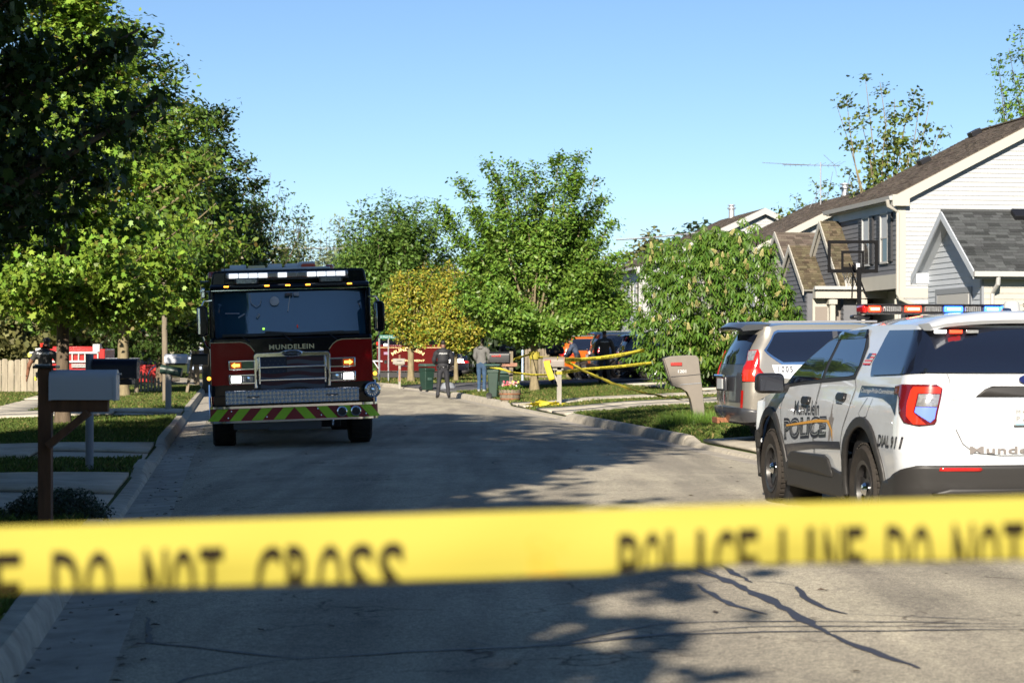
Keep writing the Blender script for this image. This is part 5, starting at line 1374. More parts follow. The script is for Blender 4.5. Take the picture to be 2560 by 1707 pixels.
    for x0, x1, k in mods:
        m = {'r': M_LITRED, 'b': M_LITBLUE, 'c': M_CLEAR}[k]; mo = MB().box(((x0 + x1) / 2, -.112, 0), (x1 - x0, .03, .062)).build("lamp_module", m, LB, bevel=.008)
        if k != 'c': MB().box(((x0 + x1) / 2, -.130, 0), ((x1 - x0) * .72, .01, .026)).build("lamp_core", M_LITCORE if k == 'r' else M_LITBCORE, mo, bevel=.003)
        else:
            g = MB()
            for j in range(9): g.box((x0 + (x1 - x0) * (j + .5) / 9, -.131, 0), (.004, .008, .05))
            g.build("lens_ribs", M_SEAM, mo)
    for s_ in (-1, 1):
        MB().box((s_ * .625, 0, 0), (.05, .22, .09)).build("end_cap", M_REDL if s_ < 0 else M_LITBLUE, LB, bevel=.03, seg=3)
        MB().box((s_ * .64, .02, -.085), (.16, .12, .05)).build("bar_foot", M_BLACK, LB, bevel=.02)
    MB().lathe([(.072, -.09), (.072, -.03), (.062, .045), (.05, .056), (.001, .06)], axis='Z', n=24).build("roof_radome", M_WHITEPL, T, (.42, .35, 1.865))
    MB().prism([(-.10, 0), (.10, 0), (.06, .035), (-.02, .075), (-.05, .07)], -.035, .035, 'YZ').build("shark_fin_aerial", M_NAVY, T, (.10, -.35, 1.775), bevel=.01)
    MB().tube([(-.05, -.3, 1.77), (-.05, -.3, 1.82)], [.02, .012], 8).build("roof_bolt", M_WHITEPL, T)
    MB().box((.15, -1.16, .40), (.22, .02, .06)).build("tow_socket", M_BLACK, T, bevel=.01)
    return T
PS = police_suv()
M_SILV = mat("silver_paint", (0.31, 0.29, 0.255), 0.28, metal=0.6, coat=.8)
M_DKGREY = mat("dark_grey_trim", (0.035, 0.037, 0.043), 0.35, coat=.5)
M_ALLOY = mat("alloy_rim", (0.45, 0.45, 0.46), 0.25, metal=.8)
M_ORANGE = mat("orange_car_paint", (0.40, 0.085, 0.006), 0.22, coat=1)
M_DBLUE = mat("dark_blue_car_paint", (0.012, 0.022, 0.05), 0.15, coat=1)
M_BLKP = mat("black_car_paint", (0.008, 0.009, 0.014), 0.12, coat=1)
M_RUST = mat("rusty_iron", (0.20, 0.08, 0.035), 0.8, var=.4, vscale=20)
def suv(name, label, x, y, z, rz, paint, group=None, scale=(1, 1, 1), rim=None, style=0, sides=(-1, 1), spokes=6, unit=None, cat="car"):
    """x, y: point on the ground below the middle of the tail"""
    T = empty(name, (x, y, z), rz, label, cat, group); T.scale = scale
    W = 2.79; rear = -1.0
    H = Hull(.94, rear, .20, [(.3, .14), (.55, .0), (1.1, .02), (1.35, .09), (1.75, .28)], [(.2, .05), (.5, .02), (.8, 0), (1.05, .01), (1.25, .05), (1.78, .20)], 3.70, .40)
    # move the tail to the origin
    H.rear0 = rear; base = H.raw
    def raw(s, zz):
        X, Y = base(s, zz); return X, Y + 1.06
    H.raw = raw
    smid = H.s_mid; R = .45; ZC = .40
    top = [(-.82, 1.80), (-.3, 1.83), (.8, 1.835), (1.5, 1.80), (1.95, 1.72), (2.35, 1.48), (2.75, 1.22), (3.2, 1.15), (3.52, 1.02)]
    for sd in sides:
        bottom = [(H.s_fm, .34), (H.s_f, .32)] + ring_arc(W, ZC, R, math.radians(-10), math.radians(190)) + ring_arc(0, ZC, R, math.radians(-10), math.radians(190)) + [(-.6, .45), (smid, .48)]
        drape(H, [(smid, 1.80)] + top + [(H.s_f + .2, .93), (H.s_fm, .9)] + bottom, 0, paint, "body", T, sd, .07)
        q = [(-.72, 1.45), (-.60, 1.68), (-.50, 1.715), (.42, 1.735), (.42, 1.29), (-.38, 1.275)]
        rd = [(.50, 1.735), (1.28, 1.73), (1.28, 1.285), (.50, 1.29)]; fd = [(1.36, 1.728), (1.75, 1.705), (2.05, 1.60), (2.50, 1.30), (2.50, 1.265), (1.36, 1.28)]
        tr = drape(H, [(-.79, 1.45), (-.64, 1.72), (-.50, 1.75), (1.35, 1.765), (1.8, 1.74), (2.10, 1.62), (2.60, 1.28), (2.58, 1.24), (-.41, 1.24)], .005, (M_CHROME if style == 0 else M_BLACK), "window_trim", T, sd, .07)
        for w in (q, rd, fd): drape(H, w, .011, M_TGLASS, "side_window", T, sd, .08)
        drape(H, [(.42, 1.735), (.50, 1.735), (.50, 1.29), (.42, 1.29)], .012, M_DKGREY, "window_pillar", T, sd, .08); drape(H, [(1.28, 1.73), (1.36, 1.728), (1.36, 1.28), (1.28, 1.285)], .012, M_DKGREY, "window_pillar", T, sd, .08)
        for dd in ([(.47, .50), (1.32, .50), (1.32, 1.24), (.40, 1.25), (.42, .95), (.47, .75)], [(1.33, .50), (2.30, .50), (2.38, .7), (2.40, 1.22), (1.33, 1.24)]):
            d = drape(H, dd, .003, paint, "door", T, sd, .07); seam(H, dd + [dd[0]], d, .012, .005, sd)
            s0 = dd[0][0] + .12; drape(H, [(s0, 1.07), (s0 + .2, 1.07), (s0 + .2, 1.10), (s0, 1.10)], .03, paint if style else M_CHROME, "door_handle", d, sd, .05, solid=.02)
        drape(H, [(.50, .30), (2.3, .30), (2.3, .44), (.50, .44)], .03, paint if style == 0 else M_CLAD, "side_step", T, sd, .07, solid=.03)
        for c in (0, W):
            if style: drape(H, ring_arc(c, ZC, .52, math.radians(-9), math.radians(189), 20) + ring_arc(c, ZC, .44, math.radians(-9), math.radians(189), 20)[::-1], .018, M_CLAD, "wheel_arch_trim", T, sd, .06, solid=.02)
            MB().lathe([(.001, -.32), (.47, -.30), (.47, .0)], axis='X', n=26).build("wheel_well", M_SEAM, T, (sd * .88, c + 1.06, ZC), rot=(0, 0, 0 if sd > 0 else math.pi))
            wheel(T, sd * .82, c + 1.06, .385, .24, rim or M_ALLOY, sd, spokes)
        # tail lamp, wrapping the corner
        if style == 0:
            lamp = [(-.55, .99), (-1.05, .99), (-1.10, 1.05), (-1.07, 1.20), (-1.02, 1.30), (-1.04, 1.44), (-.88, 1.455), (-.84, 1.40), (-.80, 1.20), (-.70, 1.10), (-.60, 1.03)]
        else: lamp = [(-.45, 1.03), (-1.25, 1.03), (-1.25, 1.15), (-.9, 1.20), (-.55, 1.10)]
        lo = drape(H, lamp, .016, M_REDL, "tail_lamp", T, sd, .05, solid=.02)
        if style == 0:
            drape(H, [(-.91, 1.30), (-1.0, 1.29), (-1.02, 1.43), (-.89, 1.44)], .022, M_CLEAR, "clear_lens", lo, sd, .05)
            drape(H, [(-.72, 1.0), (-1.04, 1.0), (-1.02, 1.16), (-.83, 1.17)], .021, M_REDLB, "red_lens", lo, sd, .05)
            drape(H, [(-1.03, .58), (-1.10, .58), (-1.10, .86), (-1.03, .86)], .01, M_REDL, "rear_reflector", T, sd, .05)
        # tail: glass, dark panel, bumper
        drape(H, [(-1.05, 1.24), (smid, 1.24), (smid, 1.68), (-1.0, 1.68)], .010, M_TGLASS, "rear_window", T, sd, .08)
        drape(H, [(-1.06, .68), (smid, .68), (smid, 1.235), (-1.08, 1.235)], .008, M_DKGREY if style == 0 else paint, "tailgate", T, sd, .08)
        drape(H, [(-.50, .42), (-.70, .56), (-1.0, .60), (smid, .62), (smid, .40)], .05, M_DKGREY if style == 0 else M_CLAD, "rear_bumper", T, sd, .06, solid=.05)
        mr = MB().box((sd * 1.06, 2.50 + 1.06, 1.26), (.24, .15, .17)).build("wing_mirror", paint, T, bevel=.045, seg=3)
        MB().tube([(sd * .72, .5, 1.87), (sd * .70, 2.2, 1.88)], .018, 6).build("roof_rail", M_ALU, T)
    loft_top(H, top[:4] + [(1.95, 1.72)], paint, T, "roof", .045)
    loft_top(H, [(1.95, 1.72), (2.35, 1.48), (2.75, 1.22)], M_TGLASS, T, "windscreen", .09)
    loft_top(H, [(2.75, 1.22), (3.2, 1.15), (3.52, 1.02)], paint, T, "bonnet", .06)
    V = []
    for yy, zz, cc in ((-.02 + .08, 1.735, .03), (-.06 + .08, 1.775, .03), (.02 + .08, 1.825, .045), (.5, 1.84, .045), (.36, 1.76, .03)):
        for k in range(13):
            t = 2 * k / 12 - 1; V.append((.70 * t, yy + .05 * abs(t) ** 3, zz + cc * (1 - t * t)))
    MB().add(V, [(a * 13 + k, a * 13 + k + 1, ((a + 1) % 5) * 13 + k + 1, ((a + 1) % 5) * 13 + k) for a in range(5) for k in range(12)] + [tuple(a * 13 for a in range(5)), tuple(a * 13 + 12 for a in range(5))]).build("spoiler", M_DKGREY if style == 0 else paint, T, angle=40)
    MB().box((0, 2.4, .48), (1.7, 4.3, .3)).build("underbody", M_SEAM, T)
    MB().box((0, 1.8, 1.15), (1.35, 2.9, .95)).build("interior", M_BLACK, T, bevel=.1)
    MB().box((0, -.05, .95 if style == 0 else .88), (.56, .05, .22)).build("plate_recess", M_DKGREY, T, bevel=.02)
    MB().box((0, -.08, .95 if style == 0 else .88), (.31, .012, .155)).build("number_plate", M_PLATE, T)
    if style == 0:
        MB().bar((0, -.10, .40), (0, .3, .40), .07).build("tow_hitch", M_RUST, T); MB().box((0, -.14, .40), (.34, .05, .09)).build("hitch_bar", M_RUST, T, bevel=.01)
        MB().tube([(-.27, -.09, 1.07), (.27, -.09, 1.07)], .02, 6).build("chrome_strip", M_CHROME, T)
    if unit:
        drape(H, [(-.58, 1.235), (2.3, 1.235), (2.3, .62), (.1, .62), (-.1, 1.0), (-.5, 1.06)], .0065, M_WPAINT, 'white_side_sheet', T, 1, .07)  # white sheet laid over the side below the windows
        o = hull_text(H, unit[0], unit[1], unit[2], unit[3], unit[4], M_BLKV, T, .012, 1, bold=.02, spacing=1.35, name="unit_number")
    return T
RS = math.atan2(-PX, PY)          # nose pointing away from the street
def tail_at(u, Y, half=0.94):
    """tail centre so that the near rear corner shows at column u"""
    x = (u - 1280) / F * Y
    return x + DX * half, Y + DY * half
x, y = tail_at(1850, 30.3)
suv("silver_suv", "silver police SUV with unit number on its side, parked nose-in behind the white police SUV", x, y, .035, RS, M_SILV, style=0, unit=("1005", -.47, -.24, 1.125, 1.215), cat="police car", scale=(1, 1, 1.02))
x, y = tail_at(1398, 80)
suv("parked_car", "orange SUV parked in the driveway behind the yellow tape", x, y, gz(x + 1, y), RS, M_ORANGE, "cars in the far right driveway", (1, 1, .92), style=1, spokes=5)
x, y = tail_at(1482, 77.4)
suv("parked_car", "dark blue SUV between the orange and the black cars in the driveway", x, y, gz(x + 1, y), RS, M_DBLUE, "cars in the far right driveway", (1, 1, .98), style=1, spokes=5)
x, y = tail_at(1556, 74.8)
suv("parked_car", "black SUV with red tail lamps next to the flowering tree", x, y, gz(x + 1, y), RS, M_BLKP, "cars in the far right driveway", (1, 1, .9), style=1, spokes=5)
# blue car half seen beyond the dark hedge, and the pale car left of the fire engine
x, y = ray(1180, 0, 104).x, 104
suv("parked_car", "dark blue car in deep shade behind the officer on the road", x, y, gz(x, y) - .1, RS + 2.9, M_BLKP, None, (1, 1, .8), style=1)
x, y = ray(524, 0, 104).x, 104
suv("parked_car", "white and blue car glimpsed between the pale posts and the fire engine", x, y, gz(x, y), .15, mat("pale_blue_paint", (.35, .42, .55), .2, coat=1), None, (1, 1, .85), style=1)

# ------------------------------------------------------------------ the fire engine
M_FRED = mat("fire_red_paint", (0.27, 0.004, 0.006), 0.14, spec=.15, coat=.08)
M_FBLK = mat("gloss_black_paint", (0.005, 0.006, 0.010), 0.1, spec=.2, coat=.15)
M_FRB = mat("bright_red", (0.42, 0.008, 0.01), 0.4)
M_CHEV = mat("lime_chevron", (0.36, 0.62, 0.015), 0.45)
M_CHR = mat("chevron_red", (0.28, 0.012, 0.012), 0.4)
M_GOLD = mat("gold_leaf", (0.80, 0.62, 0.30), 0.4)
M_WSG = mat("windscreen_glass", (0.02, 0.06, 0.10), 0.04, spec=.9, coat=.6)
M_AMB = mat("amber_marker", (0.9, 0.3, 0.02), 0.3, emit=(1, .35, .03), estr=2.2)
M_AMBA = mat("amber_arrow", (1, .6, .1), 0.3, emit=(1, .52, .07), estr=1.6)
M_HEAD = mat("lit_headlamp", (1, 1, 1), 0.3, emit=(1, 1, 1), estr=7)
M_GREENL = mat("green_lens", (0.01, 0.12, 0.05), 0.1, coat=1)
M_HOSE = mat("white_hose", (0.62, 0.62, 0.60), 0.7)
def treadplate():
    m = mat("treadplate", (0.42, 0.44, 0.48), 0.3, metal=.85)
    nt = m.node_tree; L = nt.links; b = nt.nodes["Principled BSDF"]
    tc = nt.nodes.new("ShaderNodeTexCoord"); mp = nt.nodes.new("ShaderNodeMapping"); mp.inputs["Scale"].default_value = (24, 24, 24); mp.inputs["Rotation"].default_value = (0, math.radians(45), 0)
    ck = nt.nodes.new("ShaderNodeTexChecker"); ck.inputs["Scale"].default_value = 1.0
    L.new(tc.outputs["Object"], mp.inputs[0]); L.new(mp.outputs[0], ck.inputs[0])
    bp = nt.nodes.new("ShaderNodeBump"); bp.inputs["Strength"].default_value = .9; bp.inputs["Distance"].default_value = .01
    L.new(ck.outputs[1], bp.inputs["Height"]); L.new(bp.outputs[0], b.inputs["Normal"])
    mr = nt.nodes.new("ShaderNodeMapRange"); mr.inputs[3].default_value = .18; mr.inputs[4].default_value = .5
    L.new(ck.outputs[1], mr.inputs[0]); L.new(mr.outputs[0], b.inputs["Roughness"])
    return m
M_TREAD = treadplate()
M_BARLENS = mat('emissive_bar_lens', (.7, .7, .72), .3, emit=(.9, .95, 1), estr=.5)  # bar lenses with a weak emission of their own
def fire_engine():
    Y = 31.2; X = ray(737, 0, Y).x
    T = empty("fire_engine", (X, Y, 0.02), RZ, "dark red and black fire engine facing the camera with amber arrows and lime chevrons", "fire engine", ry=math.radians(-1.8))
    def B(nm, c, d, m, p=None, bev=.01, seg=2, **k): return MB().box(c, d, **k).build(nm, m, p or T, bevel=bev, seg=seg)
    # front of the truck is at y = 0 and faces -y; x to the right in view
    MB().prism([(-1.24, .62), (1.24, .62), (1.24, 2.40), (1.19, 2.47), (-1.19, 2.47), (-1.24, 2.40)], .30, 3.4, 'XZ').build("cab", M_FBLK, T, bevel=.04, seg=3)
    MB().prism([(-1.22, 2.46), (1.22, 2.46), (1.18, 2.72), (1.14, 2.75), (-1.14, 2.75), (-1.18, 2.72)], .30, 3.6, 'XZ').build("cab_roof", M_FBLK, T, bevel=.03, seg=3)
    B("body", (0, 6.2, 1.55), (2.46, 5.2, 1.9), M_FRED, bev=.03)
    B("chassis", (0, 4.5, .62), (1.0, 8.6, .3), M_SEAM)
    # brow over the windscreen
    MB().prism([(.02, 2.44), (.0, 2.49), (.05, 2.53), (.32, 2.55), (.32, 2.42)], -1.22, 1.22, 'YZ').build("brow", M_FBLK, T, bevel=.015)
    MB().prism([(.06, 2.425), (.02, 2.435), (.02, 2.455), (.06, 2.46)], -1.2, 1.2, 'YZ').build("brow_trim", M_CHROME, T)
    # windscreen: one curved sheet with rounded corners
    V = []; n = 24; m_ = 8
    for j in range(m_ + 1):
        for i in range(n + 1):
            a = 2 * i / n - 1; z = 1.72 + .69 * j / m_; V.append((1.165 * a, .03 + .10 * abs(a) ** 5 + .10 * (j / m_), z))
    ws = MB().add(V, [(j * (n + 1) + i, j * (n + 1) + i + 1, (j + 1) * (n + 1) + i + 1, (j + 1) * (n + 1) + i) for j in range(m_) for i in range(n)]).build("windscreen", M_WSG, T)
    for sx in (-1, 1):
        B("windscreen_post", (sx * 1.20, .16, 2.07), (.09, .14, .75), M_FBLK, bev=.03)
    # things in the cab that show through as pale shapes
    MB().tube([(-.62, -.0 + .02, 2.38), (-.60, .02, 2.24), (-.52, .02, 2.18), (-.46, .02, 2.22), (-.44, .02, 2.3)], .008, 5).build("handset_cord", M_CURT, T)
    MB().lathe([(.001, -.005), (.07, 0), (.072, .01)], axis='Y', n=16).build("visor_light", M_GALV, T, (-.24, .035, 2.26))
    B("cab_mirror", (.10, .045, 2.36), (.09, .02, .06), M_CURT); B("dash_box", (-.02, .03, 2.355), (.12, .02, .05), M_DKGREY)
    MB().tube([(.0, .04, 2.34), (-.04, .04, 2.1)], .007, 5).build("mirror_stalk", M_GALV, T)
    MB().tube([(-1.0, .02, 2.09), (-.78, .02, 2.085)], .008, 5).build("dash_rail", M_GALV, T)
    MB().tube([(-.80, .018, 2.02), (-.70, .018, 2.08)], .012, 5).build("wheel_spoke", M_CURT, T); MB().tube([(-.52, .018, 2.01), (-.48, .018, 2.07)], .02, 5).build("wheel_spoke", M_CURT, T)
    B("gauge_light", (-.42, .012, 1.84), (.035, .02, .03), mat("green_gauge", (.2, .5, .05), .3, emit=(.4, 1, .1), estr=.8)); B("gauge_light", (.10, .012, 1.865), (.02, .02, .05), M_REDLB)
    B("dash", (0, .035, 1.745), (2.1, .04, .05), M_BLACK)
    for x0, x1, z0, z1 in ((-1.05, -.52, 1.76, 1.735), (-.40, .10, 1.79, 1.75), (.30, .80, 1.755, 1.765)):
        MB().bar((x0, -.01, z0), (x1, -.01, z1), .012, .03).build("wiper_blade", M_BLACK, T); MB().tube([((x0 + x1) / 2, -.005, (z0 + z1) / 2), ((x0 + x1) / 2 + .15, .0, 1.64)], .012, 5).build("wiper_arm", M_BLACK, T)
    # face below the glass
    MB().prism([(-1.245, .62), (1.245, .62), (1.245, 1.715), (-1.245, 1.715)], .0, .16, 'XZ').build("front_panel", M_FBLK, T, bevel=.05, seg=3)
    for sx in (-1, 1):
        p = [(sx * 1.235, .99), (sx * 1.235, 1.64), (sx * .78, 1.64), (sx * .70, 1.62), (sx * .64, 1.575), (sx * .58, 1.50), (sx * .57, .99)]
        MB().prism(p, -.008, .05, 'XZ').build("red_panel", M_FRED, T)
        q = [(sx * 1.235, 1.645), (sx * .78, 1.645), (sx * .70, 1.625), (sx * .635, 1.58), (sx * .57, 1.495)]
        pts = [(a, -.012, b) for a, b in q]
        MB().tube(pts, .006, 5).build("gold_stripe", M_GOLD, T)
        MB().prism([(sx * 1.235, .70), (sx * 1.235, .82), (sx * 1.0, .76), (sx * 1.0, .70)], -.008, .05, 'XZ').build("red_panel", M_FRED, T)
    def tx(s, x0, x1, z0, z1, y, m, nm, par=None, arc=0.0, **k):
        def f(a, b): xx = x0 + (x1 - x0) * a; return (xx, y, z0 + (z1 - z0) * b + arc * (1 - (2 * a - 1) ** 2))
        return text_fit(s, f, **k).build(nm, m, par or T, smooth=False)
    tx("MUNDELEIN", -.345, .345, 1.515, 1.59, -.012, M_GOLD, "town_lettering", bold=.03, spacing=1.15)
    # grille
    G_ = empty("grille", (0, 0, 0)); G_.parent = T
    MB().prism([(-.53, .92), (.53, .92), (.53, 1.42), (-.53, 1.42)], -.015, .0, 'XZ').build("grille_mesh", M_BLACK, G_)
    MB().prism([(-.585, 1.36), (-.585, 1.43), (-.55, 1.465), (-.20, 1.47), (-.10, 1.50), (.10, 1.50), (.20, 1.47), (.55, 1.465), (.585, 1.43), (.585, 1.36), (.52, 1.405), (-.52, 1.405)], -.07, .02, 'XZ').build("grille_surround", M_CHROME, G_, bevel=.012)
    for sx in (-1, 1):
        MB().prism([(sx * .585, .93), (sx * .585, 1.40), (sx * .515, 1.40), (sx * .515, 1.22), (sx * .545, 1.18), (sx * .545, .98), (sx * .53, .93)], -.055, .02, 'XZ').build("grille_surround", M_CHROME, G_, bevel=.01)
        MB().box((sx * .502, -.04, 1.2), (.03, .05, .42)).build("grille_post", M_CHROME, G_, bevel=.006)
    for z in (1.245, 1.05): MB().box((0, -.05, z), (1.05, .04, .028)).build("grille_bar", M_CHROME, G_, bevel=.008)
    # muted flag print behind the bars: wavy stripes and a blue canton with stars
    fl = MB(); mr_ = mat("flag_dull_red", (.07, .006, .008), .4); mw_ = mat("flag_dull_white", (.085, .085, .095), .4); mbb = mat("flag_dull_blue", (.012, .018, .04), .4)
    for k in range(8):
        fl.use(mr_ if k % 2 == 0 else mw_)
        z1, z0 = 1.40 - k * .06, 1.40 - (k + 1) * .06
        for j in range(24):
            a0, a1 = -.49 + .98 * j / 24, -.49 + .98 * (j + 1) / 24
            w = lambda a: .018 * math.sin(a * 9 + 1)
            if a0 < -.10 and k < 4: continue
            fl.add([(a0, -.018, z0 + w(a0)), (a1, -.018, z0 + w(a1)), (a1, -.018, z1 + w(a1)), (a0, -.018, z1 + w(a0))], [(0, 1, 2, 3)])
    fl.use(mbb); fl.add([(-.49, -.0175, 1.15), (-.10, -.0175, 1.15), (-.10, -.0175, 1.40), (-.49, -.0175, 1.40)], [(0, 1, 2, 3)])
    fl.use(mw_)
    for i in range(5):
        for j in range(4):
            cx_, cz_ = -.44 + i * .075 + (j % 2) * .03, 1.18 + j * .055
            fl.add([(cx_ + (.013 if k % 2 else .006) * math.cos(k * .628 + .31), -.020, cz_ + (.013 if k % 2 else .006) * math.sin(k * .628 + .31)) for k in range(10)], [tuple(range(10))])
    fl.build("flag_print", None, G_, smooth=False)
    ov = MB().lathe([(.001, -.03), (.85, -.028), (.87, -.045), (1, -.04), (1, .02)], axis='Y', n=32).build("grille_badge", M_CHROME, G_, (0, -.055, 1.45)); ov.scale = (.165, 1, .052)
    o2 = MB().lathe([(.001, -.034), (.84, -.031), (.84, -.02)], axis='Y', n=32).build("badge_centre", M_BLACK, G_, (0, -.056, 1.45)); o2.scale = (.165, 1, .052)
    MB().tube([(-.12 + .24 * k / 12, -.095, 1.45 + .012 * math.sin(k * 1.7)) for k in range(13)], .004, 4).build("badge_script", M_CHROME, G_)
    # lamp clusters
    for sx in (-1, 1):
        for zc, kind in ((1.29, 'a'), (1.075, 'h')):
            xc = sx * .77
            bz = MB()
            bz.prism([(xc - .205, zc - .075), (xc + .205, zc - .075), (xc + .205, zc + .075), (xc - .205, zc + .075)], -.05, -.0, 'XZ').build("lamp_bezel", M_CHROME, T, bevel=.014, seg=3)
            B("lamp_bed", (xc, -.051, zc), (.37, .012, .11), M_DKGREY, bev=.01)
            xo, xi = xc + sx * .09, xc - sx * .09
            if kind == 'a':
                xo, xi = xc + .09, xc - .09
                (xa, xl) = (xc - .09, xc + .09) if sx < 0 else (xc + .09, xc - .09)
                B("amber_lens", (xa, -.060, zc), (.165, .012, .10), mat("amber_lens", (.35, .07, .01), .2, emit=(1, .15, .01), estr=.12), bev=.008)
                d = -1 if sx < 0 else 1
                ar = [(xa - d * .06, zc - .02), (xa + d * .015, zc - .02), (xa + d * .015, zc - .042), (xa + d * .07, zc), (xa + d * .015, zc + .042), (xa + d * .015, zc + .02), (xa - d * .06, zc + .02)]
                MB().prism(ar, -.075, -.067, 'XZ').build("arrow_lamp", M_AMBA, T)
                B("side_lens", (xl, -.060, zc), (.165, .012, .10), M_GREENL if sx < 0 else M_DREDL, bev=.008)
            else:
                (xa, xl) = (xc - .09, xc + .09) if sx < 0 else (xc + .09, xc - .09)
                B("headlamp", (xa, -.062, zc), (.15, .02, .095), M_HEAD, bev=.02); B("headlamp", (xl, -.060, zc), (.15, .012, .095), M_CLEAR, bev=.02)
                MB().lathe([(.001, -.01), (.035, -.006), (.04, .006)], axis='Y', n=14).build("lamp_bowl", M_CHROME, T, (xl, -.068, zc))
    # treadplate locker on the bumper
    B("treadplate_locker", (-.02, -.20, .80), (2.02, .40, .205), M_TREAD, bev=.008)
    B("lower_apron", (0, -.05, .72), (2.42, .16, .22), M_FBLK)
    for xx in (-.61, .58):
        MB().tube([(xx - .09, -.415, .80), (xx - .07, -.425, .815), (xx - .05, -.425, .80), (xx, -.425, .81), (xx + .05, -.425, .80), (xx + .07, -.425, .815), (xx + .09, -.415, .80)], .009, 6).build("latch", M_BLACK, T)
        B("latch_plate", (xx, -.405, .80), (.05, .01, .03), M_CHROME)
    # bumper with chevrons
    def bump(a):    # plan of the bumper: straight with swept-back ends
        return -.52 + (max(0, abs(a) - 1.02) ** 2) * 2.2
    def bar(nm, z0, z1, m, d0=.0):
        V = []; xs = [-1.27 + 2.54 * i / 40 for i in range(41)]
        for zz in (z0, z1):
            for x_ in xs: V.append((x_, bump(x_) - d0, zz))
        for zz in (z0, z1):
            for x_ in xs: V.append((x_, bump(x_) + .06, zz))
        n = 41
        Fc = [(i, i + 1, n + i + 1, n + i) for i in range(40)] + [(n + i, n + i + 1, 3 * n + i + 1, 3 * n + i) for i in range(40)] + [(2 * n + i, 2 * n + i + 1, i + 1, i) for i in range(40)] + [(2 * n + i, 3 * n + i, 3 * n + i + 1, 2 * n + i + 1) for i in range(40)]
        Fc += [(0, n, 3 * n, 2 * n), (n - 1, 3 * n - 1, 4 * n - 1, 2 * n - 1)]
        return MB().add(V, Fc).build(nm, m, T, angle=50)
    bar("bumper_rail", .64, .675, M_CHROME, .02); bar("bumper_rail", .425, .455, M_CHROME, .03); bar("bumper_face", .455, .64, M_CHR)
    w = .165
    for sx in (-1, 1):
        for k in range(5):
            xa = .0 + w * 2 * k
            p = [(xa + .0, .637), (xa + w, .637), (xa + w + .155, .458), (xa + .155, .458)]
            if k == 4: p = [(min(a, 1.262), b) for a, b in p]
            if p[0][0] > 1.25: continue
            V = []; N_ = 6
            for j in range(N_ + 1):
                t = j / N_
                l = Vector((p[0][0] + (p[3][0] - p[0][0]) * t, 0, p[0][1] + (p[3][1] - p[0][1]) * t)); r = Vector((p[1][0] + (p[2][0] - p[1][0]) * t, 0, l.z))
                for i in range(4):
                    q = l.lerp(r, i / 3); V.append((sx * q.x, bump(q.x) - .004, q.z))
            MB().add(V, [(j * 4 + i, j * 4 + i + 1, j * 4 + i + 5, j * 4 + i + 4) for j in range(N_) for i in range(3)]).build("chevron", M_CHEV, T, smooth=False)
    for xx in (.715, .925):
        MB().lathe([(.075, .03), (.078, -.05), (.062, -.062), (.055, -.05), (.045, .02), (.001, .03)], axis='Y', n=24).build("air_horn", M_CHROME, T, (xx, -.55, .55))
        MB().lathe([(.001, -.0), (.05, -.002)], axis='Y', n=20).build("horn_mouth", M_BLACK, T, (xx, -.585, .55))
    for xx in (-1.0, -.95, .35, .40, -.42, 1.08): MB().lathe([(.001, -.012), (.012, -.01), (.014, 0)], axis='Y', n=8).build("bolt", M_CHROME, T, (xx, -.53, .50 + .1 * (int(xx * 100) % 2)))
    # siren
    sr = empty("siren", (1.20, -.36, .855)); sr.parent = T
    MB().lathe([(.10, .14), (.118, .06), (.122, -.05), (.10, -.075), (.088, -.06), (.085, -.02)], axis='Y', n=32).build("siren_ring", M_CHROME, sr)
    MB().lathe([(.001, -.055), (.03, -.05), (.045, -.02), (.085, -.01)], axis='Y', n=20).build("siren_dome", M_CHROME, sr)
    for k in range(14):
        a = k * math.pi / 7; MB().bar((.03 * math.cos(a), -.035, .03 * math.sin(a)), (.088 * math.cos(a), -.03, .088 * math.sin(a)), .007, .02).build("siren_vane", M_GALV, sr)
    # mirrors on curved arms
    for sx in (-1, 1):
        mx = sx * (1.345 if sx < 0 else 1.35); mz = 1.98 + (.0 if sx < 0 else -.0)
        MB().prism([(mx - .085, mz - .19), (mx - .05, mz - .235), (mx + .05, mz - .235), (mx + .085, mz - .19), (mx + .085, mz + .19), (mx + .05, mz + .235), (mx - .05, mz + .235), (mx - .085, mz + .19)], -.22, -.08, 'XZ').build("mirror", M_FBLK, T, bevel=.03, seg=3)
        MB().box((mx - .05, -.225, mz), (.035, .012, .40)).build("mirror_highlight_bar", M_CHROME, T, bevel=.006)  # added chrome bar standing for the bright highlight on the mirror's left edge
        MB().tube([(mx, -.15, mz + .23), (mx - sx * .03, -.14, mz + .30), (mx - sx * .14, -.05, mz + .315), (sx * 1.22, .15, mz + .30)], .016, 6).build("mirror_arm", M_CHROME, T)
        MB().tube([(mx, -.15, mz - .23), (mx - sx * .02, -.14, mz - .29), (sx * 1.30, -.03, mz - .36), (sx * 1.24, .12, mz - .42), (sx * 1.23, .15, mz - .55)], .016, 6).build("mirror_arm", M_CHROME, T)
        MB().lathe([(.001, -.03), (.028, -.02), (.03, .03)], axis='Y', n=12).build("marker_lamp", M_AMB, T, (sx * 1.275, .02, 1.10))
        MB().tube([(sx * 1.255, -.10, .50), (sx * 1.27, .02, .75), (sx * 1.265, .08, 1.0)], .022, 6).build("grab_rail", M_CHROME, T)
        wheel(T, sx * 1.07, 1.05, .53, .36, M_CHROME, sx, 8, rim_r=.29); wheel(T, sx * 1.05, 6.4, .53, .40, M_CHROME, sx, 8, rim_r=.29)
        B("mud_panel", (sx * .95, 1.2, .72), (.5, 1.9, .35), M_SEAM)
    B("under_plate", (-.66, -.35, .37), (.52, .25, .10), M_DKGREY, bev=.005); B("under_plate", (.0, -.35, .36), (.80, .25, .13), M_DKGREY, bev=.005)
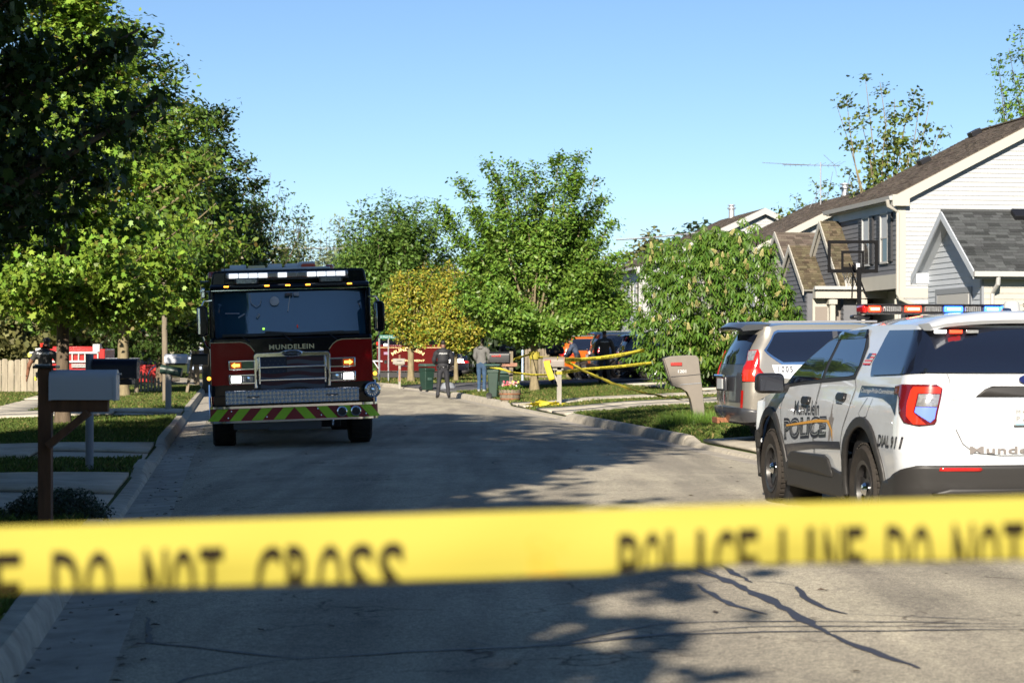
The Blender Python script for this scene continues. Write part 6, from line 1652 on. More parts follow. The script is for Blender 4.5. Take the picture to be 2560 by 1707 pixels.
    for xx in (-.40, .58): MB().tube([(xx, -.40, .44), (xx, -.42, .36), (xx, -.36, .34)], .018, 6).build("tow_eye", M_CHROME, T)
    B("axle", (0, 1.05, .5), (1.8, .2, .25), M_SEAM)
    B("rear_underside", (0, 2.6, .45), (1.7, .1, .5), M_SEAM)
    # roof: light bar, floods, markers, beacons, hoses
    LB = empty("light_bar", (-.03, .24, 2.665)); LB.parent = T
    MB().box((0, 0, 0), (1.88, .24, .10)).build("bar_housing", M_CLEAR, LB, bevel=.02)
    MB().box((0, 0, -.06), (1.90, .26, .02)).build("bar_base", M_BLACK, LB)
    for k in range(12):
        x0 = -.90 + k * .15; MB().box((x0 + .075, -.118, .0), (.14, .02, .075)).build("lens", M_BARLENS if k not in (4, 6, 7) else M_CLEAR, LB, bevel=.008)
    for xx in (-.66, .63):
        fd = empty("flood_lamp", (xx, .05, 2.575)); fd.parent = T
        MB().box((0, 0, 0), (.36, .12, .10)).build("lamp_case", M_BLACK, fd, bevel=.012); MB().box((0, -.062, 0), (.31, .012, .075)).build("lamp_lens", M_CLEAR, fd, bevel=.006)
        MB().box((0, -.02, -.075), (.48, .16, .03)).build("lamp_shelf", M_BLACK, fd)
    for xx in (-.97, -.35, -.03, .28, .92): MB().box((xx, -.0, 2.50), (.075, .03, .022)).build("amber_marker", M_AMB, T, bevel=.006)
    MB().lathe([(.08, 0), (.08, .06), (.065, .09), (.001, .095)], axis='Z', n=20).build("beacon", M_REDL, T, (-1.17, .5, 2.66)); MB().lathe([(.07, 0), (.07, .05), (.05, .075), (.001, .08)], axis='Z', n=20).build("beacon", M_REDL, T, (.66, .9, 2.76))
    MB().prism([(-1.04, 2.755), (.66, 2.755), (.64, 2.79), (-1.04, 2.79)], .40, 2.4, 'XZ').build("hose_tray", M_HOSE, T, bevel=.01)
    for xx, w_, h_, m in ((-.78, .26, .07, M_HOSE), (-.49, .27, .05, M_GOLD), (-.20, .22, .075, M_HOSE), (.07, .22, .075, M_HOSE), (.32, .22, .06, mat("orange_case", (.65, .09, .03), .5)), (.30, .26, .10, M_HOSE)):
        MB().box((xx, .9 if m is not M_HOSE else 1.0, 2.79 + h_ / 2), (w_, .5, h_)).build("roof_equipment", m, T, bevel=.02)
    MB().tube([(-.99, .3, 2.45), (-.985, .3, 3.15)], .006, 4).build("whip_aerial", M_BLACK, T)
    for z0 in (2.6, 2.44): MB().tube([(-1.22, .4, z0), (-1.36, .42, z0), (-1.36, .42, z0 - .12), (-1.30, .42, z0 - .16)], .012, 5).build("side_rail", M_CHROME, T)
    B("side_lamp", (-1.33, .45, 2.42), (.08, .08, .16), M_CHROME, bev=.02)
    return T
fire_engine()

# ------------------------------------------------------------------ fire department box truck by the corner
def ambulance():
    Y = 98; x0 = ray(942, 0, Y).x; L_ = 3.4; z0 = gz(x0 + 1, Y)
    T = empty("ambulance", (x0, Y, z0), 0.03, "red and black fire department ambulance with gold arched lettering behind the pale tree trunk", "ambulance")
    top = ray(0, 851, Y).z - z0
    MB().box((L_ / 2, 1.1, .36 + (top - .56) / 2), (L_, 2.1, top - .56)).build("body", mat("ambulance_red", (.075, .003, .003), .2, coat=.5), T, bevel=.04)  # red darkened, the shade on the vehicle put into its colour
    MB().box((L_ / 2, 1.1, top - .17), (L_ * .99, 2.06, .34)).build("body_top", M_FBLK, T, bevel=.04)
    MB().box((L_ / 2, .045, top - .345), (L_, .02, .02)).build("gold_stripe", M_GOLD, T); MB().box((L_ / 2, .04, .40), (L_, .04, .04)).build("sill_rail", M_CHROME, T)
    for xx in (.42, 2.05): MB().box((xx, .03, top - .21), (.18, .05, .10)).build("scene_lamp", M_LITWHITE, T, bevel=.02)
    MB().box((.02, .1, top - .15), (.10, .1, .16)).build("corner_lamp", M_REDLB, T, bevel=.03)
    def arc(a, b):
        t = -0.62 + 1.24 * a; r = 1.25 + .16 * b; return (1.5 + r * math.sin(t), .042, top - .50 - 1.25 + r * math.cos(t))
    text_fit("MUNDELEIN", arc, .02).build("lettering", M_GOLD, T, smooth=False)
    text_fit("FIRE DEPARTMENT", lambda a, b: (.72 + 1.6 * a, .042, top - 1.02 + .09 * b), .02).build("lettering", M_GOLD, T, smooth=False)
    MB().box((.45, .04, top - .62), (.22, .02, .13)).build("flag_decal", mat("dull_lilac", (.25, .15, .25), .4), T); MB().box((.42, .04, .85), (.12, .03, .16)).build("handle", M_CHROME, T)
    MB().tube([(1.33 + .33 * math.cos(math.pi * k / 10), .02, .33 + .33 * math.sin(math.pi * k / 10)) for k in range(11)], .02, 6).build("arch_trim", M_CHROME, T)
    wheel(T, 1.33, .25, .36, .22, M_CHROME, -1, 6).rotation_euler = (0, 0, math.pi / 2)
    MB().box((L_ / 2, .9, .25), (L_, 1.6, .3)).build("underbody", M_SEAM, T)
ambulance()

# ------------------------------------------------------------------ red ladder truck behind the fence at the left
def ladder_truck():
    Y = 90; R_ = mat("ladder_truck_red", (.34, .012, .01), .3, coat=.5); X0 = ray(150, 0, Y).x; z0 = gz(X0, Y)
    T = empty("ladder_truck", (X0, Y, z0), 0.0, "bright red fire truck carrying white ladders, seen past the board fence on the left", "fire engine")
    def L(u, v): p = ray(u, v, Y); return p.x - X0, p.z - z0
    def q(nm, u0, v0, u1, v1, m, y0=0, d=2.2, bev=.03):
        a, b = L(u0, v1), L(u1, v0); return MB().box(((a[0] + b[0]) / 2, y0 + d / 2, (a[1] + b[1]) / 2), (b[0] - a[0], d, b[1] - a[1])).build(nm, m, T, bevel=bev)
    q("body", 120, 872, 262, 962, R_); q("body_top", 130, 866, 235, 876, R_, .1, 1.8)
    q("cab", 345, 912, 402, 955, R_); q("bonnet", 398, 925, 430, 955, R_); q("cab_roof", 350, 862, 400, 868, R_, .1, 1.9); q("cab_window", 352, 868, 398, 912, M_TGLASS, .15, 1.8)
    q("sill", 230, 940, 360, 958, M_SEAM, .3, 1.6)
    q("pump_panel", 262, 895, 345, 955, M_GALV)
    for (v0, v1) in ((879, 884), (901, 906), (910, 913), (915, 918)): q("ladder_rail", 75 if v0 < 905 else 180, v0, 245, v1, M_WHITEPL, -.12, .08, .005)
    for u in range(180, 246, 16): q("ladder_rung", u, 882, u + 3, 903, M_WHITEPL, -.10, .05, .003)
    q("rescue_light", 70, 882, 82, 893, mat("yellow_lamp", (.7, .7, .1), .4), -.05, .2); q("tank", 88, 870, 108, 892, M_WHITEPL, 0, .6); q("beacon", 100, 858, 116, 868, M_REDLB, 0, .3)
    q("reel", 232, 860, 250, 880, M_WHITEPL, -.05, .4)
    w = L(398, 960); wheel(T, w[0], .2, .42, .28, M_CHROME, -1, 6).rotation_euler = (0, 0, math.pi / 2)
    MB().tube([(w[0] + .48 * math.cos(math.pi * k / 10), -.02, .40 + .48 * math.sin(math.pi * k / 10)) for k in range(11)], .025, 6).build("arch_trim", M_CHROME, T)
    w = L(210, 960); wheel(T, w[0], .2, .42, .28, M_CHROME, -1, 6).rotation_euler = (0, 0, math.pi / 2)
ladder_truck()
# ------------------------------------------------------------------ people
from mathutils.bvhtree import BVHTree
M_SKIN = mat("skin", (0.17, 0.075, 0.042), 0.55, var=.1, vscale=8)
M_SKIND = mat("dark_skin", (0.07, 0.055, 0.032), 0.55, var=.1, vscale=8)
M_HAIR = mat("black_hair", (0.012, 0.009, 0.008), 0.6, bump=.5, bscale=90)
M_UNI = mat("black_uniform", (0.014, 0.015, 0.020), 0.75, var=.25, vscale=7, bump=.4, bscale=22)
M_UNI2 = mat("charcoal_uniform", (0.032, 0.033, 0.034), 0.8, var=.2, vscale=7, bump=.4, bscale=22)
M_UNI3 = mat("grey_uniform", (0.050, 0.045, 0.040), 0.8, var=.2, vscale=7, bump=.4, bscale=22)
M_HOOD = mat("grey_hoodie", (0.12, 0.12, 0.118), 0.9, var=.12, vscale=9, bump=.5, bscale=20)
M_JEAN = mat("blue_jeans", (0.028, 0.062, 0.12), 0.85, var=.25, vscale=9, bump=.4, bscale=30)
M_BLUJ = mat("slate_blue_jacket", (0.035, 0.052, 0.09), 0.8, var=.25, vscale=9, bump=.5, bscale=25)
M_SHOE = mat("black_boot", (0.012, 0.012, 0.013), 0.5)
M_WSHOE = mat("white_shoe", (0.3, 0.3, 0.3), 0.6)
M_REFL = mat("white_print", (0.45, 0.46, 0.47), 0.6)
def person(label, x, y, rz, H, top, trousers, shoes=None, skin=None, sleeves='long', pose=None, belt=True, print_=None, hair=True, group=None, vest=None, z=None, build=1.0, extra=None):
    pose = pose or {}
    T = empty("person", (x, y, gz(x, y) if z is None else z), rz, label, "person", group)
    h = H; skin = skin or M_SKIN; shoes = shoes or M_SHOE
    J = {}
    lean = pose.get('lean', 0.0); ln = lambda z_, f=1.0: Vector((pose.get('sway', 0) * max(0, z_ - .5 * h), math.sin(lean) * max(0, z_ - .52 * h) * f, min(z_, .52 * h) + math.cos(lean) * max(0, z_ - .52 * h)))
    def P(nm, v): J[nm] = Vector(v)
    b = build
    P('pelvis', ln(.53 * h)); P('waist', ln(.61 * h)); P('chest', ln(.72 * h)); P('upper', ln(.79 * h)); P('neck', ln(.845 * h))
    hd = pose.get('head', (0, .01)); P('head', ln(.89 * h) + Vector((hd[0] * .5, hd[1] * .5, 0))); P('crown', ln(.955 * h) + Vector((hd[0], hd[1] + .01, 0)))
    st = pose.get('stance', .085)
    for s, k in ((-1, 'l'), (1, 'r')):
        P(k + 'hip', ln(.50 * h) + Vector((s * .052 * h, 0, 0)))
        f = pose.get(k + 'foot', (s * st, 0, 0)); fx, fy, fz = f
        P(k + 'ank', (fx, fy - .01, .045 * h + fz)); kn = (J[k + 'hip'] + J[k + 'ank']) / 2; kn.y += .025 + pose.get(k + 'knee', 0); P(k + 'knee', kn)
        P(k + 'toe', (fx + s * .035, fy + .13, .022 * h + fz)); P(k + 'heel', (fx, fy - .045, .02 * h + fz))
        P(k + 'sh', J['upper'] + Vector((s * .105 * h * b, 0, .008 * h)))
        e = pose.get(k + 'elb', (s * .145 * h, -.01, .625 * h)); w = pose.get(k + 'wri', (s * .15 * h, .03, .485 * h))
        P(k + 'elb', e); P(k + 'wri', w)
        d = (J[k + 'wri'] - J[k + 'elb']).normalized(); P(k + 'palm', J[k + 'wri'] + d * .055)
        sd = d.cross(Vector((0, 1, 0))); sd = sd.normalized() if sd.length > .1 else Vector((1, 0, 0)); fwd = sd.cross(d).normalized()
        for i, (o, l) in enumerate(((-.024, .070), (-.008, .082), (.008, .078), (.024, .062))):
            P(k + 'f%d' % i, J[k + 'palm'] + d * .03 + fwd * o); P(k + 'g%d' % i, J[k + 'palm'] + d * l + fwd * o * 1.2 - sd * s * .012)
        P(k + 'th', J[k + 'palm'] - d * .01 + fwd * .038); P(k + 'ti', J[k + 'palm'] + d * .025 + fwd * .052)
    E = [('pelvis', 'waist'), ('waist', 'chest'), ('chest', 'upper'), ('upper', 'neck'), ('neck', 'head'), ('head', 'crown')]
    for k in 'lr':
        E += [('pelvis', k + 'hip'), (k + 'hip', k + 'knee'), (k + 'knee', k + 'ank'), (k + 'ank', k + 'toe'), (k + 'ank', k + 'heel'), ('upper', k + 'sh'), (k + 'sh', k + 'elb'), (k + 'elb', k + 'wri'), (k + 'wri', k + 'palm'), (k + 'palm', k + 'th'), (k + 'th', k + 'ti')]
        for i in range(4): E += [(k + 'palm', k + 'f%d' % i), (k + 'f%d' % i, k + 'g%d' % i)]
    Rr = {'pelvis': (.088 * b, .064), 'waist': (.080 * b, .058), 'chest': (.090 * b, .064), 'upper': (.080 * b, .055), 'neck': (.034, .034), 'head': (.043, .050), 'crown': (.040, .046)}
    def rad(nm):
        if nm in Rr: a = Rr[nm]; return a[0] * h * .98, a[1] * h * .98
        t = nm[1:]
        v = {'hip': .052, 'knee': .034, 'ank': .024, 'toe': .022, 'heel': .022, 'sh': .040, 'elb': .030, 'wri': .021, 'palm': .016, 'th': .007, 'ti': .006}.get(t, .0055)
        return v * h, (v * h if t != 'palm' else .02 * h)
    names = list(J); me = bpy.data.meshes.new("body"); idx = {n: i for i, n in enumerate(names)}
    me.from_pydata([J[n] for n in names], [(idx[a], idx[c]) for a, c in E], []); o = bpy.data.objects.new("body", me); COL.objects.link(o)
    sk = o.modifiers.new("skin", 'SKIN'); sk.use_smooth_shade = True
    for i, n in enumerate(names):
        a, c = rad(n); me.skin_vertices[0].data[i].radius = (a, c); me.skin_vertices[0].data[i].use_root = (n == 'pelvis')
    sb = o.modifiers.new("sub", 'SUBSURF'); sb.levels = 1; sb.render_levels = 1
    dg = bpy.context.evaluated_depsgraph_get(); m2 = bpy.data.meshes.new_from_object(o.evaluated_get(dg)); bpy.data.objects.remove(o)
    m2.materials.clear(); m2.materials.append(skin); m2.name = "body"
    body = bpy.data.objects.new("body", m2); COL.objects.link(body); body.parent = T
    # which joint pair a face belongs to
    segs = [(a, c, J[a], J[c]) for a, c in E]
    def region(p):
        best, bd = None, 9
        for a, c, A_, B_ in segs:
            d = B_ - A_; t = max(0, min(1, (p - A_).dot(d) / max(d.length_squared, 1e-9))); q = (p - (A_ + d * t)).length
            ra = rad(a)[0] * (1 - t) + rad(c)[0] * t
            if q / ra < bd: bd = q / ra; best = (a, c, t)
        return best
    cl = {'shirt': [], 'trousers': [], 'boot': []}
    for p in m2.polygons:
        a, c, t = region(p.center); key = None
        if a in ('neck', 'head') or c in ('head', 'crown'): key = None
        elif a == 'pelvis' and c == 'waist': key = 'shirt' if t > .35 else 'trousers'
        elif a in ('waist', 'chest') or (a == 'upper' and c != 'neck'): key = 'shirt'
        elif a == 'upper' and c == 'neck': key = 'shirt' if t < .55 else None
        elif a.endswith('sh'): key = 'shirt' if (sleeves == 'long' or t < .62) else None
        elif a.endswith('elb'): key = 'shirt' if sleeves == 'long' and t < .92 else None
        elif a == 'pelvis' or a.endswith('hip'): key = 'trousers'
        elif a.endswith('knee'): key = 'trousers' if t < .93 else 'boot'
        elif a.endswith('ank'): key = 'boot'
        if key: cl[key].append(p.index)
    parts = {}
    for key, m_, off in (('trousers', trousers, .012), ('shirt', top, .018), ('boot', shoes, .010)):
        V = {}; vs = []; fs = []
        for pi in cl[key]:
            f = []
            for vi in m2.polygons[pi].vertices:
                if vi not in V:
                    V[vi] = len(vs); v = m2.vertices[vi]; n = v.normal
                    w = off * (1 + .5 * math.sin(v.co.z * 31 + v.co.x * 17)) ; vs.append(v.co + n * w)
                f.append(V[vi])
            fs.append(f)
        if not fs: continue
        mm = bpy.data.meshes.new(key); mm.from_pydata(vs, [], fs); mm.materials.append(m_); mm.polygons.foreach_set("use_smooth", [True] * len(mm.polygons)); mm.update()
        ob = bpy.data.objects.new(key, mm); COL.objects.link(ob); ob.parent = T; parts[key] = (ob, vs, fs)
    c = J['crown'] + Vector((0, -.004, 0))
    if hair:
        hb = MB(); hb.lathe([(.001, .062), (.035, .055), (.062, .035), (.073, .005), (.070, -.03), (.05, -.06)], n=16)
        ho = hb.build("hair", M_HAIR, T, c + Vector((0, -.018, .012))); ho.scale = (h / 1.8 * 1.02, h / 1.8 * 1.18, h / 1.8 * 1.1)
    for s in (-1, 1):
        MB().lathe([(.001, -.008), (.016, -.004), (.02, .004), (.008, .008)], axis='X', n=10).build("ear", skin, T, J['head'] + Vector((s * .078 * h / 1.8, 0, .03)))
    MB().lathe([(.001, .03), (.011, .0), (.016, -.02), (.001, -.026)], n=8).build("nose", skin, T, J['head'] + Vector((0, .092, .035)))
    for s in (-1, 1): MB().lathe([(.001, .005), (.009, .003), (.011, -.004)], axis='Y', n=8).build("eye", M_HAIR, T, J['head'] + Vector((s * .03, .083, .06)))
    MB().box(J['head'] + Vector((0, .082, -.012)), (.045, .012, .009)).build("mouth", M_SKIND, T, bevel=.003)
    if belt:
        zc = .555 * h; bb = MB(); cc = J['pelvis'] + Vector((0, 0, .02 * h)); bb.lathe([(.98, -.022), (1.06, -.018), (1.06, .018), (.98, .022)], n=24, closed=True)
        bo = bb.build("duty_belt", M_BLACK, T, cc); bo.scale = (.098 * h * b, .080 * h, 1)
        for (dx, dy, m_) in ((-.17, 0, M_BLACK), (.17, .02, M_BLACK), (-.11, -.11, M_BLACK), (.12, -.11, M_BLACK), (.0, -.15, M_GALV)):
            s_ = (.05, .05, .12) if m_ is M_BLACK else (.05, .02, .02)
            MB().box((dx * b, dy, 0), s_).build("belt_pouch", m_, bo if False else T, cc + Vector((0, 0, -.03)), bevel=.01)
    if vest:
        ob, vs, fs = parts['shirt']; keep = []; V2 = {}; v2 = []
        for f in fs:
            ce = sum((vs[i] for i in f), Vector()) / len(f)
            if abs(ce.x - J['chest'].x) < .15 and .62 * h < ce.z < .86 * h:
                g = []
                for i in f:
                    if i not in V2: V2[i] = len(v2); q = vs[i]; d = (q - Vector((J['chest'].x, J['chest'].y, q.z))); d.z = 0; v2.append(q + (d.normalized() if d.length > 1e-5 else d) * .022)
                    g.append(V2[i])
                keep.append(g)
        vm = bpy.data.meshes.new("vest"); vm.from_pydata(v2, [], keep); vm.materials.append(vest); vm.polygons.foreach_set("use_smooth", [True] * len(vm.polygons)); vo = bpy.data.objects.new("vest", vm); COL.objects.link(vo); vo.parent = T
        md = vo.modifiers.new("s", 'SOLIDIFY'); md.thickness = .015
        vs, fs = v2, keep
        parts['shirt'] = (vo, v2, keep)
    if print_:
        txt, w, zc, hh = print_; bvh = BVHTree.FromPolygons(parts['shirt'][1], parts['shirt'][2])
        x0 = J['upper'].x
        def f(a, bb_):
            p = Vector((x0 - w / 2 + w * a, -1.2, zc * h + hh * bb_)); hit = bvh.ray_cast(p, Vector((0, 1, 0)))
            return (p.x, (hit[0].y if hit[0] else -.15) - .022, p.z)
        text_fit(txt, f, .06, 1.1).build("back_print", M_REFL, T, smooth=False)
    if extra: extra(T, J)
    return T
def gu(u, v): return ground_at(u, v)
p = ray(113, 0, 44.7); 
person("officer in short-sleeved POLICE shirt walking away beside the left tree trunk", p.x, 44.7, math.radians(-8), 1.77, M_UNI2, M_UNI, sleeves='short', build=1.12,
       pose={'lfoot': (-.10, .16, 0), 'rfoot': (.10, -.12, .03), 'lelb': (-.36, -.03, 1.17), 'lwri': (-.42, .02, .92), 'relb': (.30, .05, 1.17), 'rwri': (.30, .2, .98), 'head': (.03, .02)}, print_=("POLICE", .30, .785, .055),
       extra=lambda T, J: (MB().lathe([(.034, -.015), (.036, .015)], n=12).build("wristwatch", M_BLACK, T, J['lwri']), MB().box((-.24, .05, .86), (.05, .06, .09)).build("yellow_holster", mat("holster_yellow", (.6, .5, .03), .5), T, bevel=.015)))
q = gu(1108, 996)
person("officer in black POLICE vest standing on the road by the green bin", q.x, q.y, math.radians(5), 1.83, M_UNI, M_UNI, pose={'stance': .17, 'lelb': (-.30, .08, 1.14), 'lwri': (-.16, .26, 1.08), 'relb': (.31, .06, 1.15), 'rwri': (.22, .24, 1.02)}, print_=("POLICE", .28, .755, .055), build=1.12, skin=M_SKIN, hair=True, vest=M_UNI)
q = ray(1204, 0, 66)
person("man in a light grey hoodie and blue jeans seen from behind", q.x, 66, math.radians(-20), 1.78, M_HOOD, M_JEAN, shoes=M_WSHOE, skin=M_SKIND, belt=False,
       pose={'stance': .09, 'lelb': (-.25, .06, 1.12), 'lwri': (-.12, .22, 1.0), 'relb': (.26, .06, 1.12), 'rwri': (.14, .22, 1.0), 'head': (.02, .04)}, build=1.08,
       extra=lambda T, J: MB().lathe([(.05, .05), (.11, .02), (.12, -.03), (.08, -.07)], n=14).build("hood", M_HOOD, T, J['neck'] + Vector((0, -.05, -.02))))
q = ray(1268, 0, 72)
person("officer in black facing away, half hidden behind the black mailbox", q.x, 72, math.radians(25), 1.80, M_UNI, M_UNI, pose={'lelb': (-.28, .05, 1.14), 'lwri': (-.2, .2, 1.0), 'relb': (.30, .0, 1.14), 'rwri': (.27, .12, .95)}, print_=("POLICE", .26, .775, .05), build=1.12, vest=M_UNI)
q = ray(1386, 0, 73)
person("officer in black with folded arms between the taped tree and the orange car", q.x, 73, math.radians(200), 1.84, M_UNI, M_UNI, skin=M_SKIND, pose={'lelb': (-.30, .06, 1.14), 'lwri': (-.02, .22, 1.20), 'relb': (.30, .06, 1.14), 'rwri': (.04, .24, 1.16)}, build=1.14, vest=M_UNI)
q = ray(1446, 0, 78)
person("person in slate blue jacket and white shoes leaning forward beside the orange car", q.x, 78, math.radians(70), 1.72, M_BLUJ, M_UNI3, shoes=M_WSHOE, belt=False, pose={'lean': .45, 'lfoot': (-.1, -.10, 0), 'rfoot': (.1, .14, 0), 'lelb': (-.2, .42, 1.0), 'lwri': (-.12, .56, .84), 'relb': (.22, .42, 1.02), 'rwri': (.14, .58, .86), 'head': (0, .06)})
q = ray(1500, 0, 79)
person("person in a dark blue top bending behind the grey-uniformed officer", q.x - .35, 79.5, math.radians(-60), 1.66, M_BLUJ, M_UNI, belt=False, pose={'lean': .3, 'lelb': (-.22, .35, 1.0), 'lwri': (-.15, .5, .9), 'relb': (.22, .35, 1.0), 'rwri': (.15, .5, .9)})
q = ray(1511, 0, 71)
person("officer in grey-brown uniform with POLICE on the back standing at the driveway mouth", q.x, 71, math.radians(0), 1.88, M_UNI3, M_UNI3, pose={'stance': .16, 'lelb': (-.32, .05, 1.15), 'lwri': (-.25, .2, 1.0), 'relb': (.33, .02, 1.15), 'rwri': (.3, .15, .96)}, print_=("POLICE", .27, .775, .045), build=1.15, skin=M_SKIN)
# ------------------------------------------------------------------ mailboxes, bins, posts, tape
M_WOODD = mat("brown_post_timber", (0.115, 0.05, 0.022), 0.8, var=.35, vscale=12, stretch=(1, 1, .15), bump=.4, bscale=40)
M_WOODG = mat("weathered_timber", (0.17, 0.14, 0.10), 0.9, var=.3, vscale=14, stretch=(1, 1, .15), bump=.5, bscale=40)
M_WOODW = mat("whitewashed_timber", (0.25, 0.235, 0.205), 0.8, var=.18, vscale=10, stretch=(1, 1, .2))
M_WOODR = mat("reddish_timber", (0.24, 0.12, 0.08), 0.8, var=.3, vscale=10)
M_BOXW = mat("white_mailbox_metal", (0.42, 0.44, 0.48), 0.35, spec=.4)
M_BOXN = mat("navy_mailbox_metal", (0.012, 0.014, 0.028), 0.35)
M_BOXG = mat("green_plastic", (0.025, 0.05, 0.038), 0.4)
M_BIN = mat("green_bin_plastic", (0.012, 0.034, 0.024), 0.45, var=.15, vscale=3)
M_BINL = mat("bin_lid_plastic", (0.045, 0.085, 0.07), 0.4)
M_FLAG = mat("red_flag_plastic", (0.30, 0.025, 0.018), 0.4)
M_TAUPE = mat("taupe_plastic", (0.165, 0.145, 0.122), 0.5, var=.06, vscale=6)
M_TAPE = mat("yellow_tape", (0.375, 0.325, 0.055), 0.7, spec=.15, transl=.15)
M_TAPEF = mat('sunlit_thin_tape', (0.62, 0.54, 0.06), 0.7, spec=.15, transl=.15)  # brighter copy of the tape yellow, sunshine put into the colour
M_INK = mat("tape_ink", (0.012, 0.008, 0.003), 0.7, spec=.1)

def frame_at(u, v=None, Y=None):
    if v is not None: p = ground_at(u, v)
    else: p = ray(u, 0, Y); p.z = gz(p.x, p.y)
    return p
def hood_box(parent, x0, x1, y0, y1, z0, z1, m, name="mailbox_body", door=None):
    """tunnel-topped metal mailbox lying along x"""
    w = (y1 - y0) / 2; yc = (y0 + y1) / 2; zs = z1 - w * .9
    pr = [(y0, z0), (y1, z0), (y1, zs)] + [(yc + w * math.cos(a), zs + (z1 - zs) * math.sin(a)) for a in [math.pi * k / 12 for k in range(1, 12)]] + [(y0, zs)]
    b = MB().prism(pr, x0, x1, 'YZ').build(name, m, parent, bevel=.004)
    k = 1.05; pr2 = [(yc + (a - yc) * k, z0 + (c - z0) * 1.02 - .004) for a, c in pr]
    MB().prism(pr2, x1 - .012, x1 + .014, 'YZ').build("door", door or m, b, bevel=.003); MB().prism(pr2, x0 - .006, x0 + .008, 'YZ').build("back_plate", m, b)
    MB().box((x1 + .025, yc, z0 + (z1 - z0) * .86), (.03, .03, .012)).build("latch", M_GALV, b)
    return b

# 1 nearest: white box on a brown timber post with a brace
p = ray(114, 0, 15.2); z0 = gz(p.x, p.y); s = F / 15.2
def LL(u, v): return (u - 114) / s, CAMZ + (HZ - v) / s - z0
t = empty("mailbox", (p.x, p.y, z0), RZ * .3, "white metal mailbox on a brown timber post with a diagonal brace, nearest on the left", "mailbox")
zt = LL(0, 920)[1]; MB().box((0, 0, zt / 2 - .05), (.098, .098, zt + .1)).build("post", M_WOODD, t, bevel=.004)
za = LL(0, 1000)[1]; MB().box((.235, -.0, za - .045), (.47, .095, .088)).build("arm", M_WOODD, t, bevel=.004)
MB().bar((.03, -.055, LL(0, 1113)[1]), (.33, -.055, za - .09), .135, .05).build("brace", M_WOODD, t, bevel=.003)
hood_box(t, .045, .525, -.085, .085, za + .002, LL(0, 924)[1], M_BOXW)
MB().box((.18, .09, za + .12), (.02, .01, .16)).build("flag", M_FLAG, t)
MB().box((0, .03, zt + .008), (.17, .2, .022)).build("post_cap", M_BLACK, t, bevel=.005); MB().box((-.03, .02, zt + .024), (.11, .02, .012)).build("cap_highlight", M_GALV, t)  # thin grey strip standing for the highlights on the dark cap
# 2 navy box on a dark pipe post, paper box below
p = frame_at(224, 1172); s = F / p.y
def L2(u, v, u0): return (u - u0) / s, CAMZ + (HZ - v) / s - p.z
t = empty("mailbox", p, 0, "dark navy mailbox above a paper box on a dark metal post, second on left", "mailbox")
zt = L2(0, 884, 224)[1]; MB().tube([(0, 0, -.1), (0, 0, zt)], .048, 14).build("post", M_GTRIM, t)
x1, zb = L2(343, 946, 224); hood_box(t, .06, x1, -.10, .10, zb, L2(0, 896, 224)[1], M_BOXN)
x0, zz = L2(290, 962, 224); x1, _ = L2(334, 0, 224); MB().box(((x0 + x1) / 2, 0, (zz + zb) / 2), (x1 - x0, .22, zb - zz - .006)).build("paper_box", M_BLACK, t, bevel=.012)
MB().box((.15, 0, zb - .02), (.42, .09, .03)).build("arm", M_GTRIM, t)
# 3 white box with a green newspaper tube on a white post
p = frame_at(421, 1029); s = F / p.y
t = empty("mailbox", p, 0, "white mailbox above a green newspaper tube on a white post, third on the left", "mailbox")
z2 = L2(0, 931, 421)[1]; MB().box((0, 0, z2 / 2 - .05), (.13, .13, z2 + .1)).build("post", M_WOODW, t, bevel=.006)
a, zb = L2(413, 908, 421); b, zt = L2(468, 885, 421); hood_box(t, a, b, -.1, .1, zb, zt, M_BOXW); MB().box(((a + b) / 2, 0, zb - .025), (b - a - .05, .16, .04)).build("shelf", M_BLACK, t)
a, z1_ = L2(402, 925, 421); b, _ = L2(455, 0, 421)
MB().tube([(a, -.02, z1_ + .03), (b, -.02, z1_ - .06)], .11, 16).build("newspaper_tube", M_BOXG, t)
# 4 black box on a leaning post
p = frame_at(466, 984); s = F / p.y
t = empty("mailbox", p, 0, "black mailbox on a thin leaning grey post close to the fire engine", "mailbox")
a, b = L2(484, 876, 466); MB().bar((0, 0, -.1), (a, 0, b), .09).build("post", M_WOODG, t); x0, zb = L2(482, 912, 466); x1, zt = L2(520, 884, 466)
hood_box(t, x0, x1, -.1, .1, zb, zt, M_BLACK); MB().box(((x0 + x1) / 2, 0, zb - .03), (x1 - x0, .12, .05)).build("shelf", M_WOODG, t)
# 5 white box on a stained post with an ornament, right of the road's bend
p = frame_at(999, Y=82); s = F / p.y
t = empty("mailbox", p, 0, "small white mailbox with a bird ornament by the yellow-leaved tree's trunk", "mailbox")
zb = L2(0, 912, 999)[1]; MB().box((0, 0, zb / 2 - .05), (.09, .09, zb + .1)).build("post", M_WOODW, t); MB().box((0, -.047, zb * .55), (.06, .01, .5)).build("red_stain", M_WOODR, t)
a, zt = L2(983, 896, 999); b, _ = L2(1011, 0, 999); hood_box(t, a, b, -.1, .1, zb + .03, zt, M_WOODW); MB().box(((a + b) / 2 + .02, 0, zb + .01), (.34, .14, .05)).build("shelf", M_WOODG, t)
MB().lathe([(.06, 0), (.03, .05), (.05, .10), (.03, .14), (.001, .15)], n=10).build("ornament", M_WOODR, t, (0, 0, zt)); MB().box((.0, -.11, zt - .1), (.2, .01, .02)).build("name_strip", M_SHUT, t)
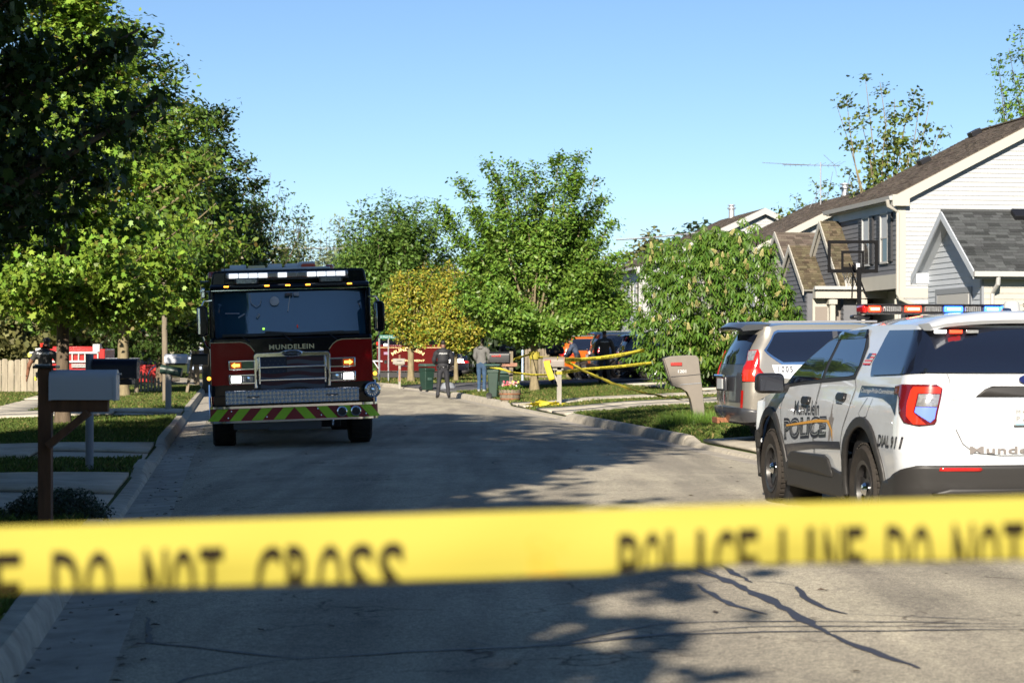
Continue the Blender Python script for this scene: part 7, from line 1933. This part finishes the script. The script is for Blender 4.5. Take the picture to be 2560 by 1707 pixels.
# 6 black box with red flag, crossbar on a timber post
p = frame_at(1278, Y=60); s = F / p.y
t = empty("mailbox", p, 0, "black mailbox with a raised red flag on a timber crossbar behind the flower barrel", "mailbox")
MB().box((0, 0, L2(0, 878, 1278)[1] / 2), (.11, .11, L2(0, 878, 1278)[1])).build("post", M_WOODG, t, bevel=.005)
a, zb = L2(1243, 916, 1278); b, zt = L2(1293, 907, 1278); MB().box(((a + b) / 2, -.08, (zb + zt) / 2), (b - a, .06, zt - zb)).build("crossbar", M_WOODR, t, bevel=.004)
a, zb = L2(1224, 906, 1278); b, zt = L2(1272, 879, 1278); hood_box(t, a, b, -.2, .02, zb, zt, M_BLACK)
a, z1_ = L2(1229, 890, 1278); b, _ = L2(1248, 0, 1278); f = MB().box(((a + b) / 2, -.215, z1_), (b - a, .012, .035)).build("flag", M_FLAG, t); MB().box((b + .02, -.215, z1_ + .01), (.06, .012, .07)).build("flag_tab", M_FLAG, t)
MB().bar((-.02, 0, L2(0, 935, 1278)[1]), (-.25, -.02, L2(0, 916, 1278)[1]), .07).build("brace", M_WOODG, t)
for i, ch in enumerate("1215"): 
    zz = .72 - i * .11
    text_fit(ch, lambda a_, b_: (-.03 + .06 * a_, -.062, zz + .08 * b_)).build("house_digit", M_SHUT, t, smooth=False)
# 7 grey-brown box on a white post
p = frame_at(1398, 1015); s = F / p.y
t = empty("mailbox", p, 0, "grey-brown mailbox on a tall white timber post with yellow tape tied round it", "mailbox")
zb = L2(0, 917, 1398)[1]; MB().box((0, 0, zb / 2 - .05), (.12, .12, zb + .1)).build("post", M_WOODW, t, bevel=.006)
a, _ = L2(1375, 0, 1398); MB().box((a / 2 + .03, -.01, zb - .04), (-a + .15, .10, .08)).build("arm", M_WOODW, t, bevel=.004); MB().bar((0, -.0, zb - .42), (a, 0, zb - .08), .07).build("brace", M_WOODW, t)
a, _ = L2(1358, 0, 1398); b, zt = L2(1408, 892, 1398); bx = hood_box(t, a, b, -.14, .12, zb, zt, mat("taupe_metal", (.17, .145, .125), .5)); MB().box((b + .02, 0, (zb + zt) / 2), (.03, .25, zt - zb)).build("door_edge", M_WOODR, bx)
a, z1_ = L2(1369, 903, 1398); MB().box((a, -.155, z1_), (.17, .012, .07)).build("flag", M_FLAG, t, bevel=.01)
# 8 moulded taupe mailbox 1201
OUTL = [(1210, 170), (1290, 143), (1500, 130), (1590, 134), (1618, 165), (1632, 300), (1655, 470), (1680, 700), (1702, 945), (1602, 950), (1565, 870), (1545, 760), (1520, 640), (1480, 560), (1400, 512), (1312, 492), (1290, 430), (1250, 290)]
p = ground_at(1400 + 1650 / 4.704, 1063); s = F / p.y; z0 = p.z
def L8(a, b): return (1400 + a / 4.704 - (1400 + 1650 / 4.704)) / s, CAMZ + (HZ - (860 + b / 4.704)) / s - z0
t = empty("mailbox", p, math.radians(4), "moulded taupe plastic mailbox numbered 1201 with a red flag on the right lawn", "mailbox")
PO = [L8(*q) for q in OUTL]
MB().prism(PO, -.13, .13, 'XZ').build("housing", M_TAUPE, t, bevel=.022, seg=3)
for yy in (-.135, .135):
    A1, A2 = L8(1285, 385), L8(1645, 352); MB().bar((A1[0], yy, A1[1]), (A2[0], yy, A2[1]), .006, .010).build("lid_line", M_DKGREY, t)
    A1, A2 = L8(1400, 475), L8(1650, 455); MB().bar((A1[0], yy, A1[1]), (A2[0], yy, A2[1]), .006, .012).build("lid_line", M_GTRIM, t)
A1, A2 = L8(1285, 235), L8(1420, 228); 
MB().box(((A1[0] + A2[0]) / 2, -.14, A1[1]), (A2[0] - A1[0], .018, .065)).build("flag", M_FLAG, t, bevel=.012)
a0, a1 = L8(1372, 338), L8(1470, 300); text_fit("1201", lambda a, b: (a0[0] + (a1[0] - a0[0]) * a, -.134, a0[1] + (a1[1] - a0[1]) * b), .03).build("number", M_REFL, t, smooth=False)
d0, d1 = L8(1206, 172), L8(1285, 430); MB().bar((d0[0], 0, d0[1]), (d1[0], 0, d1[1]), .20, .02).build("door", M_TAUPE, t, bevel=.01)
rg = np.random.default_rng(91); C = []
for k in range(2600): 
    a = rg.uniform(0, 6.28); r = rg.uniform(.05, .55); C.append((p.x + r * math.cos(a) * 1.2 - .1, p.y + r * math.sin(a) - .25, gz(p.x, p.y) + rg.uniform(0, .10)))
sh = [(-.012, 0), (.012, 0), (.004, 1)]; V = []; 
for c in C:
    h_ = rg.uniform(.1, .3); a = rg.uniform(0, 6.28); bx_, by_ = rg.normal(0, .07), rg.normal(0, .07)
    V += [(c[0] - .006 * math.cos(a), c[1] - .006 * math.sin(a), c[2] - .05), (c[0] + .006 * math.cos(a), c[1] + .006 * math.sin(a), c[2] - .05), (c[0] + bx_, c[1] + by_, c[2] + h_ - .05)]
o = np_mesh("tall_grass", np.array(V), np.arange(len(V)), np.full(len(C), 3), L_LINDEN); tag(o, "tall grass tuft growing round the foot of the taupe mailbox 1201", "grass", None, "stuff")

# wheeled bins
def bin_(x, y, rz, label, H_=1.02, w=.56):
    t = empty("wheeled_bin", (x, y, gz(x, y)), rz, label, "rubbish bin", "green wheeled bins by the kerb")
    mb = MB(); b0, b1 = w * .38, w * .48
    mb.add([(-b0, -b0, .04), (b0, -b0, .04), (b0, b0, .04), (-b0, b0, .04), (-b1, -b1 * 1.1, H_ * .86), (b1, -b1 * 1.1, H_ * .86), (b1, b1 * 1.1, H_ * .86), (-b1, b1 * 1.1, H_ * .86)], [(3, 2, 1, 0), (4, 5, 6, 7), (0, 1, 5, 4), (1, 2, 6, 5), (2, 3, 7, 6), (3, 0, 4, 7)])
    mb.build("body", M_BIN, t, bevel=.03, seg=3)
    MB().box((0, 0, H_ * .80), (w * 1.0, w * 1.1, .10)).build("rim", M_BIN, t, bevel=.02); MB().box((0, -.01, H_ * .94), (w * 1.05, w * 1.18, .06)).build("lid", M_BINL, t, bevel=.025, seg=3)
    MB().prism([(-.25, 0), (.25, 0), (.20, .05), (-.20, .05)], -.22, .24, 'XZ').build("lid_dome", M_BINL, t, (0, 0, H_ * .96), bevel=.015)
    MB().tube([(-.2, w * .62, H_ * .88), (.2, w * .62, H_ * .88)], .015, 6).build("handle", M_BIN, t)
    for s_ in (-1, 1): MB().lathe([(.02, -.025), (.085, -.03), (.095, 0), (.085, .03), (.02, .025)], axis='X', n=20).build("wheel", M_BLACK, t, (s_ * w * .36, w * .36, .095))
    MB().box((0, -w * .47, H_ * .45), (.18, .02, .10)).build("moulded_label", M_BINL, t, bevel=.01)
q = frame_at(1067, Y=76); bin_(q.x, q.y, math.radians(35), "green wheeled bin standing left of the officer on the road", 1.02, .44)
q = frame_at(1234, 1001); bin_(q.x, q.y + .3, math.radians(80), "dark green wheeled bin under the black mailbox left of the flower barrel", 1.0, .32)
q = frame_at(1258, Y=63); bin_(q.x, q.y, math.radians(10), "green wheeled bin with a pale logo lid behind the flower barrel", .72, .5)

# half-barrel planter: staves, hoops, soil, tulip-like flowers
q = ground_at(1275, 1004)
t = empty("flower_barrel", (q.x, q.y + .3, q.z), 0, "half-barrel planter full of pink, white and yellow flowers on the verge", "planter")
N = 20
for k in range(N):
    a0, a1 = 2 * math.pi * k / N + .012, 2 * math.pi * (k + 1) / N - .012
    pr = []
    for r_, z_ in ((.245, 0), (.285, .16), (.30, .32)): pr.append([(r_ * math.cos(a), r_ * math.sin(a), z_) for a in (a0, a1)] + [((r_ - .03) * math.cos(a), (r_ - .03) * math.sin(a), z_) for a in (a1, a0)])
    V = [v for ring in pr for v in ring]; Fc = [(3, 2, 1, 0), (8, 9, 10, 11)] + [(j * 4 + i, j * 4 + (i + 1) % 4, j * 4 + 4 + (i + 1) % 4, j * 4 + 4 + i) for j in range(2) for i in range(4)]
    MB().add(V, Fc).build("stave", M_WOODG, t, smooth=False)
for zz, rr in ((.07, .268), (.21, .297)): MB().lathe([(rr, -.018), (rr + .008, -.018), (rr + .011, .018), (rr + .003, .018)], (0, 0, zz), n=28, closed=True).build("hoop", M_RUST, t)
MB().lathe([(.001, .28), (.27, .275)], n=20).build("soil", M_DARKIN, t)
rg = np.random.default_rng(12); d = rg.normal(0, 1, (900, 3)); C = np.stack([rg.normal(0, .12, 900), rg.normal(0, .12, 900), rg.uniform(.28, .44, 900)], 1)
V, idx, pl = leaves_np(rg, C, .07, 'leaflet', .2); np_mesh("foliage", V, idx, pl, L_LINDEN, parent=t)
for k in range(34):
    a, r_ = rg.uniform(0, 6.28), rg.uniform(0, .26); c = (r_ * math.cos(a), r_ * math.sin(a), rg.uniform(.38, .54))
    cm = [mat("pink_petal", (.55, .10, .14), .6), mat("white_petal", (.6, .56, .55), .6), mat("pale_pink_petal", (.55, .30, .28), .6), mat("yellow_petal", (.55, .55, .10), .6)][[0, 0, 1, 2, 2, 3][rg.integers(0, 6)]]
    MB().lathe([(.001, -.03), (.022, -.015), (.03, .01), (.022, .035), (.012, .03), (.001, .0)], n=7).build("flower", cm, t, c)
q2 = ray(1254, 0, 58); MB

# timber posts, poles, pickets on the left
q = frame_at(341, 985); t = tag(MB().tube([(0, 0, -.1), (.03, 0, 1.0)], [.085, .075], 10).build("timber_post", M_WOODG, None, q), "short round pale post standing in the sunlit left lawn", "post")
q = frame_at(492, Y=86); tag(MB().tube([(0, 0, -.2), (-.05, 0, 4.4)], [.13, .10], 10).build("timber_pole", M_WOODG, None, q), "pale pole rising left of the fire engine's mirror", "pole")
q = frame_at(513, Y=80); tag(MB().tube([(0, 0, -.2), (-.05, 0, .95)], .09, 10).build("timber_post", M_WOODG, None, q), "low pale post right of the black leaning mailbox", "post")
q = ray(414, 0, 56); zt = ray(0, 666, 56).z - gz(q.x, 56)
t = empty("utility_pole", (q.x, 56, gz(q.x, 56)), 0, "tall weathered pole rising behind the white post mailbox into the maple leaves", "pole")
MB().tube([(0, 0, -.2), (-.05, 0, zt)], [.085, .068], 12).build("pole", M_WOODG, t); MB().box((-.05, -.09, zt - .12), (.05, .03, .12)).build("bracket", M_GALV, t)
M_FENCE = mat('silvered_fence_board', (0.27, 0.235, 0.175), 0.9, var=.3, vscale=5, stretch=(1, 1, .2))
# stockade fence at far left: each board a part
Yf = 74.0; xa = ray(-60, 0, Yf).x; xb = ray(104, 0, Yf).x
t = empty("board_fence", (xa, Yf, gz(xa, Yf)), 0, "weathered vertical board fence along the left edge behind the officer", "fence")
n = int((xb - xa) / .235)
for k in range(n + 1):
    x = k * .235; h_ = 1.22 + .03 * math.sin(k * 2.1)
    for dx_ in (0,):
        MB().prism([(x, .02), (x + .215, .02), (x + .215, h_ - .05), (x + .17, h_), (x + .045, h_), (x, h_ - .05)], -.012, .012, 'XZ').build("board", M_FENCE, t, (0, (-.02 if k % 2 else .0), 0), smooth=False)
for zz in (.35, .85): MB().box(((xb - xa) / 2, .05, zz), (xb - xa + .2, .04, .09)).build("rail", M_WOODG, t)
for k in range(0, n + 1, 8): MB().box((k * .235, .08, .6), (.09, .09, 1.3)).build("post", M_WOODG, t)
# low sagging picket fence right of the pale trunk
q = frame_at(350, Y=70)
t = empty("picket_fence", q, 0, "short leaning picket fence between the round post and the red cab", "fence")
for k in range(8):
    h_ = .78 - .06 * k; MB().prism([(k * .12, .0), (k * .12 + .075, 0), (k * .12 + .085, h_ - .06), (k * .12 + .045, h_), (k * .12 + .005, h_ - .06)], -.01, .01, 'XZ').build("picket", M_FENCE, t, smooth=False)  # pickets take the lighter board colour in place of sunlight on them
for dz in (.62, .32): MB().bar((-.05, .03, dz), (.95, .03, dz - .38), .03, .05).build("rail", M_WOODG, t)
# street name sign and a bare post
q = frame_at(971, Y=91); s = F / 91
t = empty("street_name_sign", q, .05, "green street name sign on a thin grey post near the ambulance", "street sign")
zc = CAMZ + (HZ - 842) / s - q.z; MB().tube([(0, 0, -.1), (0, 0, zc + .05)], .03, 8).build("post", M_GALV, t)
MB().box((.03, -.04, zc), (.86, .012, .17)).build("blade", mat("sign_green", (.015, .13, .10), .4), t, bevel=.004); text_fit("E McKINLEY", lambda a, b: (-.35 + .72 * a, -.048, zc - .045 + .09 * b)).build("street_name", M_REFL, t, smooth=False)
q = frame_at(948, Y=90); t = empty("sign_post", q, 0, "blue-grey post with small cross bracket left of the ambulance", "post"); MB().tube([(0, 0, -.1), (0, 0, 1.95)], .045, 8).build("post", M_GTRIM, t); MB().bar((-.3, 0, .95), (.15, 0, .93), .05).build("bracket", M_GALV, t); MB().bar((-.25, 0, .92), (-.02, 0, .6), .04).build("bracket", M_GALV, t)
q = frame_at(1306, Y=84); t = tag(MB().box((0, 0, .62), (.07, .05, 1.35)).build("utility_marker", mat("pale_blue_plastic", (.35, .45, .60), .5), None, q), "thin pale blue marker post left of the taped tree", "post")
# garden fence behind the taped tree: boards as parts
Yg = 98.0; xa = ray(1312, 0, Yg).x; xb = ray(1400, 0, Yg).x; z_ = gz(xa, Yg)
t = empty("board_fence", (xa, Yg, z_), 0, "pale garden fence seen behind the taped trunk", "fence"); n = int((xb - xa) / .16)
for k in range(n): MB().prism([(k * .16, 0), (k * .16 + .14, 0), (k * .16 + .14, 1.42), (k * .16 + .07, 1.48), (k * .16, 1.42)], -.01, .01, 'XZ').build("board", M_WOODG, t, smooth=False)
for zz in (.4, 1.1): MB().box(((xb - xa) / 2, .03, zz), (xb - xa, .04, .08)).build("rail", M_WOODG, t)

M_MATTE = mat('matte_black_steel', (.008, .008, .009), .9, spec=.1)
# basketball hoop
Yh = 50.0; s = F / Yh; q = ray(2148, 0, Yh); q.z = gz(q.x, Yh)
def Lh(u, v): return (u - 2148) / s, CAMZ + (HZ - v) / s - q.z
t = empty("basketball_hoop", q, 0, "black-framed clear basketball backboard on a pole in front of the slate house", "basketball hoop")
zt = Lh(0, 668)[1]; MB().box((0, 0, zt / 2), (.10, .10, zt)).build("pole", M_MATTE, t, bevel=.01)
(x0, z1), (x1, z0b) = Lh(2078, 598), Lh(2205, 680)
bb = empty("backboard", (0, .55, 0)); bb.parent = t; xm = (x0 + x1) / 2; zm = (z0b + z1) / 2
for (a, b, c_, d_) in ((x0, x1, z1 - .075, z1), (x0, x1, z0b, z0b + .09), (x0, x0 + .075, z0b + .09, z1 - .075), (x1 - .075, x1, z0b + .09, z1 - .075)): MB().box(((a + b) / 2, 0, (c_ + d_) / 2), (b - a, .05, d_ - c_)).build("board_frame", M_MATTE, bb)
acr = mat("clear_acrylic", (.9, .92, .95), .02, spec=.5); acr.node_tree.nodes["Principled BSDF"].inputs["Transmission Weight"].default_value = 1.0; acr.node_tree.nodes["Principled BSDF"].inputs["IOR"].default_value = 1.02
MB().box((xm, 0, zm), (x1 - x0 - .1, .012, z1 - z0b - .1)).build("board_panel", acr, bb)
(a, zz1), (b, zz0) = Lh(2112, 624), Lh(2170, 668)
for (aa, b2, c_, d_) in ((a, b, zz1 - .065, zz1), (a, b, zz0 - .04, zz0 + .03), (a, a + .06, zz0 + .03, zz1 - .065), (b - .06, b, zz0 + .03, zz1 - .065)): MB().box(((aa + b2) / 2, -.012, (c_ + d_) / 2), (b2 - aa, .008, d_ - c_)).build("target_square", M_MATTE, bb)
for dx_ in (-.035, .035): MB().bar((dx_ * 2, .02, zt - .05), (dx_ * 2, .52, zz0 + .05), .04, .06).build("arm", M_MATTE, t); MB().bar((dx_ * 2 - .1, .05, zt - .75), (dx_ * 2 + .0, .50, zz0 - .10), .035, .05).build("arm", M_MATTE, t)
MB().bar((.18, -.05, zt - .75), (-.12, .1, zt + .12), .035).build("arm", M_MATTE, t); MB().bar((-.25, -.02, zt + .1), (.05, .05, zt - .7), .03).build("arm", M_MATTE, t)
MB().box((-.02, .04, zt + .02), (.10, .06, .16)).build("height_bracket", M_GALV, t, bevel=.01)
rim = empty("rim", (-.06, .62 + .28, zz0 - .06)); rim.parent = t
MB().tube([(.23 * math.cos(a), .23 * math.sin(a), 0) for a in [2 * math.pi * k / 24 for k in range(25)]], .010, 6, caps=False).build("rim_ring", M_FLAG, rim)
nt = MB()
for k in range(12):
    a = 2 * math.pi * k / 12
    for sg in (-1, 1): nt.tube([(.23 * math.cos(a), .23 * math.sin(a), 0), (.17 * math.cos(a + sg * .26), .17 * math.sin(a + sg * .26), -.15), (.13 * math.cos(a + sg * .0), .13 * math.sin(a), -.3), (.11 * math.cos(a + sg * .26), .11 * math.sin(a + sg * .26), -.42)], .005, 3, caps=False)
nt.build("net", M_HOSE, rim)["kind"] = "stuff"
# shrub with pink flowers at right edge
q = ray(2590, 0, 34); shrub("flowering_shrub", "pink and green flowering shrub at the right edge above the police car roof", q.x, 34, .55, .5, CAMZ + (HZ - 752) * 34 / F - gz(q.x, 34), 7000, .05, L_RED, 66)

# overhead wires
def wire(pts, lab, r=.012, m=None, Y=None):
    P = [ray(*a) for a in pts]; Q = []
    for a, b in zip(P[:-1], P[1:]):
        for k in range(8): f = k / 8; q = a.lerp(b, f); q.z -= math.sin(math.pi * f) * .04 * (b - a).length * .1; Q.append(q)
    Q.append(P[-1]); tag(MB().tube(Q, r, 4).build("overhead_wire", m or M_WHITEPL, None), lab, "wire", "overhead wires")
wire([(600, 618, 140), (1000, 620, 150)], "white wire crossing the sky gap right of the fire engine's roof", .03)
wire([(1540, 600, 120), (1780, 578, 110)], "white wire crossing above the flowering tree towards the brown roof", .04)
wire([(-60, 806, 110), (250, 785, 110)], "thin wire low across the olive trees at the far left, upper of three", .02)
wire([(-60, 816, 108), (250, 806, 108)], "thin wire low across the olive trees at the far left, lowest of three", .02)
wire([(-60, 762, 112), (250, 748, 112)], "thin wire across the olive trees at the far left, topmost of three", .02)

# ------------------------------------------------------------------ yellow tape strung between posts and tree
def tape(points, label, w=.075, twist=0.0, text=True, group="yellow police tape strung across the right lawns", sag=.0, seed=1):
    """points: (u, v, depth); a thin ribbon standing on edge"""
    P = [ray(*a) for a in points]; Q = []
    for i, (a, b) in enumerate(zip(P[:-1], P[1:])):
        n = max(4, int((b - a).length / .25))
        for k in range(n): f = k / n; q = a.lerp(b, f); q.z -= sag * math.sin(math.pi * f); Q.append(q)
    Q.append(P[-1]); V = []; rnd = random.Random(seed); L_ = 0
    for i, q in enumerate(Q):
        d = (Q[min(i + 1, len(Q) - 1)] - Q[max(0, i - 1)]).normalized(); nrm = d.cross(Vector((0, 0, 1))); nrm = nrm.normalized() if nrm.length > .05 else Vector((1, 0, 0)); up = nrm.cross(d).normalized()
        a = .6 * twist * i / len(Q) + .2 * math.sin(i * .6 + seed); u_ = up * math.cos(a) + nrm * math.sin(a)
        for t_ in (-1, 1): V.append(q + u_ * w / 2 * t_)
    o = MB().add(V, [(2 * i, 2 * i + 1, 2 * i + 3, 2 * i + 2) for i in range(len(Q) - 1)]).build("police_tape", M_TAPEF, None, angle=80)
    md = o.modifiers.new("s", 'SOLIDIFY'); md.thickness = .0006
    tag(o, label, "police tape", group)
    if text:
        tot = sum((b - a).length for a, b in zip(Q[:-1], Q[1:])); cum = [0]
        for a, b in zip(Q[:-1], Q[1:]): cum.append(cum[-1] + (b - a).length)
        def at(s_, h_):
            s_ = max(0, min(tot - 1e-4, s_)); i = max(0, min(len(Q) - 2, next((j for j in range(len(cum) - 1) if cum[j + 1] > s_), 0))); f = (s_ - cum[i]) / max(1e-6, cum[i + 1] - cum[i])
            lo = Vector(V[2 * i]).lerp(Vector(V[2 * i + 2]), f); hi = Vector(V[2 * i + 1]).lerp(Vector(V[2 * i + 3]), f); n_ = (Vector(V[2 * i + 2]) - Vector(V[2 * i])).cross(hi - lo); n_.normalize()
            if n_.y > 0: n_ = -n_
            return lo.lerp(hi, h_) + n_ * .004
        sp = .2; s0 = .1; all_ = MB(); V0, F0 = text_polys("POLICE LINE DO NOT CROSS", 1, .02, 'LEFT', 1.05)
        xm_ = max(v[0] for v in V0); ym = max(v[1] for v in V0)
        while s0 + .95 < tot:
            all_.add([at(s0 + .95 * x_ / xm_, .18 + .62 * y_ / ym) for x_, y_ in V0], F0); s0 += .95 + sp
        if all_.v: all_.build("tape_print", M_INK, o, smooth=False)["kind"] = "stuff"
    return o
q = frame_at(1398, 1015); Yp = q.y - .1; Ym = 59.8; Yt = 64.8
tape([(1284, 899, Ym), (1310, 890, 62), (1329, 884, Yt)], "tape from the black mailbox's post up to the forked tree", twist=.6)
tape([(1345, 893, Yt), (1372, 895, 60), (1400, 896, Yp)], "tape from the forked tree to the grey-brown mailbox", .085)
tape([(1405, 899, Yp), (1450, 899, 57), (1500, 895, 57.5), (1555, 887, 58), (1612, 875, 59)], "upper long tape from the grey-brown mailbox to the flowering tree", .11, twist=.3)
tape([(1225, 917, 59.5), (1252, 922, 59.5), (1281, 931, Ym)], "tape hanging under the black mailbox towards its post", .06, twist=.4)
tape([(1281, 931, Ym), (1330, 937, 58), (1372, 937, 56.5), (1398, 932, Yp)], "slack grey-looking tape from the black mailbox post to the white post", .06, twist=1.4)
tape([(1398, 932, Yp), (1450, 924, 57), (1540, 917, 58), (1640, 906, 59.5)], "lower long printed tape from the white post to the flowering tree", .085)
tape([(1393, 895, Yp - .1), (1425, 908, 55), (1470, 932, 52), (1530, 957, 48), (1600, 980, 44), (1680, 995, 39), (1722, 1001, 36)], "diagonal tape sloping down from the grey-brown mailbox to the taupe mailbox", .085, twist=2.2, text=False)
tape([(1366, 902, Yp - .3), (1370, 920, Yp - .3), (1380, 949, Yp - .35)], "loose tape end hanging in front of the grey-brown mailbox", .16, text=False)
tape([(1326, 893, Yt - .2), (1325, 930, Yt - .2)], "loose tape end hanging down beside the forked tree trunk", .10, text=False)
for k, (vv) in enumerate((883, 888, 893)):
    p = ray(1336, vv, 65); tag(MB().lathe([(.175, -.045), (.18, .045)], n=18).build("police_tape", M_TAPE, None, p, rot=(.1 * (k - 1), .05, 0)), ["turn of tape wrapped round the forked trunk, uppermost", "turn of tape wrapped round the forked trunk, middle", "turn of tape wrapped round the forked trunk, lowest"][k], "police tape", "yellow police tape strung across the right lawns")
q = frame_at(1398, 1015); tag(MB().box((0, 0, 0), (.15, .15, .08)).build("police_tape", M_TAPE, None, (q.x, q.y, ray(0, 932, q.y).z)), "tape tied round the white post below its box", "police tape", "yellow police tape strung across the right lawns")
# crumpled heap of tape by the kerb
q = ground_at(1366, 1018); rg = np.random.default_rng(8); mb = MB()
for k in range(16):
    P = [Vector((rg.normal(0, .22), rg.normal(0, .2), abs(rg.normal(.05, .04)) + .01)) for _ in range(5)]
    for a, b in zip(P[:-1], P[1:]):
        n_ = Vector(rg.normal(0, 1, 3)); n_.normalize(); w_ = (b - a).cross(n_).normalized() * .04; mb.add([a - w_, a + w_, b + w_, b - w_], [(0, 1, 2, 3)])
tag(mb.build("tape_heap", M_TAPEF, None, q), "crumpled heap of yellow tape lying on the verge below the white post", "police tape")
# the dark hose on the far driveway and a boulder
q = frame_at(1120, Y=75); tag(MB().lathe([(.28, 0), (.30, .1), (.2, .26), (.001, .32)], n=9).build("boulder", M_GTRIM, None, q), "dark rounded stone beside the officer's legs at the driveway corner", "rock")

# ------------------------------------------------------------------ the tape across the foreground
def fore_tape():
    Y = 2.06; sc = F / Y
    T = empty("police_tape", ray(1280, 1380, Y), 0, "wide yellow police tape stretched across the foreground out of focus", "police tape")
    o = ray(1280, 1380, Y)
    top = [(-700, 1340), (0, 1316), (650, 1297), (1300, 1277), (1960, 1257), (2560, 1241), (3300, 1225)]
    bot = [(-700, 1500), (0, 1481), (980, 1455), (1520, 1436), (1640, 1416), (2560, 1400), (3300, 1385)]
    def ip(T_, u):
        for a, b in zip(T_[:-1], T_[1:]):
            if u <= b[0]: return a[1] + (b[1] - a[1]) * (u - a[0]) / (b[0] - a[0])
        return T_[-1][1]
    def pos(u, f, lift=0.0):
        """f: 0 at the upper edge, 1 at the visible lower edge, beyond 1 curled away behind"""
        v0, v1 = ip(top, u), ip(bot, u); w = 1 + .012 * math.sin(u * .011)
        g = min(f, 1.0); v = v0 + (v1 - v0) * g
        dy = .010 * math.sin(g * 2.6) * (1 + .4 * math.sin(u * .004)) - .004 * math.sin(u * .009 + g * 2)
        if f > .88:      # the lower edge curls away behind
            th = min((f - .88) / .09, math.pi); ex = max(0, f - .88 - .09 * math.pi); v = v0 + (v1 - v0) * (.91 + .09 * math.sin(th) - ex); dy = .010 * math.sin(.88 * 2.6) * (1 + .4 * math.sin(u * .004)) - .004 * math.sin(u * .009 + 1.76) - .006 * (1 - math.cos(th)); lift = lift * math.cos(th)
        p = ray(u, v, Y - dy - lift); return p - o
    V = []; us = list(range(-700, 3301, 40)); fs = [0, .08, .16, .25, .34, .42, .5, .6, .7, .8, .88, .91, .94, .97, 1.0, 1.04, 1.08, 1.12, 1.17, 1.25, 1.4, 1.5]
    for u in us:
        for f in fs: V.append(pos(u, f))
    n = len(fs)
    rb = MB().add(V, [(i * n + j, i * n + j + 1, (i + 1) * n + j + 1, (i + 1) * n + j) for i in range(len(us) - 1) for j in range(n - 1)]).build("ribbon", M_TAPE, T, angle=80)
    k = D
    for txt, a, b in (("LINE", -270, 62), ("DO", 120, 270), ("NOT", 330, 522), ("CROSS", 588, 940), ("POLICE", 1420, 1750), ("LINE", 1790, 1992), ("DO", 2035, 2148), ("NOT", 2188, 2362), ("CROSS", 2420, 2760)):
        u0, u1 = a * k, b * k
        for i, ch in enumerate(txt):
            # narrow upright capitals, spaced evenly
            c0 = u0 + (u1 - u0) * i / len(txt); c1 = c0 + (u1 - u0) / len(txt) * .86
            if ch == 'I': m_ = (c0 + c1) / 2; c0, c1 = m_ - 9, m_ + 9
            VV, FF = text_polys(ch, 1, .022, 'LEFT')
            x0_, x1_ = min(p_[0] for p_ in VV), max(p_[0] for p_ in VV); y0_, y1_ = min(p_[1] for p_ in VV), max(p_[1] for p_ in VV)
            bm = bmesh.new(); vs = [bm.verts.new((p_[0], p_[1], 0)) for p_ in VV]
            for f_ in FF:
                try: bm.faces.new([vs[j] for j in f_])
                except ValueError: pass
            for q_ in range(1, 12): bmesh.ops.bisect_plane(bm, geom=bm.verts[:] + bm.edges[:] + bm.faces[:], plane_co=(0, y0_ + (y1_ - y0_) * q_ / 12, 0), plane_no=(0, 1, 0))
            for v_ in bm.verts:
                aa = (v_.co.x - x0_) / (x1_ - x0_); bb = (v_.co.y - y0_) / (y1_ - y0_)
                v_.co = pos(c0 + (c1 - c0) * aa, 1.50 - 1.10 * bb, .0012)
            me = bpy.data.meshes.new("letter"); bm.to_mesh(me); bm.free(); me.materials.append(M_INK); ob = bpy.data.objects.new("letter", me); COL.objects.link(ob); ob.parent = rb
    # maker's mark between the phrases
    for txt, a, b, f0, f1 in (("C", 1210, 1245, .62, .35), ("H", 1255, 1300, .66, .40), ("SL", 1212, 1300, .92, .70)):
        u0, u1 = a * k, b * k; text_fit(txt, lambda x_, y_: pos(u0 + (u1 - u0) * x_, f0 + (f1 - f0) * y_, .0012), .01).build("makers_mark", mat("faded_ink", (.45, .28, .02), .5), rb, smooth=False)
fore_tape()

# dry leaves and twigs lying in the left gutter and on the road
rg = np.random.default_rng(44); V = []
for k in range(420):
    if k < 260: y = rg.uniform(9, 40); x = XL(y) - rg.uniform(-.15, .43); z = .0
    else: y = rg.uniform(9, 45); x = XL(y) + rg.uniform(.1, 7); z = gz(x, y)
    a = rg.uniform(0, 6.28); l, w_ = rg.uniform(.012, .045), rg.uniform(.006, .02); c, s_ = math.cos(a), math.sin(a); h_ = rg.uniform(.003, .018)
    for (p_, q_, r_) in ((-l, 0, .004), (0, -w_, h_), (l, 0, .006), (0, w_, h_ * .7)): V.append((x + p_ * c - q_ * s_, y + p_ * s_ + q_ * c, z + r_ + .004))
o = np_mesh("leaf_litter", np.array(V), np.arange(len(V)), np.full(len(V) // 4, 4), mat("dead_leaf", (.07, .05, .03), .9, island=.5)); tag(o, "dry leaves and twigs scattered in the left gutter and on the road", "leaf litter", None, "stuff")
